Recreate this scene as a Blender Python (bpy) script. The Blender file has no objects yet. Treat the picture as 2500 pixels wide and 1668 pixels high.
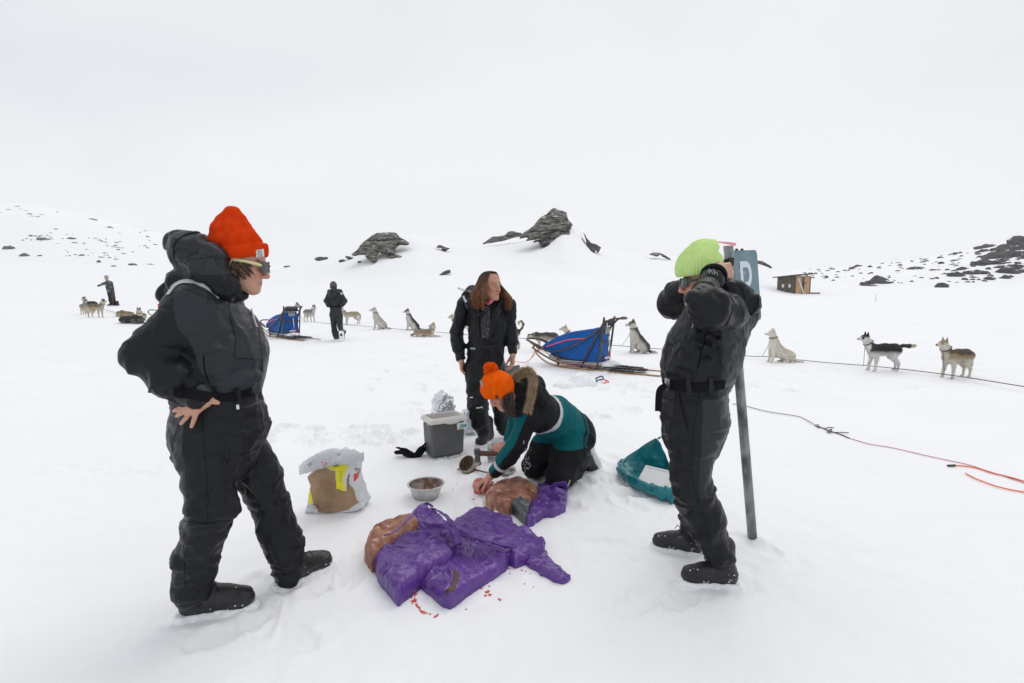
import bpy, bmesh, math, random
import numpy as np
from mathutils import Vector, Matrix
from mathutils.bvhtree import BVHTree

random.seed(7)
RNG = np.random.RandomState(11)
scene = bpy.context.scene
COL = scene.collection
R = math.radians

# ------------------------------------------------------------------ camera
CAM_H = 1.45
PITCH = R(5.9)
FPX = 1250.0                       # 18 mm lens on a 36 mm wide, 2500 px picture
cam_data = bpy.data.cameras.new('camera')
cam_data.lens = 18.0
cam_data.sensor_width = 36.0
cam_data.sensor_fit = 'HORIZONTAL'
cam_data.clip_start = 0.05
cam_data.clip_end = 6000.0
cam = bpy.data.objects.new('camera', cam_data)
COL.objects.link(cam)
cam.location = (0, 0, CAM_H)
cam.rotation_euler = (R(90) - PITCH, 0, 0)
scene.camera = cam

# ------------------------------------------------------------------ overcast sky and soft sun
SUN_EL, SUN_AZ = R(52), R(28)      # azimuth measured from +Y towards +X
world = bpy.data.worlds.new('World')
scene.world = world
world.use_nodes = True
wn, wl = world.node_tree.nodes, world.node_tree.links
wn.clear()
w_out = wn.new('ShaderNodeOutputWorld')
w_bg = wn.new('ShaderNodeBackground')
w_bg.inputs['Strength'].default_value = 0.1
w_sky = wn.new('ShaderNodeTexSky')
w_sky.sky_type = 'NISHITA'
w_sky.sun_disc = False
w_sky.sun_elevation = SUN_EL
w_sky.sun_rotation = SUN_AZ
w_tc = wn.new('ShaderNodeTexCoord')
w_map = wn.new('ShaderNodeMapping')
w_map.inputs['Scale'].default_value = (1.0, 1.0, 2.2)
w_noise = wn.new('ShaderNodeTexNoise')
w_noise.inputs['Scale'].default_value = 1.15
w_noise.inputs['Detail'].default_value = 5.0
w_noise.inputs['Roughness'].default_value = 0.45
w_noise.inputs['Distortion'].default_value = 0.4
w_ramp = wn.new('ShaderNodeValToRGB')
w_ramp.color_ramp.elements[0].position = 0.34
w_ramp.color_ramp.elements[0].color = (0.735, 0.755, 0.80, 1)
w_ramp.color_ramp.elements[1].position = 0.62
w_ramp.color_ramp.elements[1].color = (0.855, 0.86, 0.875, 1)
w_gain = wn.new('ShaderNodeVectorMath')
w_gain.operation = 'SCALE'
w_gain.inputs['Scale'].default_value = 10.3
w_mix = wn.new('ShaderNodeMixRGB')
w_mix.inputs['Fac'].default_value = 0.03
wl.new(w_tc.outputs['Generated'], w_map.inputs['Vector'])
wl.new(w_map.outputs['Vector'], w_noise.inputs['Vector'])
wl.new(w_noise.outputs['Fac'], w_ramp.inputs['Fac'])
wl.new(w_ramp.outputs['Color'], w_gain.inputs[0])
wl.new(w_gain.outputs['Vector'], w_mix.inputs['Color1'])
wl.new(w_sky.outputs['Color'], w_mix.inputs['Color2'])
wl.new(w_mix.outputs['Color'], w_bg.inputs['Color'])
wl.new(w_bg.outputs['Background'], w_out.inputs['Surface'])

sun_data = bpy.data.lights.new('sun', 'SUN')
sun_data.energy = 0.92
sun_data.angle = R(48)
sun_data.color = (1.0, 0.975, 0.94)
sun = bpy.data.objects.new('sun', sun_data)
COL.objects.link(sun)
sdir = Vector((math.cos(SUN_EL) * math.sin(SUN_AZ), math.cos(SUN_EL) * math.cos(SUN_AZ), math.sin(SUN_EL)))
sun.rotation_euler = sdir.to_track_quat('Z', 'Y').to_euler()

scene.view_settings.view_transform = 'Standard'
scene.view_settings.look = 'None'
scene.view_settings.gamma = 1.0
scene.view_settings.exposure = 0.0
scene.view_settings.use_curve_mapping = False
scene.render.engine = 'CYCLES'
scene.cycles.use_denoising = True
scene.cycles.max_bounces = 8
scene.cycles.diffuse_bounces = 4
scene.cycles.transparent_max_bounces = 8

# ------------------------------------------------------------------ picture <-> place
SP, CP = math.sin(PITCH), math.cos(PITCH)

def ray(px, py):
    cx, cv = (px - 1250.0) / FPX, (834.0 - py) / FPX
    return np.array([cx, CP + cv * SP, -SP + cv * CP])

def P(px, py, Y):
    d = ray(px, py)
    t = Y / d[1]
    return np.array([d[0] * t, Y, CAM_H + d[2] * t])

def pxm(Y, z=0.8):
    """pixels (of the 2500 px picture) per metre at distance Y"""
    return FPX / (Y * CP + (CAM_H - z) * SP)

def Pr(px, py, Y, rp):
    p = P(px, py, Y)
    return (p[0], p[1], p[2], rp / pxm(Y, p[2]))

# ------------------------------------------------------------------ noise
_T = np.random.RandomState(3).rand(64, 64, 64).astype(np.float32)

def vnoise(p):
    """smooth value noise -1..1 ; p (...,3)"""
    p = np.asarray(p, dtype=np.float64)
    f = np.floor(p)
    i = f.astype(np.int64)
    w = (p - f)
    w = w * w * (3 - 2 * w)
    i0 = i & 63
    i1 = (i + 1) & 63
    x0, y0, z0 = i0[..., 0], i0[..., 1], i0[..., 2]
    x1, y1, z1 = i1[..., 0], i1[..., 1], i1[..., 2]
    wx, wy, wz = w[..., 0], w[..., 1], w[..., 2]
    a = _T[x0, y0, z0] * (1 - wx) + _T[x1, y0, z0] * wx
    b = _T[x0, y1, z0] * (1 - wx) + _T[x1, y1, z0] * wx
    c = _T[x0, y0, z1] * (1 - wx) + _T[x1, y0, z1] * wx
    d = _T[x0, y1, z1] * (1 - wx) + _T[x1, y1, z1] * wx
    a = a * (1 - wy) + b * wy
    c = c * (1 - wy) + d * wy
    return (a * (1 - wz) + c * wz) * 2 - 1

def fbm(p, o=3, lac=2.03, g=0.5):
    p = np.asarray(p, dtype=np.float64)
    s, a, n = 0, 1.0, 0
    for k in range(o):
        s = s + a * vnoise(p + 17.3 * k)
        n += a
        a *= g
        p = p * lac
    return s / n

def ridge(p, o=2):
    return 1 - np.abs(fbm(p, o)) * 2.2

# ------------------------------------------------------------------ voxel modelling
def smin(a, b, k):
    if k <= 0:
        return np.minimum(a, b)
    h = np.maximum(k - np.abs(a - b), 0) / k
    return np.minimum(a, b) - h * h * k * 0.25

class Vox:
    def __init__(self, lo, hi, res):
        self.lo = np.array(lo, float)
        self.res = res
        self.n = np.maximum(np.ceil((np.array(hi, float) - self.lo) / res).astype(int) + 1, 4)
        self.F = np.full(self.n, 1.0, dtype=np.float32)

    def _box(self, lo, hi, pad):
        a = np.clip(np.floor((np.array(lo) - pad - self.lo) / self.res).astype(int), 0, self.n - 1)
        b = np.clip(np.ceil((np.array(hi) + pad - self.lo) / self.res).astype(int) + 1, 1, self.n)
        b = np.maximum(b, a + 1)
        ax = [self.lo[i] + self.res * np.arange(a[i], b[i]) for i in range(3)]
        sl = tuple(slice(a[i], b[i]) for i in range(3))
        X, Y, Z = np.meshgrid(*ax, indexing='ij')
        return sl, np.stack([X, Y, Z], -1)

    def _put(self, sl, d, k, op):
        if op == 'add':
            self.F[sl] = smin(self.F[sl], d.astype(np.float32), k)
        elif op == 'sub':
            self.F[sl] = -smin(-self.F[sl], d.astype(np.float32), k)
        else:
            m = -smin(-self.F[sl], -d.astype(np.float32), k)
            new = np.full_like(self.F, 1.0)
            new[sl] = m
            self.F = new

    def cap(self, a, b, k=0.02, flat=None, op='add'):
        """tapered capsule a=(x,y,z,r) b=(x,y,z,r); flat=(direction, factor)"""
        a = np.array(a, float); b = np.array(b, float)
        ra, rb = a[3], b[3]
        A, B = a[:3], b[:3]
        rm = max(ra, rb)
        sl, Q = self._box(np.minimum(A, B) - rm, np.maximum(A, B) + rm, k + self.res * 2)
        ab = B - A
        L2 = max(float(ab @ ab), 1e-9)
        v = Q - A
        t = np.clip((v @ ab) / L2, 0, 1)
        q = v - t[..., None] * ab
        d2 = (q * q).sum(-1)
        if flat is not None:
            n = np.array(flat[0], float); n /= np.linalg.norm(n)
            f = flat[1]
            qn = q @ n
            d2 = d2 + (1 / (f * f) - 1) * qn * qn
        d = np.sqrt(d2) - (ra + (rb - ra) * t)
        if flat is not None and flat[1] < 1:
            d = d * max(flat[1], 0.5)
        self._put(sl, d, k, op)

    def ell(self, c, r, rot=None, k=0.02, op='add'):
        c = np.array(c, float); r = np.array(r, float)
        rm = r.max()
        sl, Q = self._box(c - rm, c + rm, k + self.res * 2)
        q = Q - c
        if rot is not None:
            q = q @ np.array(rot)          # columns are local axes
        l = np.sqrt(((q / r) ** 2).sum(-1))
        g = np.sqrt(((q / (r * r)) ** 2).sum(-1)) + 1e-9
        d = l * (l - 1) / g
        self._put(sl, d, k, op)

    def box(self, c, h, rot=None, rnd=0.01, k=0.0, op='add'):
        c = np.array(c, float); h = np.array(h, float)
        rm = np.linalg.norm(h)
        sl, Q = self._box(c - rm, c + rm, k + self.res * 2)
        q = Q - c
        if rot is not None:
            q = q @ np.array(rot)
        q = np.abs(q) - (h - rnd)
        d = np.sqrt((np.maximum(q, 0) ** 2).sum(-1)) + np.minimum(q.max(-1), 0) - rnd
        self._put(sl, d, k, op)

    def prism(self, poly, zlo, zhi, rnd=0.01, k=0.0, plane='xy', op='add', origin=None, ax=None):
        """polygon prism; zlo / zhi numbers or functions of the two plane coordinates"""
        poly = np.array(poly, float)
        if ax is None:
            ax = {'xy': np.eye(3), 'xz': np.array([[1, 0, 0], [0, 0, 1], [0, 1, 0]], float).T}[plane]
        origin = np.zeros(3) if origin is None else np.array(origin, float)
        sl = tuple(slice(0, m) for m in self.n)
        X, Y, Z = np.meshgrid(*[self.lo[i] + self.res * np.arange(self.n[i]) for i in range(3)], indexing='ij')
        Q = (np.stack([X, Y, Z], -1) - origin) @ ax
        U, V, W = Q[..., 0], Q[..., 1], Q[..., 2]
        if ax is not None and np.allclose(ax, np.eye(3)):
            d2 = poly_sdf(poly, U[:, :, 0], V[:, :, 0])[:, :, None] * np.ones_like(W)
        else:
            d2 = poly_sdf(poly, U, V)
        zh = zhi(U, V, d2) if callable(zhi) else zhi
        zl = zlo(U, V, d2) if callable(zlo) else zlo
        d3 = np.maximum(W - zh, zl - W)
        a = d2 + rnd; b = d3 + rnd
        d = np.sqrt(np.maximum(a, 0) ** 2 + np.maximum(b, 0) ** 2) + np.minimum(np.maximum(a, b), 0) - rnd
        self._put(sl, d, k, op)

    def mesh(self):
        F = self.F
        # close the border
        F[0] = np.maximum(F[0], 1e-3); F[-1] = np.maximum(F[-1], 1e-3)
        F[:, 0] = np.maximum(F[:, 0], 1e-3); F[:, -1] = np.maximum(F[:, -1], 1e-3)
        F[:, :, 0] = np.maximum(F[:, :, 0], 1e-3); F[:, :, -1] = np.maximum(F[:, :, -1], 1e-3)
        S = F < 0
        nx, ny, nz = F.shape
        cnt = np.zeros((nx - 1, ny - 1, nz - 1), np.int8)
        for i in (0, 1):
            for j in (0, 1):
                for l in (0, 1):
                    cnt += S[i:nx - 1 + i, j:ny - 1 + j, l:nz - 1 + l]
        act = (cnt > 0) & (cnt < 8)
        ci = np.argwhere(act)
        idx = np.full(act.shape, -1, np.int32)
        idx[act] = np.arange(len(ci))
        pos = np.zeros((len(ci), 3)); num = np.zeros(len(ci))
        cor = [(i, j, l) for i in (0, 1) for j in (0, 1) for l in (0, 1)]
        val = {c: F[ci[:, 0] + c[0], ci[:, 1] + c[1], ci[:, 2] + c[2]] for c in cor}
        for c in cor:
            for axn in range(3):
                if c[axn] == 0:
                    d = list(c); d[axn] = 1; d = tuple(d)
                    v0, v1 = val[c], val[d]
                    m = (v0 < 0) != (v1 < 0)
                    t = np.where(m, v0 / np.where(m, v0 - v1, 1), 0)
                    pt = np.repeat(np.array(c, float)[None], len(ci), 0)
                    pt[:, axn] += t
                    pos += pt * m[:, None]; num += m
        V = self.lo + (ci + pos / num[:, None]) * self.res
        quads = []
        for axn in range(3):
            s0 = [slice(1, -1)] * 3; s0[axn] = slice(0, -1)
            s1 = [slice(1, -1)] * 3; s1[axn] = slice(1, None)
            A = S[tuple(s0)]; B = S[tuple(s1)]
            e = np.argwhere(A != B)
            sg = A[A != B]
            o1, o2 = [(1, 2), (2, 0), (0, 1)][axn]
            base = e.copy()
            for q in range(3):
                if q != axn:
                    base[:, q] += 1
            def cell(d1, d2):
                k_ = base.copy(); k_[:, o1] += d1; k_[:, o2] += d2
                return idx[k_[:, 0], k_[:, 1], k_[:, 2]]
            q = np.stack([cell(-1, -1), cell(0, -1), cell(0, 0), cell(-1, 0)], 1)
            q[~sg] = q[~sg][:, ::-1]
            quads.append(q)
        Fq = np.concatenate(quads)
        Fq = Fq[(Fq >= 0).all(1)]
        return V, Fq

def poly_sdf(poly, U, V):
    sh = U.shape
    u, v = U.ravel(), V.ravel()
    d = np.full(u.shape, 1e9); s = np.ones(u.shape)
    n = len(poly)
    j = n - 1
    for i in range(n):
        ex, ey = poly[j] - poly[i]
        wx, wy = u - poly[i][0], v - poly[i][1]
        t = np.clip((wx * ex + wy * ey) / (ex * ex + ey * ey + 1e-12), 0, 1)
        bx, by = wx - ex * t, wy - ey * t
        d = np.minimum(d, bx * bx + by * by)
        c1 = v >= poly[i][1]; c2 = v < poly[j][1]; c3 = ex * wy > ey * wx
        f = (c1 & c2 & c3) | (~c1 & ~c2 & ~c3)
        s[f] *= -1
        j = i
    return (s * np.sqrt(d)).reshape(sh)

def vnormals(V, Q):
    a, b, c, d = (V[Q[:, i]] for i in range(4)) if Q.shape[1] == 4 else (V[Q[:, 0]], V[Q[:, 1]], V[Q[:, 2]], V[Q[:, 2]])
    n = np.cross(c - a, d - b) if Q.shape[1] == 4 else np.cross(b - a, c - a)
    N = np.zeros_like(V)
    for i in range(Q.shape[1]):
        np.add.at(N, Q[:, i], n)
    return N / (np.linalg.norm(N, axis=1, keepdims=True) + 1e-12)

def relax(V, Q, it=2, f=0.5):
    """light Laplacian smoothing"""
    n = len(V)
    e = np.concatenate([Q[:, [i, (i + 1) % Q.shape[1]]] for i in range(Q.shape[1])])
    deg = np.bincount(e.ravel(), minlength=n).astype(float)
    for _ in range(it):
        S = np.zeros_like(V)
        for ax in range(3):
            S[:, ax] = np.bincount(e[:, 0], V[e[:, 1], ax], n) + np.bincount(e[:, 1], V[e[:, 0], ax], n)
        S /= np.maximum(deg, 1)[:, None]
        V = V + f * (S - V)
    return V

# ------------------------------------------------------------------ objects
def setp(o, label=None, cat=None, group=None, kind=None):
    if label: o['label'] = label
    if cat: o['category'] = cat
    if group: o['group'] = group
    if kind: o['kind'] = kind
    return o

def thing(name, label, cat, loc=(0, 0, 0), group=None):
    o = bpy.data.objects.new(name, None)
    o.empty_display_size = 0.1
    COL.objects.link(o)
    o.location = [float(x) for x in loc]
    return setp(o, label, cat, group)

def origin_of(o):
    v = Vector((0, 0, 0))
    while o is not None:
        v += o.location
        o = o.parent
    return v

def link_mesh(name, me, parent=None, loc=(0, 0, 0)):
    o = bpy.data.objects.new(name, me)
    COL.objects.link(o)
    if parent is not None:
        o.parent = parent
    o.location = loc
    return o

def mesh_obj(name, V, Q, mats, parent=None, smooth=True, mi=None, col=None, world_space=True, loc=None, uv=None):
    """V in world coordinates; becomes a child of parent (or a top-level object whose origin is loc)"""
    V = np.asarray(V, float)
    off = np.zeros(3)
    if parent is not None:
        if world_space:
            off = np.array(origin_of(parent))
    elif loc is not None:
        off = np.array(loc, float)
    me = bpy.data.meshes.new(name)
    if isinstance(Q, np.ndarray):
        Vl = (V - off).astype(np.float32)
        me.vertices.add(len(Vl))
        me.vertices.foreach_set('co', Vl.ravel())
        k = Q.shape[1]
        me.loops.add(Q.size)
        me.loops.foreach_set('vertex_index', Q.astype(np.int32).ravel())
        me.polygons.add(len(Q))
        me.polygons.foreach_set('loop_start', np.arange(0, Q.size, k, dtype=np.int32))
        me.polygons.foreach_set('loop_total', np.full(len(Q), k, dtype=np.int32))
        me.update(calc_edges=True)
    else:
        me.from_pydata([tuple(v) for v in (V - off)], [], [tuple(q) for q in Q])
    if not isinstance(mats, (list, tuple)):
        mats = [mats]
    for m in mats:
        me.materials.append(m)
    if mi is not None:
        me.polygons.foreach_set('material_index', np.asarray(mi, np.int32))
    me.polygons.foreach_set('use_smooth', np.full(len(me.polygons), smooth))
    if col is not None:
        c = me.color_attributes.new('Col', 'FLOAT_COLOR', 'POINT')
        cc = np.ones((len(V), 4), np.float32); cc[:, :3] = col
        c.data.foreach_set('color', cc.ravel())
    me.update()
    o = link_mesh(name, me, parent, (0, 0, 0) if parent is not None else tuple(off))
    return o

class MB:
    """collects simple shapes into one mesh"""
    def __init__(self):
        self.V = []; self.F = []; self.M = []; self.n = 0
    def add(self, V, F, m=0):
        V = np.asarray(V, float).reshape(-1, 3)
        self.V.append(V)
        self.F += [tuple(int(i) + self.n for i in f) for f in F]
        self.M += [m] * len(F)
        self.n += len(V)
    def box(self, c, h, rot=None, m=0, bev=0.0):
        c = np.array(c, float); h = np.array(h, float)
        Rm = np.eye(3) if rot is None else np.array(rot)
        if bev <= 0:
            v = np.array([(x, y, z) for x in (-1, 1) for y in (-1, 1) for z in (-1, 1)], float) * h
            f = [(0, 1, 3, 2), (4, 6, 7, 5), (0, 4, 5, 1), (2, 3, 7, 6), (0, 2, 6, 4), (1, 5, 7, 3)]
            self.add(c + v @ Rm.T, f, m); return
        b = bev
        v = []; key = {}
        for x in (-1, 1):
            for y in (-1, 1):
                for z in (-1, 1):
                    for a in range(3):
                        q = np.array([x, y, z], float) * (h - b)
                        q[a] = (x, y, z)[a] * h[a]
                        key[(x, y, z, a)] = len(v); v.append(q)
        f = []
        K = key
        for a in range(3):
            o1, o2 = (a + 1) % 3, (a + 2) % 3
            for s in (-1, 1):
                def g(p, q):
                    c_ = [0, 0, 0]; c_[a] = s; c_[o1] = p; c_[o2] = q
                    return K[(c_[0], c_[1], c_[2], a)]
                r_ = [g(-1, -1), g(1, -1), g(1, 1), g(-1, 1)]
                f.append(r_ if s > 0 else r_[::-1])
        for a in range(3):
            o1, o2 = (a + 1) % 3, (a + 2) % 3
            for p in (-1, 1):
                for q in (-1, 1):
                    def g2(s, w):
                        c_ = [0, 0, 0]; c_[a] = s; c_[o1] = p; c_[o2] = q
                        return K[(c_[0], c_[1], c_[2], w)]
                    f.append([g2(-1, o1), g2(1, o1), g2(1, o2), g2(-1, o2)])
        for x in (-1, 1):
            for y in (-1, 1):
                for z in (-1, 1):
                    f.append([K[(x, y, z, a)] for a in range(3)])
        self.add(c + np.array(v) @ Rm.T, f, m)
    def tube(self, pts, r, seg=8, m=0, cap=True, flat=None, closed=False):
        """round tube through pts; r number or list; flat=(direction, factor) squashes it"""
        P_ = [np.array(p, float) for p in pts]
        n = len(P_)
        rr = [r] * n if np.isscalar(r) else list(r)
        up = np.array([0.13, 0.21, 0.97])
        V = []
        prev = None
        for i in range(n):
            if closed:
                d = P_[(i + 1) % n] - P_[i - 1]
            else:
                d = P_[min(i + 1, n - 1)] - P_[max(i - 1, 0)]
            d = d / (np.linalg.norm(d) + 1e-12)
            if flat is not None:
                u = np.array(flat[0], float); u = u - d * (u @ d); u /= np.linalg.norm(u) + 1e-12
            elif prev is None:
                u = up - d * (up @ d)
                if np.linalg.norm(u) < 0.1:
                    u = np.array([1., 0, 0]) - d * d[0]
                u /= np.linalg.norm(u)
            else:
                u = prev - d * (prev @ d); u /= np.linalg.norm(u) + 1e-12
            prev = u
            w = np.cross(d, u)
            f_ = flat[1] if flat is not None else 1.0
            for k in range(seg):
                a = 2 * math.pi * k / seg
                V.append(P_[i] + rr[i] * (f_ * math.cos(a) * u + math.sin(a) * w))
        F = []
        for i in range(n if closed else n - 1):
            j = (i + 1) % n
            for k in range(seg):
                k2 = (k + 1) % seg
                F.append((i * seg + k, i * seg + k2, j * seg + k2, j * seg + k))
        if cap and not closed:
            F.append(tuple(range(seg))[::-1]); F.append(tuple((n - 1) * seg + k for k in range(seg)))
        self.add(V, F, m)
    def loft(self, rings, m=0, cap=True):
        """rings: list of (k,3) arrays with equal k"""
        k = len(rings[0]); V = np.concatenate(rings); F = []
        for i in range(len(rings) - 1):
            for q in range(k):
                q2 = (q + 1) % k
                F.append((i * k + q, i * k + q2, (i + 1) * k + q2, (i + 1) * k + q))
        if cap:
            F.append(tuple(range(k))[::-1]); F.append(tuple((len(rings) - 1) * k + q for q in range(k)))
        self.add(V, F, m)
    def grid(self, G, m=0):
        """G (a,b,3)"""
        a, b = G.shape[:2]
        F = [(i * b + j, i * b + j + 1, (i + 1) * b + j + 1, (i + 1) * b + j) for i in range(a - 1) for j in range(b - 1)]
        self.add(G.reshape(-1, 3), F, m)
    def build(self, name, mats, parent=None, smooth=True, loc=None, world_space=True):
        return mesh_obj(name, np.concatenate(self.V), self.F, mats, parent, smooth, self.M, loc=loc, world_space=world_space)

def spline(pts, n=8, closed=False):
    """Catmull-Rom through pts"""
    P_ = [np.array(p, float) for p in pts]
    out = []
    m = len(P_)
    for i in range(m if closed else m - 1):
        g = lambda k: P_[k % m] if closed else P_[min(max(k, 0), m - 1)]
        p0, p1, p2, p3 = g(i - 1), g(i), g(i + 1), g(i + 2)
        for j in range(n):
            t = j / n
            out.append(0.5 * (2 * p1 + (p2 - p0) * t + (2 * p0 - 5 * p1 + 4 * p2 - p3) * t * t + (3 * p1 - p0 - 3 * p2 + p3) * t ** 3))
    if not closed:
        out.append(P_[-1])
    return out

# ------------------------------------------------------------------ materials
MATS = {}
def mat(name, c1, c2=None, scale=8.0, rough=0.6, bump=0.0, bscale=40.0, bdist=0.004, metal=0.0, sheen=0.0,
        detail=5.0, spec=0.5, stretch=None, vcol=False, pos=(0.35, 0.65), c3=None, c3scale=3.0, c3pos=(0.55, 0.65), coat=0.0, sss=0.0,
        rough2=None, extra=None, rot=(0, 0, 0)):
    m = bpy.data.materials.new(name)
    m.use_nodes = True
    nt = m.node_tree; N, L = nt.nodes, nt.links
    b = N['Principled BSDF']
    b.inputs['Roughness'].default_value = rough
    b.inputs['Metallic'].default_value = metal
    b.inputs['Specular IOR Level'].default_value = spec
    if sheen: b.inputs['Sheen Weight'].default_value = sheen
    if coat: b.inputs['Coat Weight'].default_value = coat
    tc = N.new('ShaderNodeTexCoord')
    vec = tc.outputs['Object']
    if stretch is not None:
        mp = N.new('ShaderNodeMapping'); mp.inputs['Scale'].default_value = stretch; mp.inputs['Rotation'].default_value = rot
        L.new(vec, mp.inputs['Vector']); vec = mp.outputs['Vector']
    no = N.new('ShaderNodeTexNoise'); no.inputs['Scale'].default_value = scale; no.inputs['Detail'].default_value = detail
    L.new(vec, no.inputs['Vector'])
    ra = N.new('ShaderNodeValToRGB')
    ra.color_ramp.elements[0].position = pos[0]; ra.color_ramp.elements[1].position = pos[1]
    c2 = c2 or tuple(x * 0.8 for x in c1)
    ra.color_ramp.elements[0].color = (*c1, 1); ra.color_ramp.elements[1].color = (*c2, 1)
    L.new(no.outputs['Fac'], ra.inputs['Fac'])
    out = ra.outputs['Color']
    if vcol:
        at = N.new('ShaderNodeAttribute'); at.attribute_name = 'Col'
        mx = N.new('ShaderNodeMixRGB'); mx.blend_type = 'MULTIPLY'; mx.inputs['Fac'].default_value = 1
        L.new(at.outputs['Color'], mx.inputs['Color1']); L.new(out, mx.inputs['Color2'])
        out = mx.outputs['Color']
    if c3 is not None:
        n3 = N.new('ShaderNodeTexNoise'); n3.inputs['Scale'].default_value = c3scale; n3.inputs['Detail'].default_value = 6
        L.new(vec, n3.inputs['Vector'])
        r3 = N.new('ShaderNodeValToRGB'); r3.color_ramp.elements[0].position = c3pos[0]; r3.color_ramp.elements[1].position = c3pos[1]
        L.new(n3.outputs['Fac'], r3.inputs['Fac'])
        m3 = N.new('ShaderNodeMixRGB'); m3.inputs['Color2'].default_value = (*c3, 1)
        L.new(r3.outputs['Color'], m3.inputs['Fac']); L.new(out, m3.inputs['Color1'])
        out = m3.outputs['Color']
    L.new(out, b.inputs['Base Color'])
    if rough2 is not None:
        mr = N.new('ShaderNodeMapRange'); mr.inputs['To Min'].default_value = rough; mr.inputs['To Max'].default_value = rough2
        L.new(no.outputs['Fac'], mr.inputs['Value']); L.new(mr.outputs['Result'], b.inputs['Roughness'])
    if bump:
        bn = N.new('ShaderNodeTexNoise'); bn.inputs['Scale'].default_value = bscale; bn.inputs['Detail'].default_value = 4
        L.new(vec, bn.inputs['Vector'])
        bp = N.new('ShaderNodeBump'); bp.inputs['Strength'].default_value = bump; bp.inputs['Distance'].default_value = bdist
        L.new(bn.outputs['Fac'], bp.inputs['Height']); L.new(bp.outputs['Normal'], b.inputs['Normal'])
    if sss:
        b.inputs['Subsurface Weight'].default_value = sss
        b.inputs['Subsurface Radius'].default_value = (0.6, 0.3, 0.2)
        b.inputs['Subsurface Scale'].default_value = 0.02
    if extra: extra(nt, b)
    MATS[name] = m
    return m

def wrinkle_bump(scale1=14.0, scale2=60.0, s1=0.5, s2=0.25, d1=0.01):
    """crumple pattern from warped noise: two scales"""
    def f(nt, b):
        N, L = nt.nodes, nt.links
        tc = N.new('ShaderNodeTexCoord')
        v = N.new('ShaderNodeTexNoise'); v.inputs['Scale'].default_value = scale1; v.inputs['Detail'].default_value = 3; v.inputs['Distortion'].default_value = 1.2
        v2 = N.new('ShaderNodeTexNoise'); v2.inputs['Scale'].default_value = scale2; v2.inputs['Detail'].default_value = 3; v2.inputs['Distortion'].default_value = 0.8
        L.new(tc.outputs['Object'], v.inputs['Vector']); L.new(tc.outputs['Object'], v2.inputs['Vector'])
        ab = N.new('ShaderNodeMath'); ab.operation = 'SUBTRACT'; ab.inputs[1].default_value = 0.5; L.new(v.outputs['Fac'], ab.inputs[0])
        ab2 = N.new('ShaderNodeMath'); ab2.operation = 'ABSOLUTE'; L.new(ab.outputs[0], ab2.inputs[0])
        b1 = N.new('ShaderNodeBump'); b1.inputs['Strength'].default_value = s1; b1.inputs['Distance'].default_value = d1
        L.new(ab2.outputs[0], b1.inputs['Height'])
        b2 = N.new('ShaderNodeBump'); b2.inputs['Strength'].default_value = s2; b2.inputs['Distance'].default_value = d1 * 0.3
        L.new(v2.outputs['Fac'], b2.inputs['Height']); L.new(b1.outputs['Normal'], b2.inputs['Normal'])
        L.new(b2.outputs['Normal'], b.inputs['Normal'])
    return f

M = {}
def dark(name, c, rough=0.5, spec=.3):
    M[name] = mat(name, c, tuple(x * 1.3 for x in c), 5.0, rough, spec=spec, extra=wrinkle_bump(8, 40, 0.6, 0.08, 0.02))
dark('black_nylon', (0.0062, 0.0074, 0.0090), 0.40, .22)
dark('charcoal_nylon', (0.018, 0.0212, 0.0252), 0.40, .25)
dark('navy_nylon', (0.0065, 0.0078, 0.011), 0.40, .20)
dark('plain_black_cloth', (0.004, 0.0045, 0.006), 0.8, .15)
M['teal_cloth'] = mat('teal_cloth', (0.001, 0.092, 0.105), (0.0015, 0.115, 0.13), 6, 0.75, spec=.15, extra=wrinkle_bump(10, 60, 0.5, 0.15, 0.015))
M['reflective'] = mat('reflective_tape', (0.42, 0.44, 0.47), (0.55, 0.57, 0.60), 60, 0.38, bump=0.3, bscale=120)
M['rubber'] = mat('boot_rubber', (0.007, 0.0078, 0.009), (0.013, 0.0135, 0.015), 12, 0.30, spec=.5, bump=0.25, bscale=60, bdist=0.003, rough2=0.6)
M['snow_bits'] = mat('caked_snow', (0.80, 0.82, 0.85), (0.88, 0.89, 0.90), 60, 0.7, bump=0.6, bscale=120, bdist=0.006)
M['teal_cloth']
M['skin'] = mat('skin', (0.95, 0.93, 0.92), (1.0, 1.0, 1.0), 50, 0.48, bump=0.15, bscale=200, bdist=0.001, vcol=True, sss=0.15)
M['hair'] = mat('hair', (0.75, 0.75, 0.75), (1.15, 1.1, 1.0), 30, 0.42, vcol=True, spec=0.4)
M['fur'] = mat('fur_coat', (0.82, 0.82, 0.82), (1.08, 1.08, 1.08), 26, 0.85, bump=0.8, bscale=70, bdist=0.02, vcol=True, detail=8, stretch=(1, 1, 1.8))
# ------------------------------------------------------------------ terrain
def zrow(py, Y):
    cv = (834.0 - py) / FPX
    return CAM_H + Y * (-SP + cv * CP) / (CP + cv * SP)

T_PX = np.linspace(-400, 2900, 331)
T_LD = np.linspace(math.log(4.0), math.log(1600.0), 241)

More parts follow.
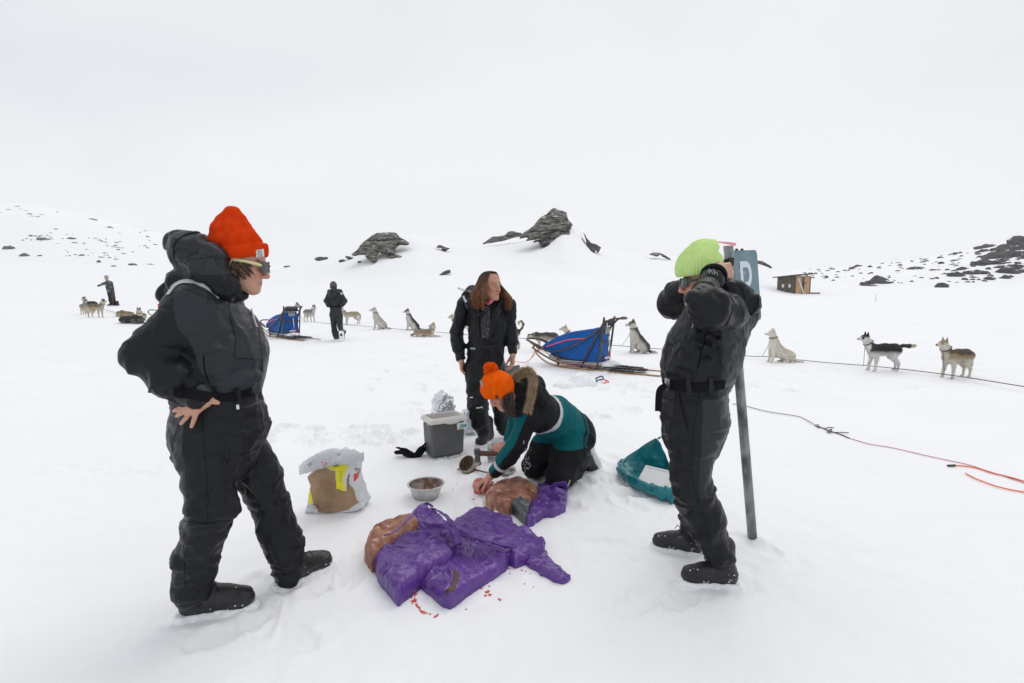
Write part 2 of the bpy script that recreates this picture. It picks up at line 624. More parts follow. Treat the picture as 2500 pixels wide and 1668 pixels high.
def _build_table():
    def rows(pairs, D):
        a = np.array(pairs, float)
        return zrow(np.interp(T_PX, a[:, 0], a[:, 1]), D)
    def zs(pairs):
        a = np.array(pairs, float)
        return np.interp(T_PX, a[:, 0], a[:, 1])
    st = []
    st.append((4.0, zs([(0, 0), (2500, 0)])))
    st.append((10.5, zs([(0, 0.0), (2500, 0.0)])))
    st.append((17.0, zs([(-300, .5), (0, .42), (400, .36), (620, .08), (900, -.02), (1700, .0), (2800, .0)])))
    st.append((30.0, rows([(-300, 744), (400, 745), (650, 752), (1300, 754), (2000, 752), (2800, 750)], 30)))
    st.append((52.0, rows([(-300, 700), (600, 702), (850, 694), (1000, 678), (1085, 676), (1300, 672), (1500, 690), (1700, 706), (1930, 718), (2500, 724), (2800, 724)], 52)))
    A = [(-300, 684), (0, 682), (200, 680), (400, 677), (560, 672), (650, 654), (760, 636), (850, 618), (900, 598), (960, 573), (1010, 567), (1060, 580),
         (1120, 596), (1180, 600), (1240, 592), (1300, 584), (1340, 552), (1372, 516), (1400, 526), (1425, 560), (1455, 590), (1520, 610), (1580, 619),
         (1700, 623), (1800, 634), (1850, 646), (1900, 664), (1950, 682), (2100, 702), (2300, 710), (2800, 712)]
    st.append((75.0, rows(A, 75)))
    st.append((110.0, rows([(p, min(r + 30, 706) if 600 < p < 1950 else (668 if p <= 600 else 703)) for p, r in A], 110)))
    B = [(-300, 655), (560, 655), (650, 668), (1800, 690), (1850, 680), (1900, 662), (1950, 653), (2000, 650), (2100, 643), (2200, 633), (2300, 617), (2400, 597), (2500, 576), (2650, 545), (2900, 500)]
    st.append((260.0, rows(B, 260)))
    C_ = [(-400, 458), (0, 492), (100, 503), (200, 522), (300, 545), (400, 570), (500, 600), (560, 618), (650, 644), (760, 660), (850, 672), (1200, 690), (2900, 690)]
    st.append((620.0, rows(C_, 620)))
    st.append((1600.0, rows(C_, 620) - 40))
    L = np.log([s[0] for s in st])
    Z = np.stack([s[1] for s in st])              # stations x px
    out = np.zeros((len(T_LD), len(T_PX)))
    for j in range(len(T_PX)):
        out[:, j] = np.interp(T_LD, L, Z[:, j])
    k = np.array([1, 4, 6, 4, 1], float) / 16
    for _ in range(3):
        out = sum(k[q] * np.roll(np.pad(out, ((3, 3), (0, 0)), 'edge'), q - 2, 0)[3:-3] for q in range(5))
    out = sum(k[q] * np.roll(np.pad(out, ((0, 0), (3, 3)), 'edge'), q - 2, 1)[:, 3:-3] for q in range(5))
    return out
T_Z = _build_table()

FOOT = []          # footprints: (x, y, angle, depth, length)
def ground_z(x, y, fine=True):
    x = np.asarray(x, float); y = np.asarray(y, float)
    r = np.hypot(x, y)
    Yd = np.maximum(np.maximum(y, 0.35 * r), 1.0)
    px = np.clip(1250 + FPX * x / (Yd * CP + 0.06), T_PX[0], T_PX[-1] - 1e-3)
    u = (px - T_PX[0]) / (T_PX[1] - T_PX[0])
    w = np.clip((np.log(Yd) - T_LD[0]) / (T_LD[1] - T_LD[0]), 0, len(T_LD) - 1.001)
    i = w.astype(int); j = np.minimum(u.astype(int), len(T_PX) - 2)
    fw, fu = w - i, u - j
    z = (T_Z[i, j] * (1 - fw) * (1 - fu) + T_Z[i + 1, j] * fw * (1 - fu) + T_Z[i, j + 1] * (1 - fw) * fu + T_Z[i + 1, j + 1] * fw * fu)
    p = np.stack([x, y, 0 * x], -1)
    a = np.clip((r - 14) / 60, 0, 1)
    z = z + a * 0.5 * fbm(p * 0.06 + 5, 3) + np.clip((r - 100) / 300, 0, 1) * (3.0 * fbm(p * 0.012 + 9, 4))
    z = z + np.clip((r - 9) / 12, 0, 1) * 0.05 * fbm(p * 0.35 + 3, 2)
    if fine:
        z = z + 0.012 * fbm(p * 1.1 + 31, 3) * np.clip(1.6 - r / 30, 0, 1)
    return z

def G(px, py, dz=0.0):
    """point of the snow surface seen at the pixel"""
    d = ray(px, py)
    ts = np.concatenate([np.linspace(1.0, 20, 1500), np.geomspace(20, 900, 2500)])
    x, y, z = d[0] * ts, d[1] * ts, CAM_H + d[2] * ts
    s = z - ground_z(x, y)
    k = np.argmax(s <= 0) if (s <= 0).any() else len(ts) - 1
    if k > 0:
        f = s[k - 1] / (s[k - 1] - s[k] + 1e-12)
        t = ts[k - 1] + f * (ts[k] - ts[k - 1])
    else:
        t = ts[0]
    q = np.array([d[0] * t, d[1] * t, 0])
    q[2] = float(ground_z(q[0], q[1])) + dz
    return q

def foot_at(px, py, ang=None, dep=0.022, ln=0.26):
    q = G(px, py)
    FOOT.append((q[0], q[1], RNG.uniform(0, 6.28) if ang is None else ang, dep, ln))
for k in range(34):     # trampled track from the bag to the cool box and past it
    foot_at(RNG.uniform(640, 1010), RNG.uniform(1040, 1090), dep=0.032, ln=0.2)
for k in range(10):
    foot_at(RNG.uniform(60, 400), 1150 - RNG.uniform(-20, 20) + 0, dep=0.010, ln=0.2)
for k in range(46):
    foot_at(RNG.uniform(1040, 1560), RNG.uniform(1100, 1240), dep=0.018, ln=0.22)
for k in range(20):
    foot_at(RNG.uniform(1000, 1700), RNG.uniform(940, 1040), dep=0.035, ln=0.25)
for px, py in ((560, 1540), (640, 1500), (620, 1440), (800, 1420), (860, 1400), (700, 1560), (1560, 1470), (1660, 1455), (1600, 1390), (1840, 1330), (1480, 1330)):
    foot_at(px, py, dep=0.018, ln=0.26)
BOOTS_PX = [(515, 1492, .25), (738, 1405, .85), (1738, 1422, 3.05), (1668, 1343, 3.4), (1183, 1081, 3.9), (1240, 1051, .1)]
for px, py, a in BOOTS_PX:
    q = G(px, py); FOOT.append((q[0], q[1], a, .010, .36))
for k in range(110):
    foot_at(RNG.uniform(860, 2400), RNG.uniform(850, 960), dep=0.035, ln=0.22)

def snow_detail(x, y):
    p = np.stack([x, y, 0 * x], -1)
    r = np.hypot(x, y)
    z = np.zeros_like(x)
    near = np.clip(1.3 - r / 14, 0, 1)
    z += near * 0.006 * fbm(p * np.array([5, 9, 1.0]) + 3, 3)
    # trodden snow round the people
    tr = np.exp(-(((x - 0.1) / 1.6) ** 2 + ((y - 3.6) / 1.5) ** 2))
    tr += 0.8 * np.exp(-(((x + 0.8) / 0.8) ** 2 + ((y - 2.3) / 0.7) ** 2)) + 0.8 * np.exp(-(((x - 0.95) / 0.5) ** 2 + ((y - 2.5) / 0.5) ** 2))
    tr += 0.7 * np.exp(-(((x - 1.2) / 2.2) ** 2 + ((y - 8.0) / 2.5) ** 2))
    z += np.clip(tr, 0, 1) * 0.010 * fbm(p * 13 + 7, 3)
    for fx, fy, a, dep, ln in FOOT:
        m = (np.abs(x - fx) < 0.35) & (np.abs(y - fy) < 0.35)
        if not m.any(): continue
        dx, dy = x[m] - fx, y[m] - fy
        u = dx * math.cos(a) + dy * math.sin(a); v = -dx * math.sin(a) + dy * math.cos(a)
        u = u + .02 * vnoise(np.stack([x[m] * 30, y[m] * 30, 0 * u + fx], -1)); v = v + .015 * vnoise(np.stack([x[m] * 30, y[m] * 30, 7 + 0 * u], -1))
        q = np.sqrt((u / (ln * .5)) ** 2 + (v / (ln * .24)) ** 2)
        z[m] += -dep * np.clip(1.25 - q, 0, 1) ** 0.6 * (q < 1.25) + dep * 0.35 * np.exp(-((q - 1.45) / 0.22) ** 2)
    return z

def snow_extra(nt, b):
    N, L = nt.nodes, nt.links
    tc = N.new('ShaderNodeTexCoord')
    n1 = N.new('ShaderNodeTexNoise'); n1.inputs['Scale'].default_value = 9; n1.inputs['Detail'].default_value = 6
    n2 = N.new('ShaderNodeTexNoise'); n2.inputs['Scale'].default_value = 75; n2.inputs['Detail'].default_value = 4
    n3 = N.new('ShaderNodeTexNoise'); n3.inputs['Scale'].default_value = 1.6; n3.inputs['Detail'].default_value = 5
    for n in (n1, n2, n3): L.new(tc.outputs['Object'], n.inputs['Vector'])
    b3 = N.new('ShaderNodeBump'); b3.inputs['Strength'].default_value = 0.35; b3.inputs['Distance'].default_value = 0.05
    L.new(n3.outputs['Fac'], b3.inputs['Height'])
    b1 = N.new('ShaderNodeBump'); b1.inputs['Strength'].default_value = 0.5; b1.inputs['Distance'].default_value = 0.012
    L.new(n1.outputs['Fac'], b1.inputs['Height']); L.new(b3.outputs['Normal'], b1.inputs['Normal'])
    b2 = N.new('ShaderNodeBump'); b2.inputs['Strength'].default_value = 0.55; b2.inputs['Distance'].default_value = 0.003
    L.new(n2.outputs['Fac'], b2.inputs['Height']); L.new(b1.outputs['Normal'], b2.inputs['Normal'])
    L.new(b2.outputs['Normal'], b.inputs['Normal'])
M['snow'] = mat('snow', (0.862, 0.868, 0.885), (0.888, 0.892, 0.903), 0.8, 0.75, spec=0.25, extra=snow_extra)

def build_ground():
    th = np.concatenate([np.linspace(-180, -54, 40, endpoint=False), np.linspace(-54, 54, 700), np.linspace(54, 180, 41)[1:-1]])
    th = np.radians(th)
    rr = np.concatenate([[0.15, 0.6, 1.0], np.geomspace(1.4, 14, 300), np.geomspace(14, 90, 150)[1:], np.geomspace(90, 2600, 120)[1:]])
    TH, RR = np.meshgrid(th, rr, indexing='ij')
    X, Y = RR * np.sin(TH), RR * np.cos(TH)
    Z = ground_z(X, Y) + snow_detail(X.ravel(), Y.ravel()).reshape(X.shape)
    V = np.stack([X, Y, Z], -1).reshape(-1, 3)
    a, b = X.shape
    ii, jj = np.meshgrid(np.arange(a), np.arange(b - 1), indexing='ij')
    i2 = (ii + 1) % a
    Q = np.stack([ii * b + jj, ii * b + jj + 1, i2 * b + jj + 1, i2 * b + jj], -1).reshape(-1, 4)[:, ::-1]
    o = mesh_obj('snow_ground', V, Q, M['snow'])
    # a small fan closes the pole under the camera
    c = len(V)
    o['kind'] = 'structure'
    V2 = np.concatenate([V.reshape(a, b, 3)[:, 0], [[0, 0, float(V.reshape(a, b, 3)[:, 0, 2].mean())]]])
    F2 = [(a, i, (i + 1) % a)[::-1] for i in range(a)]
    return o
ground = build_ground()

# ------------------------------------------------------------------ rock
def rock_extra(nt, b):
    """snow lying on the upward faces, lichen-grey stone elsewhere"""
    N, L = nt.nodes, nt.links
    src = b.inputs['Base Color'].links[0].from_socket
    geo = N.new('ShaderNodeNewGeometry'); sx = N.new('ShaderNodeSeparateXYZ')
    L.new(geo.outputs['Normal'], sx.inputs['Vector'])
    tc = N.new('ShaderNodeTexCoord'); n = N.new('ShaderNodeTexNoise'); n.inputs['Scale'].default_value = 1.6; n.inputs['Detail'].default_value = 6
    L.new(tc.outputs['Object'], n.inputs['Vector'])
    ad = N.new('ShaderNodeMath'); ad.operation = 'MULTIPLY_ADD'; ad.inputs[1].default_value = 0.9; L.new(n.outputs['Fac'], ad.inputs[0]); L.new(sx.outputs['Z'], ad.inputs[2])
    r = N.new('ShaderNodeValToRGB'); r.color_ramp.elements[0].position = 0.0; r.color_ramp.elements[1].position = 1.0
    mr = N.new('ShaderNodeMapRange'); mr.inputs['From Min'].default_value = 1.42; mr.inputs['From Max'].default_value = 1.48
    L.new(ad.outputs[0], mr.inputs['Value'])
    mx = N.new('ShaderNodeMixRGB'); mx.inputs['Color2'].default_value = (0.85, 0.86, 0.88, 1)
    L.new(mr.outputs['Result'], mx.inputs['Fac']); L.new(src, mx.inputs['Color1']); L.new(mx.outputs['Color'], b.inputs['Base Color'])
M['rock'] = mat('lichen_rock', (0.06, 0.062, 0.055), (0.27, 0.265, 0.225), 2.6, 0.9, bump=1.0, bscale=3.0, bdist=0.35, detail=10,
                stretch=(0.45, 1.0, 2.2), rot=(0, R(38), 0), c3=(0.02, 0.02, 0.02), c3scale=1.0, c3pos=(0.5, 0.6), pos=(0.38, 0.62), extra=rock_extra)
M['dark_rock'] = mat('dark_rock', (0.035, 0.036, 0.037), (0.075, 0.075, 0.072), 0.8, 0.9, bump=0.8, bscale=1.5, bdist=0.4, detail=8, extra=rock_extra)

def outcrop(name, label, poly_px, D, T, res, angle, amp, matl=None, tilt=0.55, group=None, snow=None, stretch=6.0, freq=1.5):
    """rock standing out of the slope at distance D; outline poly_px, half thickness T"""
    yb = max(y for x, y in poly_px); yt = min(y for x, y in poly_px)
    xb = float(np.mean([x for x, y in poly_px if y > yb - 0.3 * (yb - yt)]))
    D0 = min(G(xb, yb)[1], 75.0)
    D1 = min(max(min(G(float(np.mean([x for x, y in poly_px])), yt)[1], 75.0), D0 + .2), 75.0)
    D1 = min(D1, D0 + 1.6 * max((yb - yt) * D0 / FPX, .3))
    pts = np.array([P(x, y, D0 + (D1 - D0) * (yb - y) / max(yb - yt, 1)) for x, y in poly_px])
    poly = pts[:, [0, 2]]
    zb = poly[:, 1].min()
    tilt = (D1 - D0) / max(poly[:, 1].max() - zb, .1)
    D = D0
    lo = np.array([poly[:, 0].min() - .8, D - T * 1.5 - 1, zb - 1.0]); hi = np.array([poly[:, 0].max() + .8, D + T * 1.5 + tilt * (poly[:, 1].max() - zb) + 1, poly[:, 1].max() + .8])
    v = Vox(lo, hi, res)
    ax = np.array([[1, 0, 0], [0, 0, 1], [0, 1, 0]], float)
    prof = lambda U, Vv, d2: T * (0.25 + .55 * np.sqrt(np.clip(-d2 / (T * 0.5), 0, 1)))
    Ht = max(poly[:, 1].max() - zb, .1)
    v.prism(poly, lambda U, Vv, d2: tilt * (Vv - zb) - prof(U, Vv, d2) * np.clip(.30 + .9 * (Vv - zb) / Ht, .3, 1), lambda U, Vv, d2: tilt * (Vv - zb) + prof(U, Vv, d2), rnd=res * .6, ax=ax, origin=(0, D, 0))
    V, Q = v.mesh()
    Nn = vnormals(V, Q)
    ca, sa = math.cos(angle), math.sin(angle)
    u = V[:, 0] * ca + V[:, 2] * sa; w = -V[:, 0] * sa + V[:, 2] * ca
    q = np.stack([u / stretch, w, V[:, 1] * .5], -1) * freq
    d = amp * (.15 + fbm(q, 3) * .9 - 0.9 * np.abs(fbm(q * 2.1 + 7, 3)))
    off = Nn * d[:, None]
    off[:, [0, 2]] *= .55; off[:, 1] *= 2.2
    V = V + off
    base = pts.mean(0); base[2] = zb
    o = mesh_obj(name, V, Q, matl or M['rock'], smooth=False, loc=base)
    setp(o, label, 'rock', group)
    return o

def z7(pts): return [(840 + x / 3.561, 490 + y / 3.561) for x, y in pts]
outcrop('rock_outcrop', 'tall pointed layered rock outcrop on the snowy ridge, highest of all', z7([(1520, 330), (1560, 285), (1640, 225), (1700, 160), (1760, 120), (1800, 80), (1825, 66), (1870, 85), (1930, 105), (1940, 140),
        (1950, 175), (1985, 215), (1960, 260), (1975, 320), (1960, 340), (1910, 335), (1880, 352), (1840, 345), (1800, 362), (1785, 395), (1740, 408), (1695, 400), (1700, 375), (1690, 358), (1645, 362),
        (1700, 318), (1640, 345), (1570, 352), (1610, 318)]), 71, 2.0, .11, 0.75, .30)
outcrop('rock_outcrop', 'low greenish grey rock shelf running down left from the tall pointed outcrop', z7([(1195, 380), (1290, 315), (1350, 312), (1400, 300), (1430, 268), (1480, 266), (1545, 285), (1550, 310), (1480, 320), (1380, 348), (1300, 362)]), 72, 1.0, .10, 0.3, .18)
outcrop('rock_outcrop', 'broad arched grey rock outcrop left of the woman, with a snow patch in its face', z7([(65, 470), (110, 440), (150, 390), (200, 345), (250, 310), (290, 285), (340, 277), (450, 275), (480, 310), (530, 345), (570, 375), (540, 385),
        (480, 385), (440, 425), (445, 470), (500, 485), (525, 505), (510, 522), (450, 520), (380, 495), (340, 465), (300, 450), (275, 480), (275, 530), (240, 540), (205, 505), (185, 470), (130, 470), (90, 480)]), 70, 1.5, .10, 1.1, .26)
outcrop('rock_slab', 'dark upright fan of rock slabs right of the tall pointed outcrop', z7([(2060, 316), (2082, 340), (2105, 385), (2100, 330), (2076, 262), (2112, 325), (2150, 362), (2200, 382), (2236, 410), (2210, 455), (2190, 430), (2170, 460), (2145, 456), (2115, 448), (2085, 390)]), 70, .8, .09, 1.9, .22, M['dark_rock'])
outcrop('rock_slab', 'thin slanting rock sliver above the dark slab fan', z7([(2148, 308), (2180, 316), (2230, 345), (2264, 372), (2210, 352), (2170, 332)]), 71, .4, .08, 2.6, .05, M['rock'])
outcrop('rock', 'small two-lobed rock low on the ridge between the two big outcrops', z7([(798, 410), (825, 384), (850, 388), (872, 402), (922, 416), (905, 425), (880, 444), (845, 430), (850, 412)]), 66, .5, .08, .3, .12)
outcrop('rock', 'single dark slanting rock on the open slope above the long-haired woman', z7([(820, 650), (860, 616), (912, 597), (927, 604), (926, 628), (880, 642)]), 56, .4, .07, .5, .10, M['dark_rock'])
def small_outcrop(cx, cy, w, h, D, label, seed, matl=None, a=0.3, group=None):
    rs = np.random.RandomState(seed)
    n = 11
    pts = []
    for k in range(n):
        t = 2 * math.pi * k / n
        rr_ = rs.uniform(.7, 1.1)
        x = math.cos(t) * w / 2 * rr_; y = math.sin(t) * h / 2 * rr_
        pts.append((cx + x, cy - y - x * math.tan(a) * 0.35))
    return outcrop('rock', label, pts, D, .5, max(.07, w * D / FPX / 26), a, .1, matl, group=group)
small_outcrop(783, 632, 42, 13, 70, 'flat brown rock on the low left end of the ridge', 1, a=.2)
small_outcrop(835, 637, 20, 8, 66, 'small stone just left below the arched outcrop', 2)
small_outcrop(853, 630, 22, 9, 66, 'small pointed stone touching the left foot of the arched outcrop', 3, a=-.4)
small_outcrop(878, 640, 10, 5, 62, 'tiny stone in the snow under the arched outcrop', 4)
small_outcrop(716, 646, 34, 5, 74, 'thin flat rock streak at the far left end of the ridge', 5, a=.2)
small_outcrop(700, 651, 18, 4, 72, 'faint thin rock streak left of and below the flat ridge streak', 6, a=.15)
outcrop('rock', 'long arched rock peeking from the snow ridge left of the green beanie', [(1583, 622), (1592, 617), (1604, 616), (1618, 620), (1632, 628), (1641, 636), (1630, 633), (1618, 627), (1612, 622), (1604, 627), (1594, 624)], 74, .5, .09, -.4, .12)
outcrop('rock', 'dark curved rock on the ridge just right of the sign', [(1836, 640), (1848, 636), (1862, 638), (1878, 646), (1887, 654), (1882, 656), (1868, 650), (1854, 645), (1840, 646), (1820, 645), (1815, 640)], 73, .5, .09, -.4, .12)

# boulders that break the snow of the far hills
def boulder_mesh(seed):
    bm = bmesh.new()
    bmesh.ops.create_icosphere(bm, subdivisions=3, radius=1.0)
    V = np.array([v.co[:] for v in bm.verts])
    d = 1 + .55 * fbm(V * 1.3 + seed * 5.1, 3) - .3 * np.abs(fbm(V * 3 + seed * 9.7, 2))
    V = V * d[:, None]
    V[:, 1] *= .7
    for v, c in zip(bm.verts, V): v.co = c
    me = bpy.data.meshes.new('rock'); bm.to_mesh(me); bm.free()
    me.materials.append(M['dark_rock'])
    return me
BOULD = [boulder_mesh(k) for k in range(7)]
def boulder(px, py, w, h, seed, label, group=None, tilt=0.0, name='rock'):
    q = G(px, py)
    s = q[1] / FPX
    o = bpy.data.objects.new(name, BOULD[seed % 7])
    COL.objects.link(o)
    o.location = (q[0], q[1], q[2] - 0.05 * h * s)
    o.scale = (w * s * .5, w * s * .5, h * s * .75)
    o.rotation_euler = (0, tilt, (seed * 1.7) % 0.8 - .4)
    setp(o, label, 'rock', group)
    return o
# the named ones on the right hill
for k, (px, py, w, h, lab) in enumerate([
        (2143, 690, 60, 22, 'dark wedge shaped boulder at the foot of the right hill, nearest the hut'),
        (2120, 697, 40, 12, 'low dark rock sticking out left under the wedge boulder'),
        (2300, 702, 34, 14, 'small dark boulder lying low in the snow below the right hill'),
        (2337, 674, 44, 16, 'slanting dark slab halfway up the right hill'),
        (2235, 657, 40, 9, 'long thin dark rock high on the middle of the right hill'),
        (2350, 657, 26, 9, 'short dark rock just above the slanting slab'),
        (2440, 628, 90, 30, 'large dark rock face near the top of the right hill at the edge'),
        (2400, 645, 60, 14, 'wide dark ledge just under the large rock face'),
        (2468, 662, 80, 22, 'heavy dark rock band at the right edge under the ledge'),
        (2490, 600, 60, 26, 'dark summit rock cut by the right edge of the view'),
        (2408, 604, 50, 12, 'thin dark rock on the right skyline before the summit rock'),
        (2375, 668, 44, 9, 'narrow dark streak of rock between slab and right band'),
        (2092, 651, 18, 7, 'dark knob on the right hill straight above the hut roof')]):
    boulder(px, py, w, h, k, lab, tilt=(.12 if k % 2 else -.12))
rs = np.random.RandomState(15)
for k in range(16):
    px = rs.uniform(2385, 2560); py = np.interp(px, [2380, 2500, 2600], [612, 590, 565]) + rs.uniform(2, 75); w = rs.uniform(28, 70)
    boulder(px, py, w, w * rs.uniform(.2, .34), k + 2, 'broad dark bedrock patch among the snow near the right edge, %s' % ('high up' if py < 625 else 'lower down'), 'bedrock patches at the right edge', tilt=rs.uniform(-.25, .05))
rs = np.random.RandomState(5)
for k in range(210):
    u = rs.rand() ** .75
    px = 1960 + u * 620
    top = np.interp(px, [1950, 2000, 2100, 2200, 2300, 2400, 2500, 2600], [654, 652, 646, 636, 620, 602, 582, 560])
    py = top + 3 + (rs.rand() ** 1.3) * (np.interp(px, [1950, 2300, 2600], [22, 70, 110]))
    w = rs.uniform(4, 15) * (1 + 2.0 * max(0, (px - 2250) / 250) * rs.rand())
    sz = 'tiny' if w < 7 else 'small' if w < 11 else 'medium'
    f_ = (py - top) / np.interp(px, [1950, 2300, 2600], [22, 70, 110])
    wh = 'along the skyline' if f_ < .2 else 'on the upper slope' if f_ < .5 else 'on the lower slope'
    wx = 'just right of the hut' if px < 2080 else 'above the black backed dog' if px < 2220 else 'above the tan dog' if px < 2380 else 'near the right edge'
    boulder(px, py, w, w * rs.uniform(.22, .4), k, '%s dark rock %s of the right hill, %s' % (sz, wh, wx), 'small rocks on the right hill', tilt=rs.uniform(-.2, .2))
for k, (px, py, w, h, lab) in enumerate([
        (22, 608, 26, 12, 'rounded grey boulder low at the left edge of the view'),
        (62, 625, 22, 9, 'flat mossy boulder just right of the left-edge boulder'),
        (97, 625, 12, 4, 'tiny stone trailing a streak right of the mossy boulder'),
        (227, 537, 22, 6, 'dark rock pair high on the left hill, alone in the snow'),
        (268, 556, 16, 4, 'thin streak of rock below the lone high pair on the left hill'),
        (108, 585, 28, 7, 'widest dark rock in the upper left rock cluster'),
        (175, 583, 22, 4, 'flat rock right of the upper left cluster'),
        (241, 641, 10, 9, 'small upright dark stone above the far left man'),
        (279, 651, 14, 4, 'flat dark stone right above the far left man'),
        (323, 648, 24, 8, 'dark spiky stone at the foot of the left hill'),
        (370, 646, 20, 3, 'thin dark stone at the hill foot beside the black hood')]):
    boulder(px, py, w, h, k + 3, lab, tilt=.08)
for k in range(90):
    a_ = rs.rand()
    cxs = [(100, 582, 60, 10), (230, 590, 60, 9), (190, 615, 50, 9), (310, 610, 60, 11), (270, 625, 60, 8), (120, 560, 120, 24), (330, 580, 90, 18), (60, 515, 60, 12)][k % 8]
    bx_, by_ = cxs[0] + rs.normal() * cxs[2] * .6, cxs[1] + rs.normal() * cxs[3] * .6
    w = rs.uniform(3, 13)
    wh = 'high on' if by_ < 550 else 'halfway up' if by_ < 600 else 'at the foot of'
    wx = 'near the left edge' if bx_ < 120 else 'above the far dogs' if bx_ < 240 else 'towards the black hood'
    boulder(bx_, by_, w, rs.uniform(1.0, 2.8), k, '%s dark rock streak %s the left hill, %s' % ('short' if w < 6 else 'thin' if w < 10 else 'long', wh, wx), 'rock streaks on the left hill', tilt=rs.uniform(-.05, .15))
# ------------------------------------------------------------------ people: tools
def nrm(v):
    v = np.array(v, float)
    return v / (np.linalg.norm(v) + 1e-12)

def frame(fwd, up):
    f = nrm(fwd); u = np.array(up, float); u = nrm(u - f * (u @ f)); r = np.cross(f, u)
    return np.stack([r, f, u], 1)               # columns right, forward, up

def head_sdf(v, C, Rm, s=1.0, nose=1.0, k0=0.012):
    C = np.array(C, float)
    def W(x, y, z): return C + Rm @ (np.array([x, y, z], float) * s)
    def c(a, b, ra, rb, k=k0, op='add', flat=None):
        v.cap((*W(*a), ra * s), (*W(*b), rb * s), k, flat, op)
    def e(a, r, k=k0, op='add'):
        v.ell(W(*a), np.array(r) * s, Rm, k, op)
    e((0, -.012, .045), (.076, .096, .088), .02)
    e((0, .028, -.025), (.062, .064, .085), .03)
    e((0, .052, -.068), (.042, .038, .036), .03)
    c((-.012, .078, -.098), (.012, .078, -.098), .017, .017, .02)
    for q in (-1, 1):
        c((q * .052, .0, -.03), (q * .022, .07, -.092), .020, .016, .03)       # jaw
        e((q * .036, .066, -.022), (.024, .022, .022), .02)                    # cheek
        e((q * .031, .096, .014), (.017, .014, .012), .008, 'sub')             # socket
        e((q * .031, .080, .013), (.0135, .0135, .0125), .003)                 # eyeball
        c((q * .018, .090, .026), (q * .046, .078, .027), .007, .006, .01)     # brow
        c((q * .017, .0895, .0205), (q * .043, .0835, .0185), .0034, .003, .003)  # upper lid
        e((q * .011, .100, -.031), (.009, .010, .008), .006)                   # nostril wing
        v.ell(W(q * .076, -.006, -.004), np.array((.009, .019, .032)) * s, Rm, .006)
        v.ell(W(q * .084, -.001, .0), np.array((.006, .010, .018)) * s, Rm, .004, 'sub')
    c((0, .092, .020), (0, .108 * (1 + .02 * nose), -.022), .0075, .0115, .010)   # nose
    c((0, .106, -.026), (0, .113, -.026), .010, .009, .006)
    c((-.020, .0905, -.057), (.020, .0905, -.057), .0055, .0055, .006)
    c((-.016, .091, -.069), (.016, .091, -.069), .0070, .0070, .006)
    c((-.022, .0985, -.0625), (.022, .0985, -.0625), .0022, .0022, .004, 'sub')

def head_colour(V, C, Rm, s, base, lip=(.42, .12, .10), brow=(.06, .035, .02), iris=(.05, .04, .03)):
    q = (V - np.array(C)) @ Rm / s
    col = np.tile(np.array(base, float), (len(V), 1))
    near = np.linalg.norm(q, axis=1) < .17
    def mixc(w, c):
        w = np.clip(w, 0, 1)[:, None]
        col[:] = col * (1 - w) + np.array(c) * w
    g = lambda x, y, z, sx, sy, sz: np.exp(-(((q[:, 0] - x) / sx) ** 2 + ((q[:, 1] - y) / sy) ** 2 + ((q[:, 2] - z) / sz) ** 2)) * near
    b = np.array(base)
    for sgn in (-1, 1):
        mixc(.55 * g(sgn * .04, .08, -.025, .022, .04, .02), b * np.array([1.05, .62, .60]))
        mixc(.5 * g(sgn * .031, .09, -.002, .016, .03, .007), b * np.array([.72, .6, .6]))
        m = near & (np.linalg.norm(q - np.array([sgn * .031, .081, .013]), axis=1) < .0145) & (q[:, 1] > .085) & (np.abs(q[:, 2] - .0125) < .0052)
        col[m] = (.55, .53, .50)
        m2 = m & (np.hypot(q[:, 0] - sgn * .031, q[:, 2] - .013) < .0058)
        col[m2] = iris
        m4 = near & (q[:, 1] > .075) & (np.abs(q[:, 2] - .0195) < .0026) & (np.abs(q[:, 0] - sgn * .031) < .014)
        col[m4] = (.05, .03, .025)
        m3 = near & (q[:, 1] > .06) & (np.abs(q[:, 2] - (.0335 - .12 * np.abs(np.abs(q[:, 0]) - .032))) < .0048) & (np.abs(q[:, 0] - sgn * .032) < .020)
        col[m3] = col[m3] * .35 + np.array(brow) * .65
    mixc(.5 * g(0, .115, -.026, .014, .02, .014), b * np.array([1.05, .6, .58]))
    mixc(1.1 * g(0, .095, -.0625, .021, .02, .0085), lip)
    mixc(1.2 * g(0, .095, -.0625, .022, .02, .0022), np.array(lip) * .35)
    return col

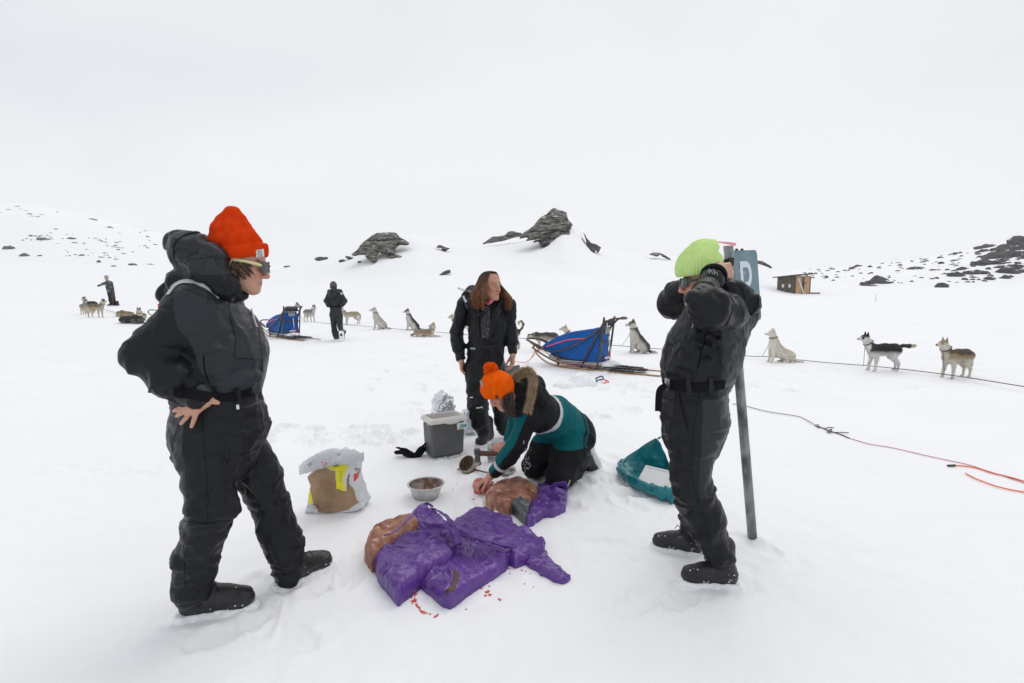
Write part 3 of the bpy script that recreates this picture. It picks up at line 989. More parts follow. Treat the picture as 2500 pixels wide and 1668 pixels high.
def hand_sdf(v, Wr, d, n, side, s=1.0, curl=(25, 35, 25), spread=4, thumb=(0.45, 0.75, 0.35), curls=None, k=0.006):
    """Wr wrist, d finger direction, n palm normal (fingers bend towards it), side +-1 picks the thumb side"""
    Wr = np.array(Wr, float); d = nrm(d); n = np.array(n, float); n = nrm(n - d * (n @ d))
    t = np.cross(d, n) * side
    def add(a, b, ra, rb, kk=k): v.cap((*a, ra * s), (*b, rb * s), kk)
    offs = [.030, .010, -.011, -.030]
    lens = [.072, .080, .074, .058]
    base = [.088, .093, .088, .080]
    for i in range(4):
        kn = Wr + s * (d * base[i] + t * offs[i])
        add(Wr + s * (t * offs[i] * .55 + d * .005), kn, .0145, .0115, .014)
        cc = curls[i] if curls is not None else curl
        sp = R(spread * (1.5 - i))
        dd = nrm(d * math.cos(sp) + t * math.sin(sp))
        ang = 0; p = kn
        for j, fr in enumerate((.46, .30, .24)):
            ang += R(cc[j])
            w = dd * math.cos(ang) + n * math.sin(ang)
            p2 = p + s * w * lens[i] * fr
            r0 = (.0100, .0090, .0082, .0072)[j]; r1 = (.0090, .0082, .0072)[j]
            add(p, p2, r0, r1)
            p = p2
    b0 = Wr + s * (d * .018 + t * .022 + n * .004)
    td = nrm(d * thumb[0] + t * thumb[1] + n * thumb[2])
    b1 = b0 + s * td * .045
    td2 = nrm(d * (thumb[0] + .35) + t * thumb[1] * .6 + n * (thumb[2] + .15))
    b2 = b1 + s * td2 * .034
    b3 = b2 + s * td2 * .024
    add(b0, b1, .0155, .0120, .012); add(b1, b2, .0115, .0100); add(b2, b3, .0100, .0080)

def cloth(V, N, bones, joints, amp=1.0, seed=0, drape=1.0):
    """folds: rings of creases near the joints, drag folds along the limbs, soft bulges"""
    p = V + seed * 3.71
    d = .010 * fbm(p * 5.5, 2)
    nb = len(bones)
    D = np.zeros((nb, len(V)))
    S = np.zeros((nb, len(V)))
    for i, (a, b) in enumerate(bones):
        A, B = np.array(a[:3]), np.array(b[:3])
        ab = B - A; L = np.linalg.norm(ab) + 1e-9
        t = np.clip(((V - A) @ ab) / (L * L), 0, 1)
        D[i] = np.linalg.norm(V - A - t[:, None] * ab, axis=1) / (a[3] + (b[3] - a[3]) * t)
        S[i] = ((V - A) @ ab) / L
    k = D.argmin(0)
    s = S[k, np.arange(len(V))]
    ax = np.array([nrm(np.array(b[:3]) - np.array(a[:3])) for a, b in bones])[k]
    # drag folds : noise stretched along a slant of the limb axis
    side = np.cross(ax, np.array([0.3, 0.9, 0.2])); side /= np.linalg.norm(side, axis=1, keepdims=True) + 1e-9
    u = s + 0.35 * (V * side).sum(1)
    w = fbm(p * 7 + 40, 2)
    warp = u * 17 + 5.5 * w + 3.0 * vnoise(p * 3)
    drag = np.clip(1 - np.abs(((warp / 3.1) % 2) - 1) * 2.1, 0, 1) ** 1.5
    mask = np.clip(fbm(p * 4.2 + 11, 2) * 2.2 + .25, 0, 1)
    d = d + drape * .011 * drag * mask
    r2 = 1 - np.abs(fbm(p * np.array([9, 9, 6]) + 3, 2)) * 3.2
    d = d + drape * .0050 * np.clip(r2, 0, 1) ** 2
    # puffy cloth between sharp creases that run slanting round the limbs
    sid2 = np.cross(ax, side)
    q3 = np.stack([s * 1.0 + .4 * (V * side).sum(1), (V * side).sum(1) * .42, (V * sid2).sum(1) * .42], 1)
    jm = np.zeros(len(V))
    for (c, rad, lam, am) in joints:
        jm = np.maximum(jm, np.exp(-(np.linalg.norm(V - np.array(c, float), axis=1) / (rad * 1.5)) ** 2))
    pf = np.abs(fbm(q3 * 8.5 + 3 + .8 * w[:, None], 2))
    d = d + drape * (.030 * np.minimum(pf, .45) ** .8 - .009) * (.40 + .75 * jm)
    pf2 = np.abs(fbm(q3 * 19 + 31, 1))
    d = d + drape * .008 * (np.minimum(pf2, .4) ** .8 - .2) * jm
    for (c, rad, lam, am) in joints:
        c = np.array(c, float)
        dist = np.linalg.norm(V - c, axis=1)
        e = np.exp(-(dist / rad) ** 2)
        ph = s / (lam * 1.25) * 2 * math.pi + 5.5 * fbm(p * 5.5 + 5, 2) + 1.0 * vnoise(p * 14)
        rg = (0.5 + 0.5 * np.sin(ph)) ** 1.8
        mk = np.clip(.35 + 1.9 * fbm(p * 6 + 23, 2), 0.0, 1.1)
        d = d + am * e * (rg - .4) * mk
    return V + N * (d * amp - .006)[:, None]

class Fig:
    def __init__(self, label, base, res=.006, seed=0, category='person', name='person', group=None):
        self.root = thing(name, label, category, base, group)
        self.caps = []; self.k = []; self.res = res; self.seed = seed; self.joints = []
        self.parts = []
    def c(self, a, b, flat=None, k=.03):
        self.caps.append((tuple(a), tuple(b), flat, k)); return self
    def chain(self, pts, flat=None, k=.03):
        for i in range(len(pts) - 1):
            self.c(pts[i], pts[i + 1], flat, k)
    def joint(self, c, rad=.1, lam=.045, am=.011):
        self.joints.append((c[:3], rad, lam, am))
    def bounds(self, pad=.05, caps=None):
        A = np.array([q for c_ in (caps or self.caps) for q in (c_[0], c_[1])])
        return (A[:, :3] - A[:, 3:]).min(0) - pad, (A[:, :3] + A[:, 3:]).max(0) + pad
    def suit(self, name, mats, matfn=None, amp=1.0, drape=1.0, smooth=1, cut=None, res=None):
        lo, hi = self.bounds()
        v = Vox(lo, hi, res or self.res)
        for a, b, fl, k in self.caps:
            v.cap(a, b, k, fl)
        if cut:
            cut(v)
        V, Q = v.mesh()
        V = relax(V, Q, 2, .5)
        N = vnormals(V, Q)
        V = cloth(V, N, [(a, b) for a, b, f, k in self.caps], self.joints, amp, self.seed, drape)
        V = relax(V, Q, smooth, .4)
        mi = None
        if matfn is not None:
            mi = matfn(V[Q].mean(1))
        o = mesh_obj(name, V, Q, mats, self.root, True, mi)
        self.suit_obj = o
        self.bvh = BVHTree.FromPolygons([tuple(x) for x in V], [tuple(q) for q in Q.tolist()])
        self.V, self.Q = V, Q
        return o
    def body(self, res, skin, head=None, extra=None, shrink=.55, mt=None, colfn=None, pad=.02):
        """one continuous figure under the clothes"""
        A = []
        for a, b, fl, k in self.caps:
            A.append(((*a[:3], a[3] * shrink), (*b[:3], b[3] * shrink), fl, k))
        lo, hi = self.bounds(pad, A)
        if head is not None:
            C, Rm, s = head
            lo = np.minimum(lo, np.array(C) - .15); hi = np.maximum(hi, np.array(C) + .15)
        if extra is not None:
            for e in extra.get('bounds', []):
                lo = np.minimum(lo, e); hi = np.maximum(hi, e)
        v = Vox(lo, hi, res)
        for a, b, fl, k in A:
            v.cap(a, b, .03, fl)
        if head is not None:
            head_sdf(v, C, Rm, s)
            neck = extra.get('neck') if extra else None
            if neck is not None:
                nb = C + Rm @ (np.array([0, -.02, -.07]) * s)
                v.cap((*nb, .052 * s), (*neck[:3], .06), .03)
        if extra is not None and 'fn' in extra:
            extra['fn'](v)
        V, Q = v.mesh()
        V = relax(V, Q, 1, .35)
        col = np.tile(np.array(skin, float), (len(V), 1))
        if head is not None:
            col = head_colour(V, C, Rm, s, skin)
        if colfn: col = colfn(V, col)
        return mesh_obj('body', V, Q, mt or M['skin'], self.root, True, col=col)
    # things laid on the surface of the suit along a line seen in the picture
    def hit(self, px, py, bvh=None):
        d = Vector(ray(px, py)).normalized()
        h = (bvh or self.bvh).ray_cast(Vector((0, 0, CAM_H)), d)
        return h
    def ribbon(self, name, pts, width, mt, n=5, off=.0025, thick=.0015, parent=None, bvh=None, up=None, dense=True):
        line = spline([np.array(p, float) for p in pts], n) if dense else [np.array(p, float) for p in pts]
        P_, N_ = [], []
        for q in line:
            h = self.hit(q[0], q[1], bvh)
            if h[0] is None: continue
            P_.append(np.array(h[0])); N_.append(np.array(h[1]))
        return ribbon3(name, P_, N_, width, mt, off, thick, parent or self.root)
    def seam(self, name, pts, r, mt, n=5, off=.0, parent=None, bvh=None):
        line = spline([np.array(p, float) for p in pts], n)
        P_ = []
        for q in line:
            h = self.hit(q[0], q[1], bvh)
            if h[0] is not None: P_.append(np.array(h[0]) + np.array(h[1]) * off)
        if len(P_) < 2: return None
        mb = MB(); mb.tube(P_, r, 6)
        return mb.build(name, mt, parent or self.root)

def ribbon3(name, P_, N_, width, mt, off=.0025, thick=.0015, parent=None, loc=None, smoothn=2):
    n = len(P_)
    if n < 2: return None
    N_ = np.array(N_, float); P_ = np.array(P_, float)
    for _ in range(smoothn):
        N2 = N_.copy(); P2 = P_.copy()
        N2[1:-1] = (N_[:-2] + N_[1:-1] * 2 + N_[2:]) / 4; P2[1:-1] = (P_[:-2] + P_[1:-1] * 2 + P_[2:]) / 4
        N_, P_ = N2 / np.linalg.norm(N2, axis=1, keepdims=True), P2
    W = [width] * n if np.isscalar(width) else list(np.interp(np.linspace(0, 1, n), np.linspace(0, 1, len(width)), width))
    rings = []
    for i in range(n):
        d = P_[min(i + 1, n - 1)] - P_[max(i - 1, 0)]
        s = nrm(np.cross(d, N_[i])) * W[i] * .5
        a = P_[i] + N_[i] * off; b = a + N_[i] * thick
        rings.append(np.array([a - s, a + s, b + s * .96, b - s * .96]))
    mb = MB(); mb.loft(rings)
    return mb.build(name, mt, parent, smooth=False, loc=loc if loc is not None else (tuple(P_[0]) if parent is None else None))

def hat_loft(rings_px, Y, depth, seg=96, ribs=0, rib_amp=0, wr=0, seed=0, tip=True, ylean=0.0, sub=5, ribfrom=0, tol=None):
    """hat from left/right edges seen at distance Y; depth = ratio of the half width across the view"""
    E = np.array([[l[0], l[1], r[0], r[1]] for l, r in rings_px], float)
    pts = spline(list(E), sub)
    rings = []
    n = len(pts)
    for i, e in enumerate(pts):
        Yc = Y + ylean * i / n
        a = P(e[0], e[1], Yc); b = P(e[2], e[3], Yc)
        c = (a + b) / 2; u = (b - a) / 2
        hw = np.linalg.norm(u)
        dep = depth if np.isscalar(depth) else np.interp(i / n, np.linspace(0, 1, len(depth)), depth)
        w = np.array([0, 1, 0]) * hw * dep
        th = np.linspace(0, 2 * math.pi, seg, endpoint=False)
        rad = np.ones(seg)
        if ribs and i / n >= ribfrom:
            rad = rad + rib_amp * np.cos(th * ribs) * min(1, hw / .05)
        ring = c + np.outer(np.cos(th) * rad, u) + np.outer(np.sin(th) * rad, w)
        rings.append(ring)
    if tip:
        c = rings[-1].mean(0)
        rings.append(c + (rings[-1] - c) * .5); rings.append(c + (rings[-1] - c) * .08)
    if wr:
        for i, rg in enumerate(rings):
            c = rg.mean(0); f = i / len(rings)
            d = wr * f * (fbm(rg * 14 + seed, 3) - .6 * np.abs(fbm(rg * np.array([22, 22, 9]) + seed, 2)))
            rings[i] = rg + (rg - c) / (np.linalg.norm(rg - c, axis=1, keepdims=True) + 1e-6) * d[:, None]
    return rings

# ---- boots, shared meshes, x = toe direction
def _boot():
    v = Vox((-.17, -.09, -.01), (.21, .09, .30), .0055)
    v.cap((-.075, 0, .062, .052), (.105, 0, .056, .049), .03, ((0, 1, 0), .95))
    v.ell((.115, 0, .058), (.062, .056, .046), None, .03)
    v.cap((-.05, 0, .10, .052), (.055, 0, .088, .043), .035)
    v.cap((-.050, 0, .10, .056), (-.045, 0, .23, .060), .03)
    v.box((0, 0, -.05), (.3, .2, .075), None, .0, .006, 'sub')
    V, Q = v.mesh(); V = relax(V, Q, 2)
    N = vnormals(V, Q)
    d = .003 * np.exp(-((V[:, 2] - (.075 + .10 * (V[:, 0]) ** 2 * 5)) / .006) ** 2)      # rand line
    d -= .0035 * np.exp(-((V[:, 2] - .052 - .12 * V[:, 0]) / .004) ** 2)
    d += np.where(V[:, 2] > .11, .005 * fbm(V * np.array([9, 9, 26]), 2), 0)
    V = V + N * d[:, None]
    up = mesh_obj('boot_upper', V, Q, M['rubber'])
    outl = [(.175, 0), (.168, .03), (.14, .052), (.09, .058), (.03, .047), (-.03, .044), (-.09, .052), (-.125, .043), (-.138, 0)]
    outl = outl + [(x, -y) for x, y in outl[-2:0:-1]]
    outl = [(x, y) for x, y in spline([np.array(p + (0,)) for p in outl], 3, True) for _ in (0,)] if False else outl
    v = Vox((-.16, -.08, -.01), (.2, .08, .05), .004)
    v.prism(np.array(outl) * .965, .006, lambda U, Vv, d2: .030 + .06 * np.clip(U - .1, 0, 1) + 0 * U, rnd=.006)
    V, Q = v.mesh(); V = relax(V, Q, 1)
    so = mesh_obj('boot_sole', V, Q, M['rubber'])
    v = Vox((-.18, -.09, -.015), (.21, .09, .06), .004)
    g = np.array(outl) * 1.055
    v.prism(g, -.008, .040, rnd=.005)
    X, Y_, Z = np.meshgrid(*[v.lo[i] + v.res * np.arange(v.n[i]) for i in range(3)], indexing='ij')
    pts = np.stack([X, Y_, Z], -1)
    nn = fbm(pts * 30, 2) * .009 + fbm(pts * 90 + 5, 2) * .006
    rim = np.minimum(np.abs(poly_sdf(g, X, Y_)), .03)
    v.F = v.F + nn.astype(np.float32) + (np.clip((Z - .019) * .6, 0, 1) - .010).astype(np.float32) + (.004 * fbm(pts * 11 + 3, 2)).astype(np.float32)
    V, Q = v.mesh()
    rs = np.random.RandomState(4); uv = np.array([u_.co[:] for u_ in up.data.vertices]); ok = np.where((uv[:, 2] < .15) & (uv[:, 2] > .03))[0]
    cq = np.array([(0, 1, 3, 2), (4, 6, 7, 5), (0, 4, 5, 1), (2, 3, 7, 6), (0, 2, 6, 4), (1, 5, 7, 3)]); cv = np.array([(x, y, z) for x in (-1, 1) for y in (-1, 1) for z in (-1, 1)], float)
    for k in range(60):
        c = uv[ok[rs.randint(len(ok))]]
        if rs.rand() < .55 and c[2] > .06: continue
        s_ = rs.uniform(.0008, .0028)
        Q = np.concatenate([Q, cq + len(V)]); V = np.concatenate([V, c + cv * s_ * np.array([1.4, 1.2, .8])])
    sn = mesh_obj('boot_snow', V, Q, M['snow_bits'])
    for o in (up, so, sn):
        COL.objects.unlink(o)
    return up.data, so.data, sn.data
BOOT_UP, BOOT_SOLE, BOOT_SNOW = _boot()

def boot(parent, heel, toe, roll=0.0, s=1.0, up=(0, 0, 1), snow=True, strap=True, laces=True):
    """heel, toe: points on the ground under the sole"""
    heel, toe = np.array(heel, float), np.array(toe, float)
    f = nrm(toe - heel); u = nrm(np.array(up, float) - f * (np.array(up, float) @ f)); sd = np.cross(u, f)
    mid = heel + f * .138 * s
    Mx = Matrix([[*(f[i], sd[i], u[i]), mid[i]] for i in range(3)] + [[0, 0, 0, 1]]) @ Matrix.Diagonal((s, s, s, 1))
    off = Matrix.Translation(-origin_of(parent))
    o = bpy.data.objects.new('boot', BOOT_UP); COL.objects.link(o); o.parent = parent
    o.matrix_local = off @ Mx
    for nm, me in (('sole', BOOT_SOLE),) + ((('snow_crust', BOOT_SNOW),) if snow else ()):
        c = bpy.data.objects.new(nm, me); COL.objects.link(c); c.parent = o
    W = lambda x, y, z: (x, y, z)
    if laces:
        mb = MB()
        for k, x in enumerate((.01, .03, .05, .07)):
            z = .148 - (x) * .62
            mb.tube([(x - .006, -.03, z - .012), (x, -.012, z + .002), (x, .012, z + .002), (x - .006, .03, z - .012)], .0028, 6)
        mb.tube([(.012, -.02, .15), (.03, -.035, .16), (.045, -.045, .13)], .0025, 6)
        me = mb.build('lace', M['black_nylon'], None, world_space=False).data
        lo = [x for x in bpy.data.objects if x.data == me][0]
        lo.parent = o
    return o

SKIN = (.52, .285, .205)
SKIN2 = (.52, .27, .19)
# ================================================================== woman with orange beanie, left
def build_L():
    f = Fig('woman in black snowsuit and orange beanie, right hand on hip, nearest at the left', (-1.25, 2.25, 0), .0062, 1)
    X = (1, 0, 0)
    f.chain([Pr(503, 765, 2.20, 96), Pr(536, 860, 2.20, 124), Pr(536, 912, 2.20, 118), Pr(532, 958, 2.2, 96)], (X, .80), .05)
    f.chain([Pr(530, 975, 2.2, 98), Pr(536, 1040, 2.2, 116), Pr(535, 1085, 2.2, 104)], (X, .92), .04)
    f.c(Pr(478, 742, 2.06, 58), Pr(520, 735, 2.34, 56), None, .06)
    # near arm
    sh, el, cf = Pr(466, 760, 2.03, 58), Pr(350, 866, 1.92, 50), Pr(464, 962, 1.965, 37)
    f.c(sh, el, None, .04); f.c(el, Pr(412, 920, 1.94, 52), None, .02); f.c(Pr(412, 920, 1.94, 52), cf, None, .015); f.c(cf, Pr(480, 968, 1.955, 29), None, .015); f.c(Pr(345, 850, 1.92, 40), Pr(322, 862, 1.9, 20), None, .03)
    f.chain([Pr(535, 745, 2.36, 52), Pr(545, 860, 2.50, 50), Pr(560, 955, 2.42, 34)], None, .03)
    # legs
    L1 = [Pr(506, 1070, 2.11, 76), Pr(510, 1150, 2.09, 62), Pr(516, 1235, 2.07, 60), Pr(482, 1355, 2.11, 51), Pr(472, 1440, 2.13, 46)]
    L2 = [Pr(570, 1065, 2.30, 70), Pr(632, 1165, 2.35, 54), Pr(655, 1222, 2.38, 47), Pr(690, 1320, 2.39, 48), Pr(706, 1388, 2.40, 39)]
    f.chain(L1, None, .02); f.chain(L2, None, .008)
    f.joint(el, .13, .05, .014); f.joint(cf, .09, .03, .008); f.joint(L1[2], .12, .05, .014); f.joint(L1[4], .12, .032, .012); f.joint(L2[2], .11, .05, .014); f.joint(L2[4], .10, .03, .011)
    f.joint(L1[0], .12, .06, .010); f.joint(Pr(520, 950, 2.1, 1), .16, .05, .008); f.joint(L1[3], .10, .05, .008)
    sh_a = np.array(sh[:3]); el_a = np.array(el[:3])
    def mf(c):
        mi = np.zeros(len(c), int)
        # jacket front in lighter charcoal: light falling on the chest, painted into the colour
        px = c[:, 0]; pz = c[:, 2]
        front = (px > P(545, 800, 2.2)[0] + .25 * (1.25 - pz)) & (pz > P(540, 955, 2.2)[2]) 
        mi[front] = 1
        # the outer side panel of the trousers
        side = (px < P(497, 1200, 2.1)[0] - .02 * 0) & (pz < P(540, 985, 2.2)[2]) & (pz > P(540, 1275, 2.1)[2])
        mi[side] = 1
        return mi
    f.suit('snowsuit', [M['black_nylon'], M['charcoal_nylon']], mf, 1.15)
    # body with head and hand
    C = P(589, 642, 2.2); Rm = frame((.93, .22, -.30), (.30, .02, .95))
    def hand(v):
        def q(x, y, Y, r): return Pr(x, y, Y, r)
        Yh = 1.975
        wr = q(496, 976, 1.965, 17)
        kn = [(481, 1003), (467, 1006), (453, 1003), (443, 996)]
        tip = [(467, 1044), (441, 1036), (430, 1017), (424, 1004)]
        for i, (a, b) in enumerate(zip(kn, tip)):
            v.cap(wr, q(a[0], a[1], Yh - .008, 7.6), .012)
            m = ((a[0] * .5 + b[0] * .5), (a[1] * .5 + b[1] * .5))
            v.cap(q(a[0], a[1], Yh - .008, 6.2), q(m[0], m[1], Yh - .016, 5.7), .004)
            v.cap(q(m[0], m[1], Yh - .016, 5.7), q(b[0] + (m[0] - b[0]) * .1, b[1] + (m[1] - b[1]) * .1, Yh - .006, 4.6), .003)
        v.cap(q(496, 976, Yh - .005, 10), q(512, 976, Yh - .012, 7.2), .010)
        v.cap(q(512, 976, Yh - .012, 7), q(522, 981, Yh - .014, 6.4), .004)
        v.cap(q(522, 981, Yh - .014, 6.4), q(532, 984, Yh - .010, 5.0), .003)
        v.cap(q(465, 965, 1.965, 18), wr, .02)
        v.cap(q(486, 990, Yh - .004, 14), q(462, 1000, Yh - .006, 10), .012); v.cap(q(480, 1001, Yh - .008, 8.5), q(448, 1000, Yh - .008, 8), .01)
    f.body(.0045, SKIN, (C, Rm, 1.0), {'neck': P(548, 712, 2.2), 'fn': hand, 'bounds': [P(415, 1055, 1.93)]}, .5)
    r = f.root
    # hood, collar
    h = Fig.__new__(Fig); h.root = r; h.caps = []; h.res = .006; h.seed = 5; h.joints = []
    for Y, dx in ((2.09, 0), (2.2, -2), (2.31, 2)):
        h.c(Pr(464 + dx, 612, Y, 42), Pr(512, 628, Y, 34), None, .04)
        h.c(Pr(464 + dx, 618, Y, 42), Pr(528, 668, Y, 38), None, .04)
    h.c(Pr(500, 655, 2.05, 30), Pr(572, 705, 2.08, 20), None, .04)
    h.c(Pr(500, 655, 2.34, 30), Pr(575, 700, 2.32, 20), None, .04)
    h.c(Pr(440, 690, 2.12, 34), Pr(540, 705, 2.08, 30), None, .05)
    h.c(Pr(418, 716, 2.30, 32), Pr(470, 700, 2.22, 44), None, .04)
    h.c(Pr(540, 722, 2.12, 26), Pr(592, 722, 2.2, 20), None, .04)
    h.joint(P(440, 590, 2.1), .12, .022, .005); h.joint(P(470, 650, 2.06), .12, .05, .010); h.joint(P(410, 715, 2.28), .12, .045, .012)
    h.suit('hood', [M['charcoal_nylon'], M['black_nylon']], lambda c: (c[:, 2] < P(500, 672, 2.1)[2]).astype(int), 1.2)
    h.seam('hood_rim', [(425, 628), (424, 600), (440, 580), (462, 570), (490, 568)], .004, M['black_nylon'], off=.001)
    h.seam('hood_seam', [(432, 640), (470, 634), (510, 628), (530, 622)], .0018, M['black_nylon'], off=.0)
    h.seam('hood_seam', [(446, 640), (480, 668), (520, 700), (560, 712)], .0018, M['black_nylon'])
    f.ribbon('reflective_stripe', [(411, 720), (422, 704), (436, 693), (455, 688), (476, 691), (497, 699), (518, 713), (534, 727)], .021, M['reflective'], bvh=None)
    h.ribbon('reflective_stripe', [(414, 716), (424, 702), (436, 693), (455, 688), (476, 691), (497, 699), (512, 708)], .021, M['reflective'])
    # belt and buckle
    pts = [(425, 955), (460, 962), (500, 968), (540, 970), (580, 965), (612, 955)]
    f.ribbon('belt', pts, .042, M['plain_black_cloth'], off=.004, thick=.004)
    f.ribbon('belt_loop', [(578, 948), (580, 985)], .02, M['black_nylon'], off=.009, thick=.003)
    mb = MB(); a = P(600, 960, 2.1); mb.tube([a, P(612, 966, 2.09), P(622, 963, 2.1)], .006, 6, flat=((0, 1, 0), .4)); mb.build('belt_end', M['plain_black_cloth'], r)
    # seams, zips, pockets
    f.seam('seam', [(560, 770), (575, 830), (572, 872), (600, 876), (640, 880)], .0016, M['plain_black_cloth'])
    f.seam('pocket_zip', [(497, 868), (500, 905), (512, 938)], .003, M['plain_black_cloth'])
    f.seam('front_zip', [(604, 735), (628, 790), (638, 850), (640, 900), (628, 935)], .0035, M['rubber'])
    f.seam('side_seam', [(493, 1000), (496, 1060), (500, 1120), (505, 1180), (507, 1250), (508, 1275)], .0015, M['plain_black_cloth'])
    f.seam('side_seam', [(447, 1272), (480, 1276), (520, 1278), (560, 1270), (578, 1262)], .002, M['plain_black_cloth'])
    f.seam('side_seam', [(448, 1330), (450, 1380), (450, 1436)], .0015, M['plain_black_cloth'])
    f.seam('side_seam', [(606, 1120), (632, 1160), (650, 1205)], .0015, M['plain_black_cloth'])
    f.ribbon('drawcord', [(594, 722), (604, 738), (612, 762), (618, 785), (624, 800)], .007, M['cord_pale'], off=.006, thick=.004)
    f.ribbon('pocket_tab', [(578, 988), (580, 1000)], .012, M['snow_bits'], off=.003)
    # cuff of the sleeve
    # beanie
    rings = [((556, 648), (636, 624)), ((538, 640), (648, 626)), ((528, 628), (651, 614)), ((524, 616), (648, 596)), ((528, 613), (640, 594)),
             ((513, 596), (636, 584)), ((514, 574), (627, 567)), ((523, 547), (612, 545)), ((534, 525), (599, 526)), ((545, 509), (586, 510)), ((555, 503), (575, 504))]
    rg = hat_loft(rings, 2.2, [.82, .86, .86, .82, .75, .6, .5], 176, 58, .016, .035, 3, ribfrom=0.0)
    mb = MB(); mb.loft(rg); mb.build('beanie', M['orange_knit'], r)
    # woven label on the cuff
    bv = BVHTree.FromPolygons([tuple(x) for x in np.concatenate(mb.V)], mb.F)
    def lab(px0, py0, px1, py1, name, mt, off, skew=0):
        pts, nn = [], []
        for t in np.linspace(0, 1, 5):
            hq = f.hit(px0 + (px1 - px0) * t, py0 + (py1 - py0) * t, bv)
            if hq[0] is not None: pts.append(np.array(hq[0])); nn.append(np.array(hq[1]))
        return pts, nn
    pts, nn = lab(624, 620, 644, 617, 'x', None, 0)
    if len(pts) > 2:
        ribbon3('woven_label', pts, nn, .032, M['label_white'], .002, .0012, r)
        cpt = pts[len(pts) // 2]; n0 = nrm(nn[len(pts) // 2]); u0 = nrm(pts[-1] - pts[0]); w0 = np.cross(n0, u0)
        mbq = MB()
        ring = [cpt + n0 * .005 + .009 * (math.cos(a) * u0 + math.sin(a) * w0) for a in np.linspace(0, 2 * math.pi, 16, endpoint=False)]
        mbq.tube(ring, .0009, 4, closed=True)
        mbq.tube([cpt + n0 * .005 + w0 * .005, cpt + n0 * .005 - w0 * .005], .0009, 4)
        for sgn in (-1, 1):
            mbq.tube([cpt + n0 * .005 + u0 * .013 + w0 * sgn * .013, cpt + n0 * .005 - u0 * .013 + w0 * sgn * .013], .0007, 4)
        mbq.build('label_emblem', M['ink'], r)
    # hair under the beanie
    hair_locks(r, [[(572, 640), (575, 652), (582, 662), (590, 672), (597, 680)], [(580, 640), (588, 652), (598, 664), (610, 673)], [(588, 638), (597, 650), (605, 662), (613, 671)],
                   [(594, 636), (600, 648), (609, 660)], [(576, 644), (580, 656), (584, 670), (588, 684)], [(568, 640), (568, 652), (574, 662)], [(600, 636), (604, 644), (612, 652)]], C, Rm, 7, .006, (.045, .024, .015), seed=1)
    # sunglasses
    sunglasses(r, C, Rm, (.035, .055, .055), (.62, .60, .30))
    # earring
    mb = MB(); e = C + Rm @ np.array([.084 if (Rm[:, 0] @ np.array([0, -1, 0])) > 0 else -.084, -.002, -.034]); mb.tube([e, e + np.array([0, 0, -.008])], .003, 6); mb.build('earring', M['gold'], r)
    # boots
    g = lambda px, py: G(px, py, -.020)
    boot(r, g(430, 1505), g(598, 1478), s=1.02)
    boot(r, g(674, 1438), g(805, 1374), s=.97)
    return f

def hair_locks(root, lines, C, Rm, n, r, colour, seed=0, spread=.012, name='hair', Y=None, mt=None, push=.004):
    """lines in picture pixels laid over the head surface, each a sheaf of fine strands"""
    rs = np.random.RandomState(seed)
    v = Vox(np.array(C) - .16, np.array(C) + .16, .006)
    head_sdf(v, C, Rm)
    V, Q = v.mesh()
    bv = BVHTree.FromPolygons([tuple(x) for x in V], [tuple(q) for q in Q.tolist()])
    mb = MB()
    for ln in lines:
        base = []
        last = None
        for q in spline([np.array(p, float) for p in ln], 3):
            h = bv.ray_cast(Vector((0, 0, CAM_H)), Vector(ray(q[0], q[1])).normalized())
            if h[0] is not None:
                last = np.array(h[0]); base.append(last + np.array(h[1]) * push)
            elif last is not None:
                base.append(P(q[0], q[1], base[-1][1]))
        if len(base) < 2: continue
        for k in range(n):
            o = rs.normal(size=3) * spread * .45
            m = len(base)
            pts = [b + o * (0.4 + .8 * i / m) + rs.normal(size=3) * .001 for i, b in enumerate(base)]
            mb.tube(pts, [r * (.9 if i < m - 2 else .35) * rs.uniform(.4, .8) for i in range(m)], 5)
    o = mb.build(name, mt or M['brown_hair'], root)
    return o

def sunglasses(root, C, Rm, lens_c, arm_c, s=1.0):
    am_ = M['frame_arm'] if arm_c else M['frame_grey']
    W = lambda x, y, z: np.array(C) + Rm @ (np.array([x, y, z], float) * s)
    mb = MB()
    for q in (-1, 1):
        cx = q * .033
        ring = []
        outer, inner = [], []
        for a in np.linspace(0, 2 * math.pi, 20, endpoint=False):
            x = cx + .030 * math.cos(a); z = .012 + .021 * math.sin(a) * (1 + .1 * math.cos(a) * q)
            y = .108 - 5.2 * x * x - .3 * (z - .012)
            outer.append(W(x, y, z)); 
        mb.tube(outer, .0035 * s, 6, closed=True)
        mb.tube([W(q * .060, .092, .018), W(q * .078, .070, .020), W(q * .083, .03, .018), W(q * .084, -.01, .008)], .0042 * s, 6, m=1, flat=((0, 0, 1), 1.5))
    mb.tube([W(-.008, .108, .018), W(0, .112, .020), W(.008, .108, .018)], .003 * s, 6)
    o = mb.build('sunglasses', [M['frame_grey'], am_], root)
    ml = MB()
    for q in (-1, 1):
        cx = q * .033
        G_ = np.zeros((7, 9, 3))
        rr = []
        for a in np.linspace(0, 2 * math.pi, 20, endpoint=False):
            rr.append((cx + .029 * math.cos(a), .012 + .020 * math.sin(a) * (1 + .1 * math.cos(a) * q)))
        rings = []
        for f_ in (1, .6, .25, .02):
            rings.append(np.array([W(cx + (x - cx) * f_, .109 - 5.2 * (cx + (x - cx) * f_) ** 2 - .3 * ((z - .012) * f_) + .002 * (1 - f_), .012 + (z - .012) * f_) for x, z in rr]))
        ml.loft(rings, cap=False)
    ml.build('lens', M['lens'], o)
    return o

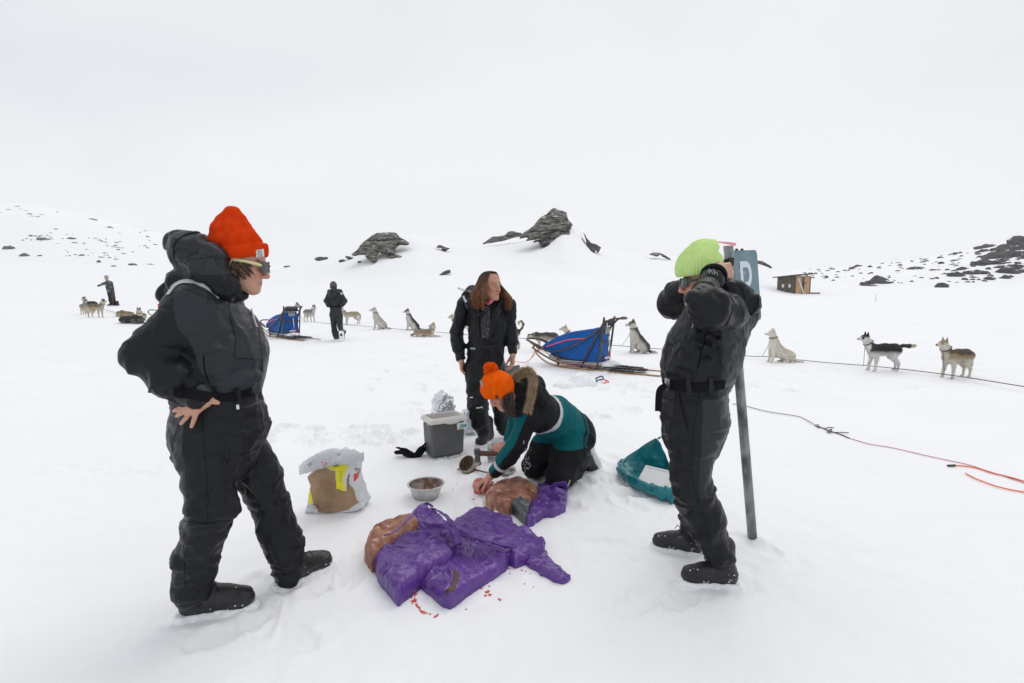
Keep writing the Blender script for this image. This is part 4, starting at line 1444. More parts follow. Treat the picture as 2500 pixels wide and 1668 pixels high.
M['cord_pale'] = mat('pale_cord', (.45, .42, .46), (.55, .52, .55), 60, .6)
M['label_white'] = mat('label_white', (.62, .62, .60), (.7, .7, .68), 40, .7)
M['ink'] = mat('ink', (.05, .05, .06), (.08, .08, .09), 30, .6)
M['gold'] = mat('gold_metal', (.7, .5, .2), (.75, .55, .25), 20, .25, metal=1)
M['frame_grey'] = mat('frame_grey', (.035, .048, .046), (.05, .06, .058), 20, .35)
M['frame_arm'] = mat('frame_arm', (.60, .58, .30), (.65, .62, .36), 20, .4)
M['lens'] = mat('mirror_lens', (.012, .014, .016), (.03, .034, .038), 6, .08, spec=.8)
M['brown_hair'] = mat('brown_hair', (.045, .022, .012), (.09, .042, .02), 40, .4)
def knit(name, c1, c2, sc=180):
    def ex(nt, b):
        N, L = nt.nodes, nt.links
        tc = N.new('ShaderNodeTexCoord')
        w = N.new('ShaderNodeTexWave'); w.inputs['Scale'].default_value = sc; w.wave_type = 'BANDS'; w.bands_direction = 'Z'; w.inputs['Distortion'].default_value = 2.0
        n = N.new('ShaderNodeTexNoise'); n.inputs['Scale'].default_value = 240
        L.new(tc.outputs['Object'], w.inputs['Vector']); L.new(tc.outputs['Object'], n.inputs['Vector'])
        b1 = N.new('ShaderNodeBump'); b1.inputs['Strength'].default_value = .35; b1.inputs['Distance'].default_value = .002
        b2 = N.new('ShaderNodeBump'); b2.inputs['Strength'].default_value = .4; b2.inputs['Distance'].default_value = .002
        L.new(w.outputs['Fac'], b1.inputs['Height']); L.new(n.outputs['Fac'], b2.inputs['Height']); L.new(b1.outputs['Normal'], b2.inputs['Normal'])
        L.new(b2.outputs['Normal'], b.inputs['Normal'])
    return mat(name, c1, c2, 30, .9, spec=.1, extra=ex)
M['orange_knit'] = knit('orange_knit', (.60, .038, .002), (.70, .052, .003))
M['lime_knit'] = knit('lime_knit', (.56, .79, .27), (.64, .84, .33))
M['pompom_knit'] = knit('bright_orange_knit', (.84, .10, .001), (.92, .14, .002), 90)
figL = build_L()

# ================================================================== man in lime beanie, right
def build_R():
    f = Fig('person in black snowsuit and lime green beanie, both hands behind the head', (.98, 2.48, 0), .0062, 2)
    X = (1, 0, 0)
    f.chain([Pr(1752, 775, 2.5, 84), Pr(1716, 850, 2.5, 102), Pr(1700, 905, 2.5, 98), Pr(1697, 938, 2.5, 84)], (X, .82), .045)
    f.chain([Pr(1697, 962, 2.5, 88), Pr(1696, 1000, 2.5, 96), Pr(1692, 1050, 2.5, 88)], (X, .82), .03)
    sh, el, cf = Pr(1777, 765, 2.33, 46), Pr(1726, 752, 2.17, 48), Pr(1738, 678, 2.36, 26)
    f.c(sh, el, None, .04); f.c(el, Pr(1720, 720, 2.23, 36), None, .015); f.c(Pr(1720, 720, 2.23, 36), cf, None, .012); f.c(el, Pr(1694, 732, 2.14, 24), None, .04)
    f.c(Pr(1745, 760, 2.5, 70), Pr(1790, 765, 2.5, 56), None, .05)
    fs, fe, fc = Pr(1735, 752, 2.68, 44), Pr(1648, 742, 2.82, 39), Pr(1692, 690, 2.66, 26)
    f.c(fs, fe, None, .03); f.c(fe, Pr(1655, 722, 2.78, 34), None, .02); f.c(Pr(1655, 722, 2.78, 34), fc, None, .015)
    L1 = [Pr(1690, 1065, 2.42, 62), Pr(1684, 1140, 2.41, 49), Pr(1694, 1205, 2.39, 48), Pr(1724, 1280, 2.39, 46), Pr(1754, 1356, 2.385, 40)]
    L2 = [Pr(1690, 1065, 2.60, 56), Pr(1690, 1140, 2.63, 44), Pr(1690, 1200, 2.66, 38), Pr(1688, 1260, 2.69, 30), Pr(1686, 1305, 2.70, 26)]
    f.chain(L1, None, .02); f.chain(L2, None, .008)
    f.joint(el, .12, .05, .014); f.joint(cf, .08, .03, .010); f.joint(fe, .12, .05, .013); f.joint(L1[2], .12, .05, .014); f.joint(L1[4], .10, .03, .012)
    f.joint(Pr(1700, 915, 2.4, 1), .14, .05, .012); f.joint(L1[3], .1, .05, .009); f.joint(sh, .14, .05, .012); f.joint(L1[0], .12, .06, .01); f.joint(L2[3], .1, .04, .01)
    ex = P(1680, 950, 2.4)
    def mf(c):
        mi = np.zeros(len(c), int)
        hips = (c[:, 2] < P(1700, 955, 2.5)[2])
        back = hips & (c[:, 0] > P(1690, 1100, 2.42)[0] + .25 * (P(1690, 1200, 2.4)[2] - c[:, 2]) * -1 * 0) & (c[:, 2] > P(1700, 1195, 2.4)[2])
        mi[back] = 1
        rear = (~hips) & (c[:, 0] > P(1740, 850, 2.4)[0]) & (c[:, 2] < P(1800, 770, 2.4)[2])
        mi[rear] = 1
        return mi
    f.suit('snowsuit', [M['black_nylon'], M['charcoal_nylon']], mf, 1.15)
    cr = P(1742, 673, 2.38); cd = nrm(np.array(cf[:3]) - np.array(el[:3])); ca = nrm(np.cross(cd, [0, 0, 1])); cb = np.cross(cd, ca)
    mb = MB(); mb.tube([cr + .050 * (math.cos(a) * ca + math.sin(a) * cb) for a in np.linspace(0, 6.283, 24, endpoint=False)], .011, 8, closed=True, flat=(cd, 1.6)); mb.build('cuff', M['plain_black_cloth'], f.root)
    C = P(1717, 688, 2.5); Rm = frame((-.97, .10, -.18), (-.17, 0, .97))
    def hands(v):
        v.cap(Pr(1738, 676, 2.37, 16), Pr(1752, 664, 2.41, 19), .02)
        hand_sdf(v, P(1750, 664, 2.40), (.80, .52, .02), (-.45, .75, -.2), 1, 1.12, (30, 45, 35))
        hand_sdf(v, P(1700, 680, 2.66), (.85, -.2, .35), (.2, -.85, -.3), -1, 1.0, (20, 30, 25))
    f.body(.0045, SKIN, (C, Rm, 1.0), {'neck': P(1752, 740, 2.5), 'fn': hands, 'bounds': [P(1800, 640, 2.6)]}, .5)
    r = f.root
    h = Fig.__new__(Fig); h.root = r; h.caps = []; h.res = .006; h.seed = 9; h.joints = []
    for Y in (2.42, 2.54, 2.64):
        h.c(Pr(1790, 716, Y, 34), Pr(1818, 742, Y, 36), None, .04)
    h.c(Pr(1775, 712, 2.40, 26), Pr(1800, 720, 2.42, 30), None, .04)
    h.c(Pr(1700, 742, 2.62, 20), Pr(1770, 735, 2.62, 30), None, .04)
    h.joint(P(1815, 735, 2.45), .1, .05, .008)
    h.suit('hood', [M['navy_nylon']], None, .9)
    h.seam('hood_rim', [(1822, 778), (1840, 762), (1852, 742), (1848, 716)], .004, M['black_nylon'], off=.001)
    h.seam('hood_seam', [(1775, 690), (1795, 694), (1814, 712), (1818, 745), (1812, 775)], .002, M['plain_black_cloth'])
    pts = [(1622, 938), (1650, 941), (1690, 945), (1730, 944), (1768, 938)]
    f.ribbon('belt', pts, .052, M['plain_black_cloth'], off=.003, thick=.004)
    for a in (1683, 1733):
        f.ribbon('belt_loop', [(a, 922), (a + 1, 962)], .024, M['black_nylon'], off=.009, thick=.003)
    mb = MB(); mb.box(P(1628, 938, 2.38), (.006, .022, .026), bev=.002); mb.build('buckle', M['steel_dark'], r)
    tail = [P(1627, 942, 2.37), P(1612, 950, 2.36), P(1608, 970, 2.36), P(1607, 1004, 2.36)]
    ribbon3('belt_tail', spline(tail, 4), [np.array([-.3, -1, 0])] * 13, .030, M['plain_black_cloth'], 0, .003, r)
    f.seam('front_zip', [(1640, 790), (1625, 850), (1622, 905)], .003, M['rubber'])
    f.seam('pocket_zip', [(1722, 818), (1712, 860), (1703, 900)], .0045, M['plain_black_cloth'])
    f.seam('seam', [(1752, 830), (1756, 870), (1768, 905)], .0018, M['plain_black_cloth'])
    f.seam('sleeve_seam', [(1757, 815), (1780, 780), (1790, 745), (1785, 720)], .002, M['plain_black_cloth'])
    f.ribbon('pocket_opening', [(1659, 962), (1664, 990), (1672, 1020), (1680, 1052)], .006, M['plain_black_cloth'])
    f.seam('side_seam', [(1708, 958), (1700, 1010), (1690, 1080), (1690, 1150), (1698, 1200), (1712, 1250), (1735, 1330)], .0016, M['plain_black_cloth'])
    f.seam('side_seam', [(1638, 1158), (1665, 1152), (1688, 1150)], .0018, M['plain_black_cloth'])
    f.ribbon('pocket_patch', [(1641, 862), (1655, 846), (1662, 838)], .03, M['charcoal_nylon'], off=.002)
    f.ribbon('zip_pull', [(1691, 802), (1694, 790)], .006, M['reflective'], off=.004)
    # stitched mark on the sleeve cuff: two little h shapes
    for sx, sy in ((1731, 657), (1743, 660)):
        for a in ([(sx, sy), (sx + 1, sy + 12)], [(sx + 1, sy + 6), (sx + 5, sy + 5), (sx + 7, sy + 8), (sx + 8, sy + 13)]):
            f.seam('sleeve_mark', a, .0011, M['reflective'], off=.0015)
    rings = [((1664, 676), (1748, 664)), ((1655, 676), (1756, 664)), ((1651, 662), (1762, 650)), ((1652, 646), (1762, 634)), ((1659, 628), (1759, 620)), ((1672, 610), (1759, 607)), ((1688, 594), (1757, 596)),
             ((1703, 586), (1750, 588)), ((1718, 583), (1738, 584))]
    rg = hat_loft(rings, 2.5, [.86, .90, .88, .85, .8, .7, .6], 168, 42, .034, .022, 8)
    for i in range(len(rg)):
        p = rg[i]
        g_ = np.exp(-((p[:, 0] - P(1757, 612, 2.5)[0]) / .03) ** 2 - ((p[:, 2] - P(1757, 614, 2.5)[2]) / .012) ** 2)
        c = p.mean(0)
        rg[i] = p - nrm(P(1757, 612, 2.5) - P(1715, 612, 2.5)) * (g_ * .016)[:, None]
    mb = MB(); mb.loft(rg); mb.build('beanie', M['lime_knit'], r)
    hair_locks(r, [[(1768, 676), (1772, 690), (1778, 700)], [(1764, 680), (1768, 694), (1772, 702)], [(1758, 684), (1762, 698), (1770, 706)], [(1772, 672), (1779, 684), (1780, 698)]], C, Rm, 7, .007, None, seed=2, spread=.02)
    sg = sunglasses(r, C, Rm, None, None)
    g = lambda px, py: G(px, py, -.020)
    boot(r, g(1806, 1424), g(1669, 1417), s=.90)
    boot(r, g(1722, 1352), g(1620, 1334), s=.90)
    return f
M['steel_dark'] = mat('steel_buckle', (.25, .26, .28), (.35, .36, .38), 20, .35, metal=1)
figR = build_R()

# ================================================================== woman with long hair, middle
def long_hair(root, C, Rm, n, seed, length, r, cols, part=.012, name='hair', gather=None):
    rs = np.random.RandomState(seed)
    mb = MB(); colr = []
    C = np.array(C)
    for k in range(n):
        side = -1 if rs.rand() < .5 else 1
        a = rs.uniform(.05, 1.0)                    # 0 front .. 1 back
        az = side * ((R(56) if side > 0 else R(62)) + a * R(115))            # angle from the face direction
        root_p = np.array([side * part + rs.normal() * .008, .060 - a * .11, .128 - .02 * a])
        lay = rs.uniform(.0, .014)
        pts = []
        L = length * rs.uniform(.72, 1.08)
        ph, am = rs.uniform(0, 6.28), rs.uniform(.010, .024)
        m = 15
        end_r = (.104 if side > 0 else .135) + rs.uniform(-.01, .03)
        for i in range(m):
            t = i / (m - 1)
            sarc = t * (L + .16)
            if sarc < .16:
                f = sarc / .16
                el_ = (1 - f) * R(90)
                x = math.sin(az) * math.cos(el_) * (.084 + lay); y = math.cos(az) * math.cos(el_) * (.098 + lay) - .012; z = .045 + math.sin(el_) * (.090 + lay)
                p = np.array([x, y, z]) * (f ** .35) + root_p * (1 - f ** .35)
                w_ = C + Rm @ p
                last = w_
            else:
                q = sarc - .16
                out = np.array([math.sin(az), math.cos(az), 0]) 
                base = np.array([math.sin(az) * (.084 + lay), math.cos(az) * (.098 + lay) - .012, .045])
                fl = min(q / .12, 1)
                base[:2] += out[:2] * (end_r - .092) * fl
                wob = am * math.sin(ph + q * (30 + 14 * math.sin(ph * 7))) * fl + .006 * math.sin(ph + q * 80) * fl
                pw = C + Rm @ (base + np.array([wob, wob * .6, 0]))
                w_ = pw + np.array([0, 0, -q])
                if gather is not None:
                    w_ = w_ + gather(q, side, az) 
            pts.append(w_)
        tone = rs.uniform(.7, 1.35)
        rr = [r * (.5 if i == 0 else 1.0 if i < m - 3 else .75 - .25 * (i - m + 3)) for i in range(m)]
        n0 = mb.n
        mb.tube(pts, rr, 5)
        for i in range(m):
            t = min(1, max(0, (i / (m - 1) - .18) * 1.5))
            c = (np.array(cols[0]) * (1 - t) + np.array(cols[1]) * t) * tone
            colr += [c] * 5
    # scalp
    us, vs = np.linspace(-1, 1, 28), np.linspace(0, 1, 12)
    Gs = np.zeros((28, 12, 3))
    for i, uu in enumerate(us):
        for j, vv in enumerate(vs):
            azs = uu * R(180); el0 = R(52) if abs(azs) < R(60) else R(5)
            e_ = R(90) + (el0 - R(90)) * vv
            Gs[i, j] = C + Rm @ np.array([math.sin(azs) * math.cos(e_) * .083, math.cos(azs) * math.cos(e_) * .101 - .012, .045 + math.sin(e_) * .094])
    mb.grid(Gs); colr += [np.array(cols[0])] * (28 * 12)
    o = mesh_obj(name, np.concatenate(mb.V), mb.F, M['hair'], root, True, col=np.array(colr))
    return o

def build_M():
    f = Fig('woman with long wavy brown hair standing in open black jacket, looking right', (-.25, 4.6, 0), .0075, 3)
    X = (0, 1, 0)
    f.chain([Pr(1187, 752, 4.66, 44), Pr(1190, 800, 4.66, 46), Pr(1188, 832, 4.65, 44)], (0, 1, 0), .04)
    f.caps = [(a, b, ((0, 1, 0), .66), k) for a, b, fl, k in f.caps]
    f.c(Pr(1186, 850, 4.66, 47), Pr(1186, 890, 4.66, 46), ((0, 1, 0), .68), .03)
    f.c(Pr(1138, 738, 4.66, 20), Pr(1232, 738, 4.66, 20), None, .03)
    A1 = [Pr(1132, 744, 4.66, 20), Pr(1116, 812, 4.70, 18.5), Pr(1119, 845, 4.65, 18), Pr(1123, 872, 4.62, 12.5)]
    A2 = [Pr(1240, 746, 4.66, 19), Pr(1246, 805, 4.70, 17.5), Pr(1250, 838, 4.65, 15.5), Pr(1252, 857, 4.62, 12.5)]
    f.chain(A1, None, .01); f.chain(A2, None, .01)
    L1 = [Pr(1163, 900, 4.62, 30), Pr(1166, 982, 4.52, 26.5), Pr(1172, 1030, 4.55, 23), Pr(1180, 1052, 4.56, 18)]
    L2 = [Pr(1209, 900, 4.72, 30), Pr(1219, 975, 4.76, 24), Pr(1228, 1030, 4.84, 21), Pr(1230, 1048, 4.86, 18)]
    f.chain(L1, None, .015); f.chain(L2, None, .01)
    f.joint(A1[1], .10, .05, .010); f.joint(A2[1], .10, .05, .010); f.joint(L1[1], .12, .06, .012); f.joint(L1[3], .1, .035, .012); f.joint(L2[1], .12, .05, .01); f.joint(Pr(1188, 838, 4.5, 1), .12, .04, .008)
    f.joint(A1[3], .06, .03, .006)
    hem = P(1188, 846, 4.55)[2]
    def cut(v):
        pass
    f.suit('jacket_and_trousers', [M['black_nylon'], M['charcoal_nylon']], None, 1.0, cut=cut)
    r = f.root
    C = P(1196, 700, 4.58); Rm = frame((.74, -.66, -.06), (.06, .04, 1))
    def hands(v):
        hand_sdf(v, P(1126, 880, 4.60), (.10, -.15, -1), (.95, -.2, .1), -1, .98, (22, 30, 22), thumb=(.7, .55, .3))
        v.cap(Pr(1124, 866, 4.62, 7), Pr(1126, 884, 4.60, 7), .01)
        hand_sdf(v, P(1252, 866, 4.60), (-.05, -.2, -1), (-.9, -.35, .1), 1, .98, (25, 35, 25), thumb=(.7, .55, .3))
        v.cap(Pr(1251, 852, 4.62, 7), Pr(1252, 870, 4.60, 7), .01)
    f.body(.0055, SKIN2, (C, Rm, 1.02), {'neck': P(1190, 735, 4.66), 'fn': hands, 'bounds': [P(1110, 925, 4.5), P(1270, 925, 4.7)]}, .5)
    # open collar and hood round the neck
    h = Fig.__new__(Fig); h.root = r; h.caps = []; h.res = .0075; h.seed = 15; h.joints = []
    h.chain([Pr(1170, 770, 4.52, 8), Pr(1150, 745, 4.52, 12), Pr(1140, 725, 4.60, 15), Pr(1152, 713, 4.72, 16), Pr(1185, 712, 4.80, 18), Pr(1220, 720, 4.74, 15), Pr(1226, 738, 4.62, 13), Pr(1212, 760, 4.52, 10), Pr(1200, 800, 4.50, 7)], None, .03)
    h.joint(P(1150, 735, 4.55), .15, .04, .008)
    h.suit('hood', [M['black_nylon']], None, .8)
    h.ribbon('reflective_patch', [(1131, 722), (1135, 731), (1139, 738)], .02, M['reflective'])
    mb = MB(); mb.tube(spline([P(1140, 712, 4.62), P(1128, 710, 4.60), P(1119, 705, 4.60), P(1118, 703, 4.60), P(1126, 705, 4.60), P(1140, 711, 4.61)], 4), .0022, 5); mb.build('cord_loop', M['rubber'], r)
    # jumper in the opening, scarf
    f.ribbon('jumper', [(1187, 748), (1187, 775), (1187, 800), (1187, 826)], .085, M['fleck_wool'], off=.003, thick=.004)
    for xs in ((1172, 1169, 1171), (1201, 1203, 1199)):
        f.seam('jacket_edge', [(xs[0], 750), (xs[1], 785), (xs[2], 815), (1184, 838)], .010, M['black_nylon'], off=.004)
    mb = MB(); mb.tube(spline([P(1184, 736, 4.58), P(1192, 741, 4.53), P(1200, 735, 4.51), P(1207, 729, 4.54)], 5), .011, 8, flat=((0, 0, 1), 1.4)); mb.build('scarf', M['pink_cloth'], r)
    f.seam('zip', [(1168, 775), (1170, 800), (1174, 828), (1178, 842)], .004, M['rubber'])
    f.seam('fly', [(1181, 858), (1183, 880), (1186, 900)], .003, M['plain_black_cloth'])
    f.seam('pocket', [(1136, 855), (1130, 866), (1144, 862)], .003, M['plain_black_cloth'])
    # small white maker's mark under the waist
    for k in range(3):
        f.seam('stitched_mark', [(1150 + k * 4, 849), (1152 + k * 4, 853)], .0035, M['snow_bits'], off=.003)
    f.seam('knee_patch', [(1146, 966), (1166, 970), (1190, 966)], .0028, M['plain_black_cloth'])
    f.seam('snow_streak', [(1163, 996), (1171, 995), (1178, 994)], .006, M['snow_bits'], n=2)
    f.seam('snow_streak', [(1148, 971), (1155, 970)], .005, M['snow_bits'], n=2)
    def gather(q, side, az):
        fwd = max(0, math.cos(az))
        return np.array([.055 if side < 0 else -.015, -.085, 0]) * min(q / .14, 1)
    long_hair(r, C, Rm, 950, 4, .235, .0034, ((.016, .008, .005), (.19, .072, .022)), gather=gather)
    g = lambda px, py: G(px, py, -.020)
    boot(r, g(1200, 1070), g(1166, 1092), s=.92)
    boot(r, g(1218, 1052), g(1262, 1050), s=.92)
    return f
M['fleck_wool'] = mat('flecked_wool', (.012, .013, .016), (.16, .165, .18), 130, .9, pos=(.52, .60), bump=.5, bscale=160, bdist=.003)
M['pink_cloth'] = mat('pink_cloth', (.75, .14, .20), (.80, .22, .28), 30, .8)
figM = build_M()
# ================================================================== kneeling person in teal and black
def build_K():
    f = Fig('person kneeling in teal and black snowsuit with bright orange pompom hat', (.3, 3.65, 0), .006, 4)
    D_ = nrm((-.62, -.60, .0))
    pel = np.array([.49, 3.85, .37])
    f.c((.485, 3.80, .34, .155), (.37, 3.88, .36, .145), None, .05)
    tor = [(.425, 3.83, .40, .18), (.30, 3.71, .505, .18), (.17, 3.58, .58, .165), (.09, 3.52, .62, .13)]
    perp = (.45, .35, .80)
    for i in range(3):
        f.c(tor[i], tor[i + 1], (nrm((.25, .25, 1)), .86), .05)
    sh, el, md, cf = (.115, 3.44, .585, .088), (.035, 3.44, .385, .076), (-.035, 3.48, .28, .072), (-.122, 3.545, .155, .056)
    f.c((.12, 3.50, .60, .09), sh, None, .05); f.c(sh, el, None, .035); f.c(el, md, None, .02); f.c(md, cf, None, .015)
    f.chain([(.05, 3.68, .60, .075), (.02, 3.76, .43, .06), (-.035, 3.78, .31, .045)], None, .03)
    # legs
    kn, kf = (.34, 3.55, .115, .105), (.165, 3.76, .11, .10)
    f.c((.485, 3.78, .33, .150), (.40, 3.65, .21, .130), None, .03); f.c((.40, 3.65, .21, .130), kn, None, .02)
    f.c(kn, (.46, 3.76, .085, .085), None, .02); f.c((.46, 3.76, .085, .085), (.555, 3.96, .10, .064), None, .015)
    f.c((.35, 3.90, .34, .140), (.24, 3.82, .22, .122), None, .03); f.c((.26, 3.83, .22, .125), kf, None, .02)
    f.c(kf, (.30, 3.98, .09, .08), None, .01); f.c((.30, 3.98, .09, .08), (.40, 4.14, .09, .065), None, .01)
    f.joint(el, .12, .05, .012); f.joint(cf, .10, .04, .008); f.joint((.36, 3.60, .14, 0), .13, .06, .014); f.joint((.5, 3.7, .3, 0), .15, .06, .012); f.joint((.2, 3.78, .14, 0), .12, .05, .01)
    f.joint((.33, 3.6, .45, 0), .16, .07, .010)
    A = np.array([.44, 3.84, .40]); B = np.array([.09, 3.52, .62])
    ax = B - A; L = np.linalg.norm(ax); ax = ax / L
    sA, sB = np.array(sh[:3]), np.array(cf[:3]); eA = np.array(el[:3])
    up_arm = nrm(np.array([-.75, .10, .55]))
    def mf(c):
        mi = np.zeros(len(c), int)                     # 0 black
        t = ((c - A) @ ax) / L
        d_t = np.linalg.norm(c - A - np.clip(t, 0, 1)[:, None] * ax * L, axis=1)
        def seg(p, a, b):
            ab = b - a; tt = np.clip(((p - a) @ ab) / (ab @ ab), 0, 1)
            q = p - a - tt[:, None] * ab
            return np.linalg.norm(q, axis=1), tt, q
        d1, t1, q1 = seg(c, sA, eA); d2, t2, q2 = seg(c, eA, sB)
        arm = (np.minimum(d1, d2) < .115) & (c[:, 1] < 3.56) & ((c[:, 0] < .10) | (t1 > .12))
        q = np.where((d1 < d2)[:, None], q1, q2)
        f1, tf, qf = seg(c, np.array([.02, 3.66, .62]), np.array([-.055, 3.78, .30]))
        torso = (t > -.02) & (c[:, 2] > .30) & ~arm
        mi[torso & (t > .10) & (t < .60)] = 1
        mi[torso & (t > .035) & (t < .065)] = 1
        mi[torso & (t >= .60) & (t < .665)] = 2
        mi[torso & (t >= .665) & (c[:, 1] > 3.60)] = 1
        mi[arm] = 0
        mi[arm & ((q @ up_arm) > .012)] = 1
        st = arm & (d2 <= d1) & (t2 > .70) & (t2 < .79)
        mi[st] = 2
        return mi
    f.suit('snowsuit', [M['plain_black_suit'], M['teal_cloth'], M['reflective']], mf, .85, .8)
    r = f.root
    C = P(1223, 957, 3.33); Rm = frame((-.66, -.30, -.69), (-.50, -.25, .83))
    def hands(v):
        v.cap((-.115, 3.54, .165, .036), (-.150, 3.555, .115, .031), .02)
        hand_sdf(v, (-.148, 3.555, .118), (-.62, -.15, -.45), (-.1, -.35, -1), 1, 1.08, curls=[(18, 50, 30), (22, 50, 30), (26, 50, 30), (30, 50, 30)], thumb=(.75, .45, .35))
        v.cap((-.025, 3.78, .31, .03), (-.045, 3.77, .275, .028), .02)
        hand_sdf(v, (-.03, 3.77, .275), (-.85, -.35, -.1), (-.1, .5, -1), -1, .92, (45, 70, 45))
    f.body(.005, (.54, .26, .19), (C, Rm, .92), {'neck': (.04, 3.47, .66), 'fn': hands, 'bounds': [(-.30, 3.4, .02)]}, .5)
    # hat
    up = nrm(Rm[:, 2] + .25 * Rm[:, 1] * -1)
    z6 = lambda x, y: (1120 + x / 4.125, 860 + y / 4.125)
    rings = [(z6(302, 468), z6(500, 438)), (z6(268, 456), z6(532, 430)), (z6(232, 404), z6(546, 380)), (z6(226, 345), z6(548, 322)), (z6(232, 300), z6(535, 272)), (z6(250, 255), z6(508, 235)), (z6(282, 215), z6(465, 205)),
             (z6(318, 190), z6(412, 185))]
    rg = hat_loft(rings, 3.33, [.86, .95, .98, .98, .95, .9, .8], 144, 0, 0, 0, 3)
    for i in range(len(rg)):
        c = rg[i].mean(0)
        th = np.linspace(0, 2 * math.pi, 144, endpoint=False)
        z = i / len(rg)
        cable = np.abs(np.cos(th * 9 + .35 * np.sin(z * 34))) ** .6 * .0075 + .0022 * np.cos(z * 150 + 6 * np.cos(th * 9))
        hw = np.linalg.norm(rg[i] - c, axis=1, keepdims=True)
        rg[i] = rg[i] + (rg[i] - c) / (hw + 1e-6) * (cable * min(1, i / 4))[:, None]
    mb = MB(); mb.loft(rg); hat = mb.build('pompom_hat', M['pompom_knit'], r)
    # pompom of yarn ends
    pc = P(1198, 901, 3.33)
    rs = np.random.RandomState(3)
    mb = MB()
    for k in range(520):
        d = nrm(rs.normal(size=3)); L_ = .045 * rs.uniform(.82, 1.12)
        e = pc + d * L_ + rs.normal(size=3) * .003
        mb.tube([pc + d * .012, e], [.0028, .0036], 4)
    mb.build('pompom', M['pompom_knit'], hat)
    bv = BVHTree.FromPolygons([tuple(x) for x in np.concatenate(rg)], [(i * 144 + q, i * 144 + (q + 1) % 144, (i + 1) * 144 + (q + 1) % 144, (i + 1) * 144 + q) for i in range(len(rg) - 1) for q in range(144)])
    pts, nn = [], []
    for t in np.linspace(0, 1, 4):
        hq = f.hit(*z6(380 + 10 * t, 432 + 36 * t), bv)
        if hq[0] is not None: pts.append(np.array(hq[0])); nn.append(np.array(hq[1]))
    tagw = ribbon3('hat_tag', pts, nn, .019, M['ink_black'], .004, .002, hat)
    if len(pts) >= 3:
        a0 = np.array(pts[0]); b0 = np.array(pts[-1]); n0 = nrm(nn[0]); w0 = nrm(b0 - a0); s0 = np.cross(n0, w0)
        mq = MB(); path = [a0 + w0 * (.006 + .004 * k) + s0 * (.004 * (-1) ** k) + n0 * .0085 for k in range(5)]
        mq.tube(path, .0008, 4); mq.build('tag_lettering', M['label_white'], tagw)
    # tied paper tag at the left of the hat
    mb = MB(); c0 = np.array(P(1178, 940, 3.27)); mb.tube([c0 + (-.012, 0, .03), c0, c0 + (.006, 0, -.022)], .009, 4, flat=((0, 1, 0), .12)); mb.tube([c0 + (0, 0, -.008), c0 + (.03, 0, .002)], .003, 5, m=1)
    mb.build('paper_tag', [M['label_grey'], M['label_white']], hat)
    # dark hair hanging beside the face
    f2 = np.random.RandomState(8)
    mb = MB()
    for k in range(230):
        a = P(f2.uniform(1230, 1254), f2.uniform(958, 968), 3.235 + f2.uniform(0, .10))
        b = P(f2.uniform(1228, 1256), 988, 3.225 + f2.uniform(0, .1)) + f2.normal(size=3) * .004
        c = P(f2.uniform(1238, 1260), f2.uniform(1000, 1020), 3.25 + f2.uniform(0, .1))
        mb.tube(spline([a, b, c], 4), [.0045] * 8 + [.002], 5)
    mb.build('hair', M['dark_hair'], r)
    # hood lying open on the back, fur edge
    h = Fig.__new__(Fig); h.root = r; h.caps = []; h.res = .006; h.seed = 21; h.joints = []
    h.chain([Pr(1262, 950, 3.38, 20), Pr(1268, 980, 3.38, 20), Pr(1262, 1005, 3.36, 15)], None, .03)
    h.chain([Pr(1262, 935, 3.46, 20), Pr(1290, 925, 3.50, 18), Pr(1310, 935, 3.52, 20)], None, .03)
    h.c(Pr(1300, 950, 3.44, 30), Pr(1318, 975, 3.48, 30), None, .04)
    h.c(Pr(1270, 965, 3.46, 26), Pr(1300, 965, 3.50, 30), None, .04)
    h.joint(P(1300, 955, 3.42), .12, .04, .008)
    h.suit('hood', [M['plain_black_suit']], None, .9, .9)
    h.seam('hood_cord', [(1325, 935), (1335, 950), (1343, 958)], .003, M['rubber'], off=.003)
    path = spline([P(1256, 922, 3.36), P(1270, 910, 3.37), P(1288, 906, 3.36), P(1299, 915, 3.34), P(1301, 940, 3.32), P(1296, 970, 3.31), P(1288, 1004, 3.30)], 10)
    mb = MB(); colr = []
    mb.tube(path, .020, 8); colr += [(.30, .22, .14)] * (8 * len(path))
    rs = np.random.RandomState(9)
    for k in range(5200):
        i = rs.randint(0, len(path) - 1); t = rs.rand()
        p = path[i] * (1 - t) + path[i + 1] * t
        d0 = nrm(path[min(i + 1, len(path) - 1)] - path[i])
        d = rs.normal(size=3); d -= d0 * (d @ d0); d = nrm(d)
        a = p + d * .014
        dirn = nrm(d * .75 + d0 * .55 * (1 if i > 25 else .2) + np.array([0, 0, -.25]) + rs.normal(size=3) * .28)
        L_ = rs.uniform(.018, .036)
        m_ = a + dirn * L_ * .5; e = a + dirn * L_ + np.array([0, 0, -.004])
        s = nrm(np.cross(dirn, rs.normal(size=3))) * .0011
        mb.add([a - s, a + s, m_ + s * .8, m_ - s * .8, e], [(0, 1, 2, 3), (3, 2, 4)])
        c = np.array([(.42, .30, .18), (.22, .15, .09), (.58, .46, .32), (.33, .24, .15)][rs.randint(4)])
        colr += [c * .6] * 2 + [c] * 2 + [np.minimum(c * 1.35, .75)]
    mesh_obj('fur_trim', np.concatenate(mb.V), mb.F, M['hair'], r, False, col=np.array(colr))
    f.seam('leg_stripe', [(1392, 1172), (1386, 1186), (1378, 1199)], .0045, M['reflective'], off=.001)
    f.ribbon('collar_piece', [(1224, 1012), (1236, 1018), (1246, 1022)], .03, M['teal_cloth'])
    # boots, toes down on the snow
    boot(r, (.595, 4.00, .22), (.69, 4.07, -.01), up=(-.60, -.75, -.3), s=.9, laces=False)
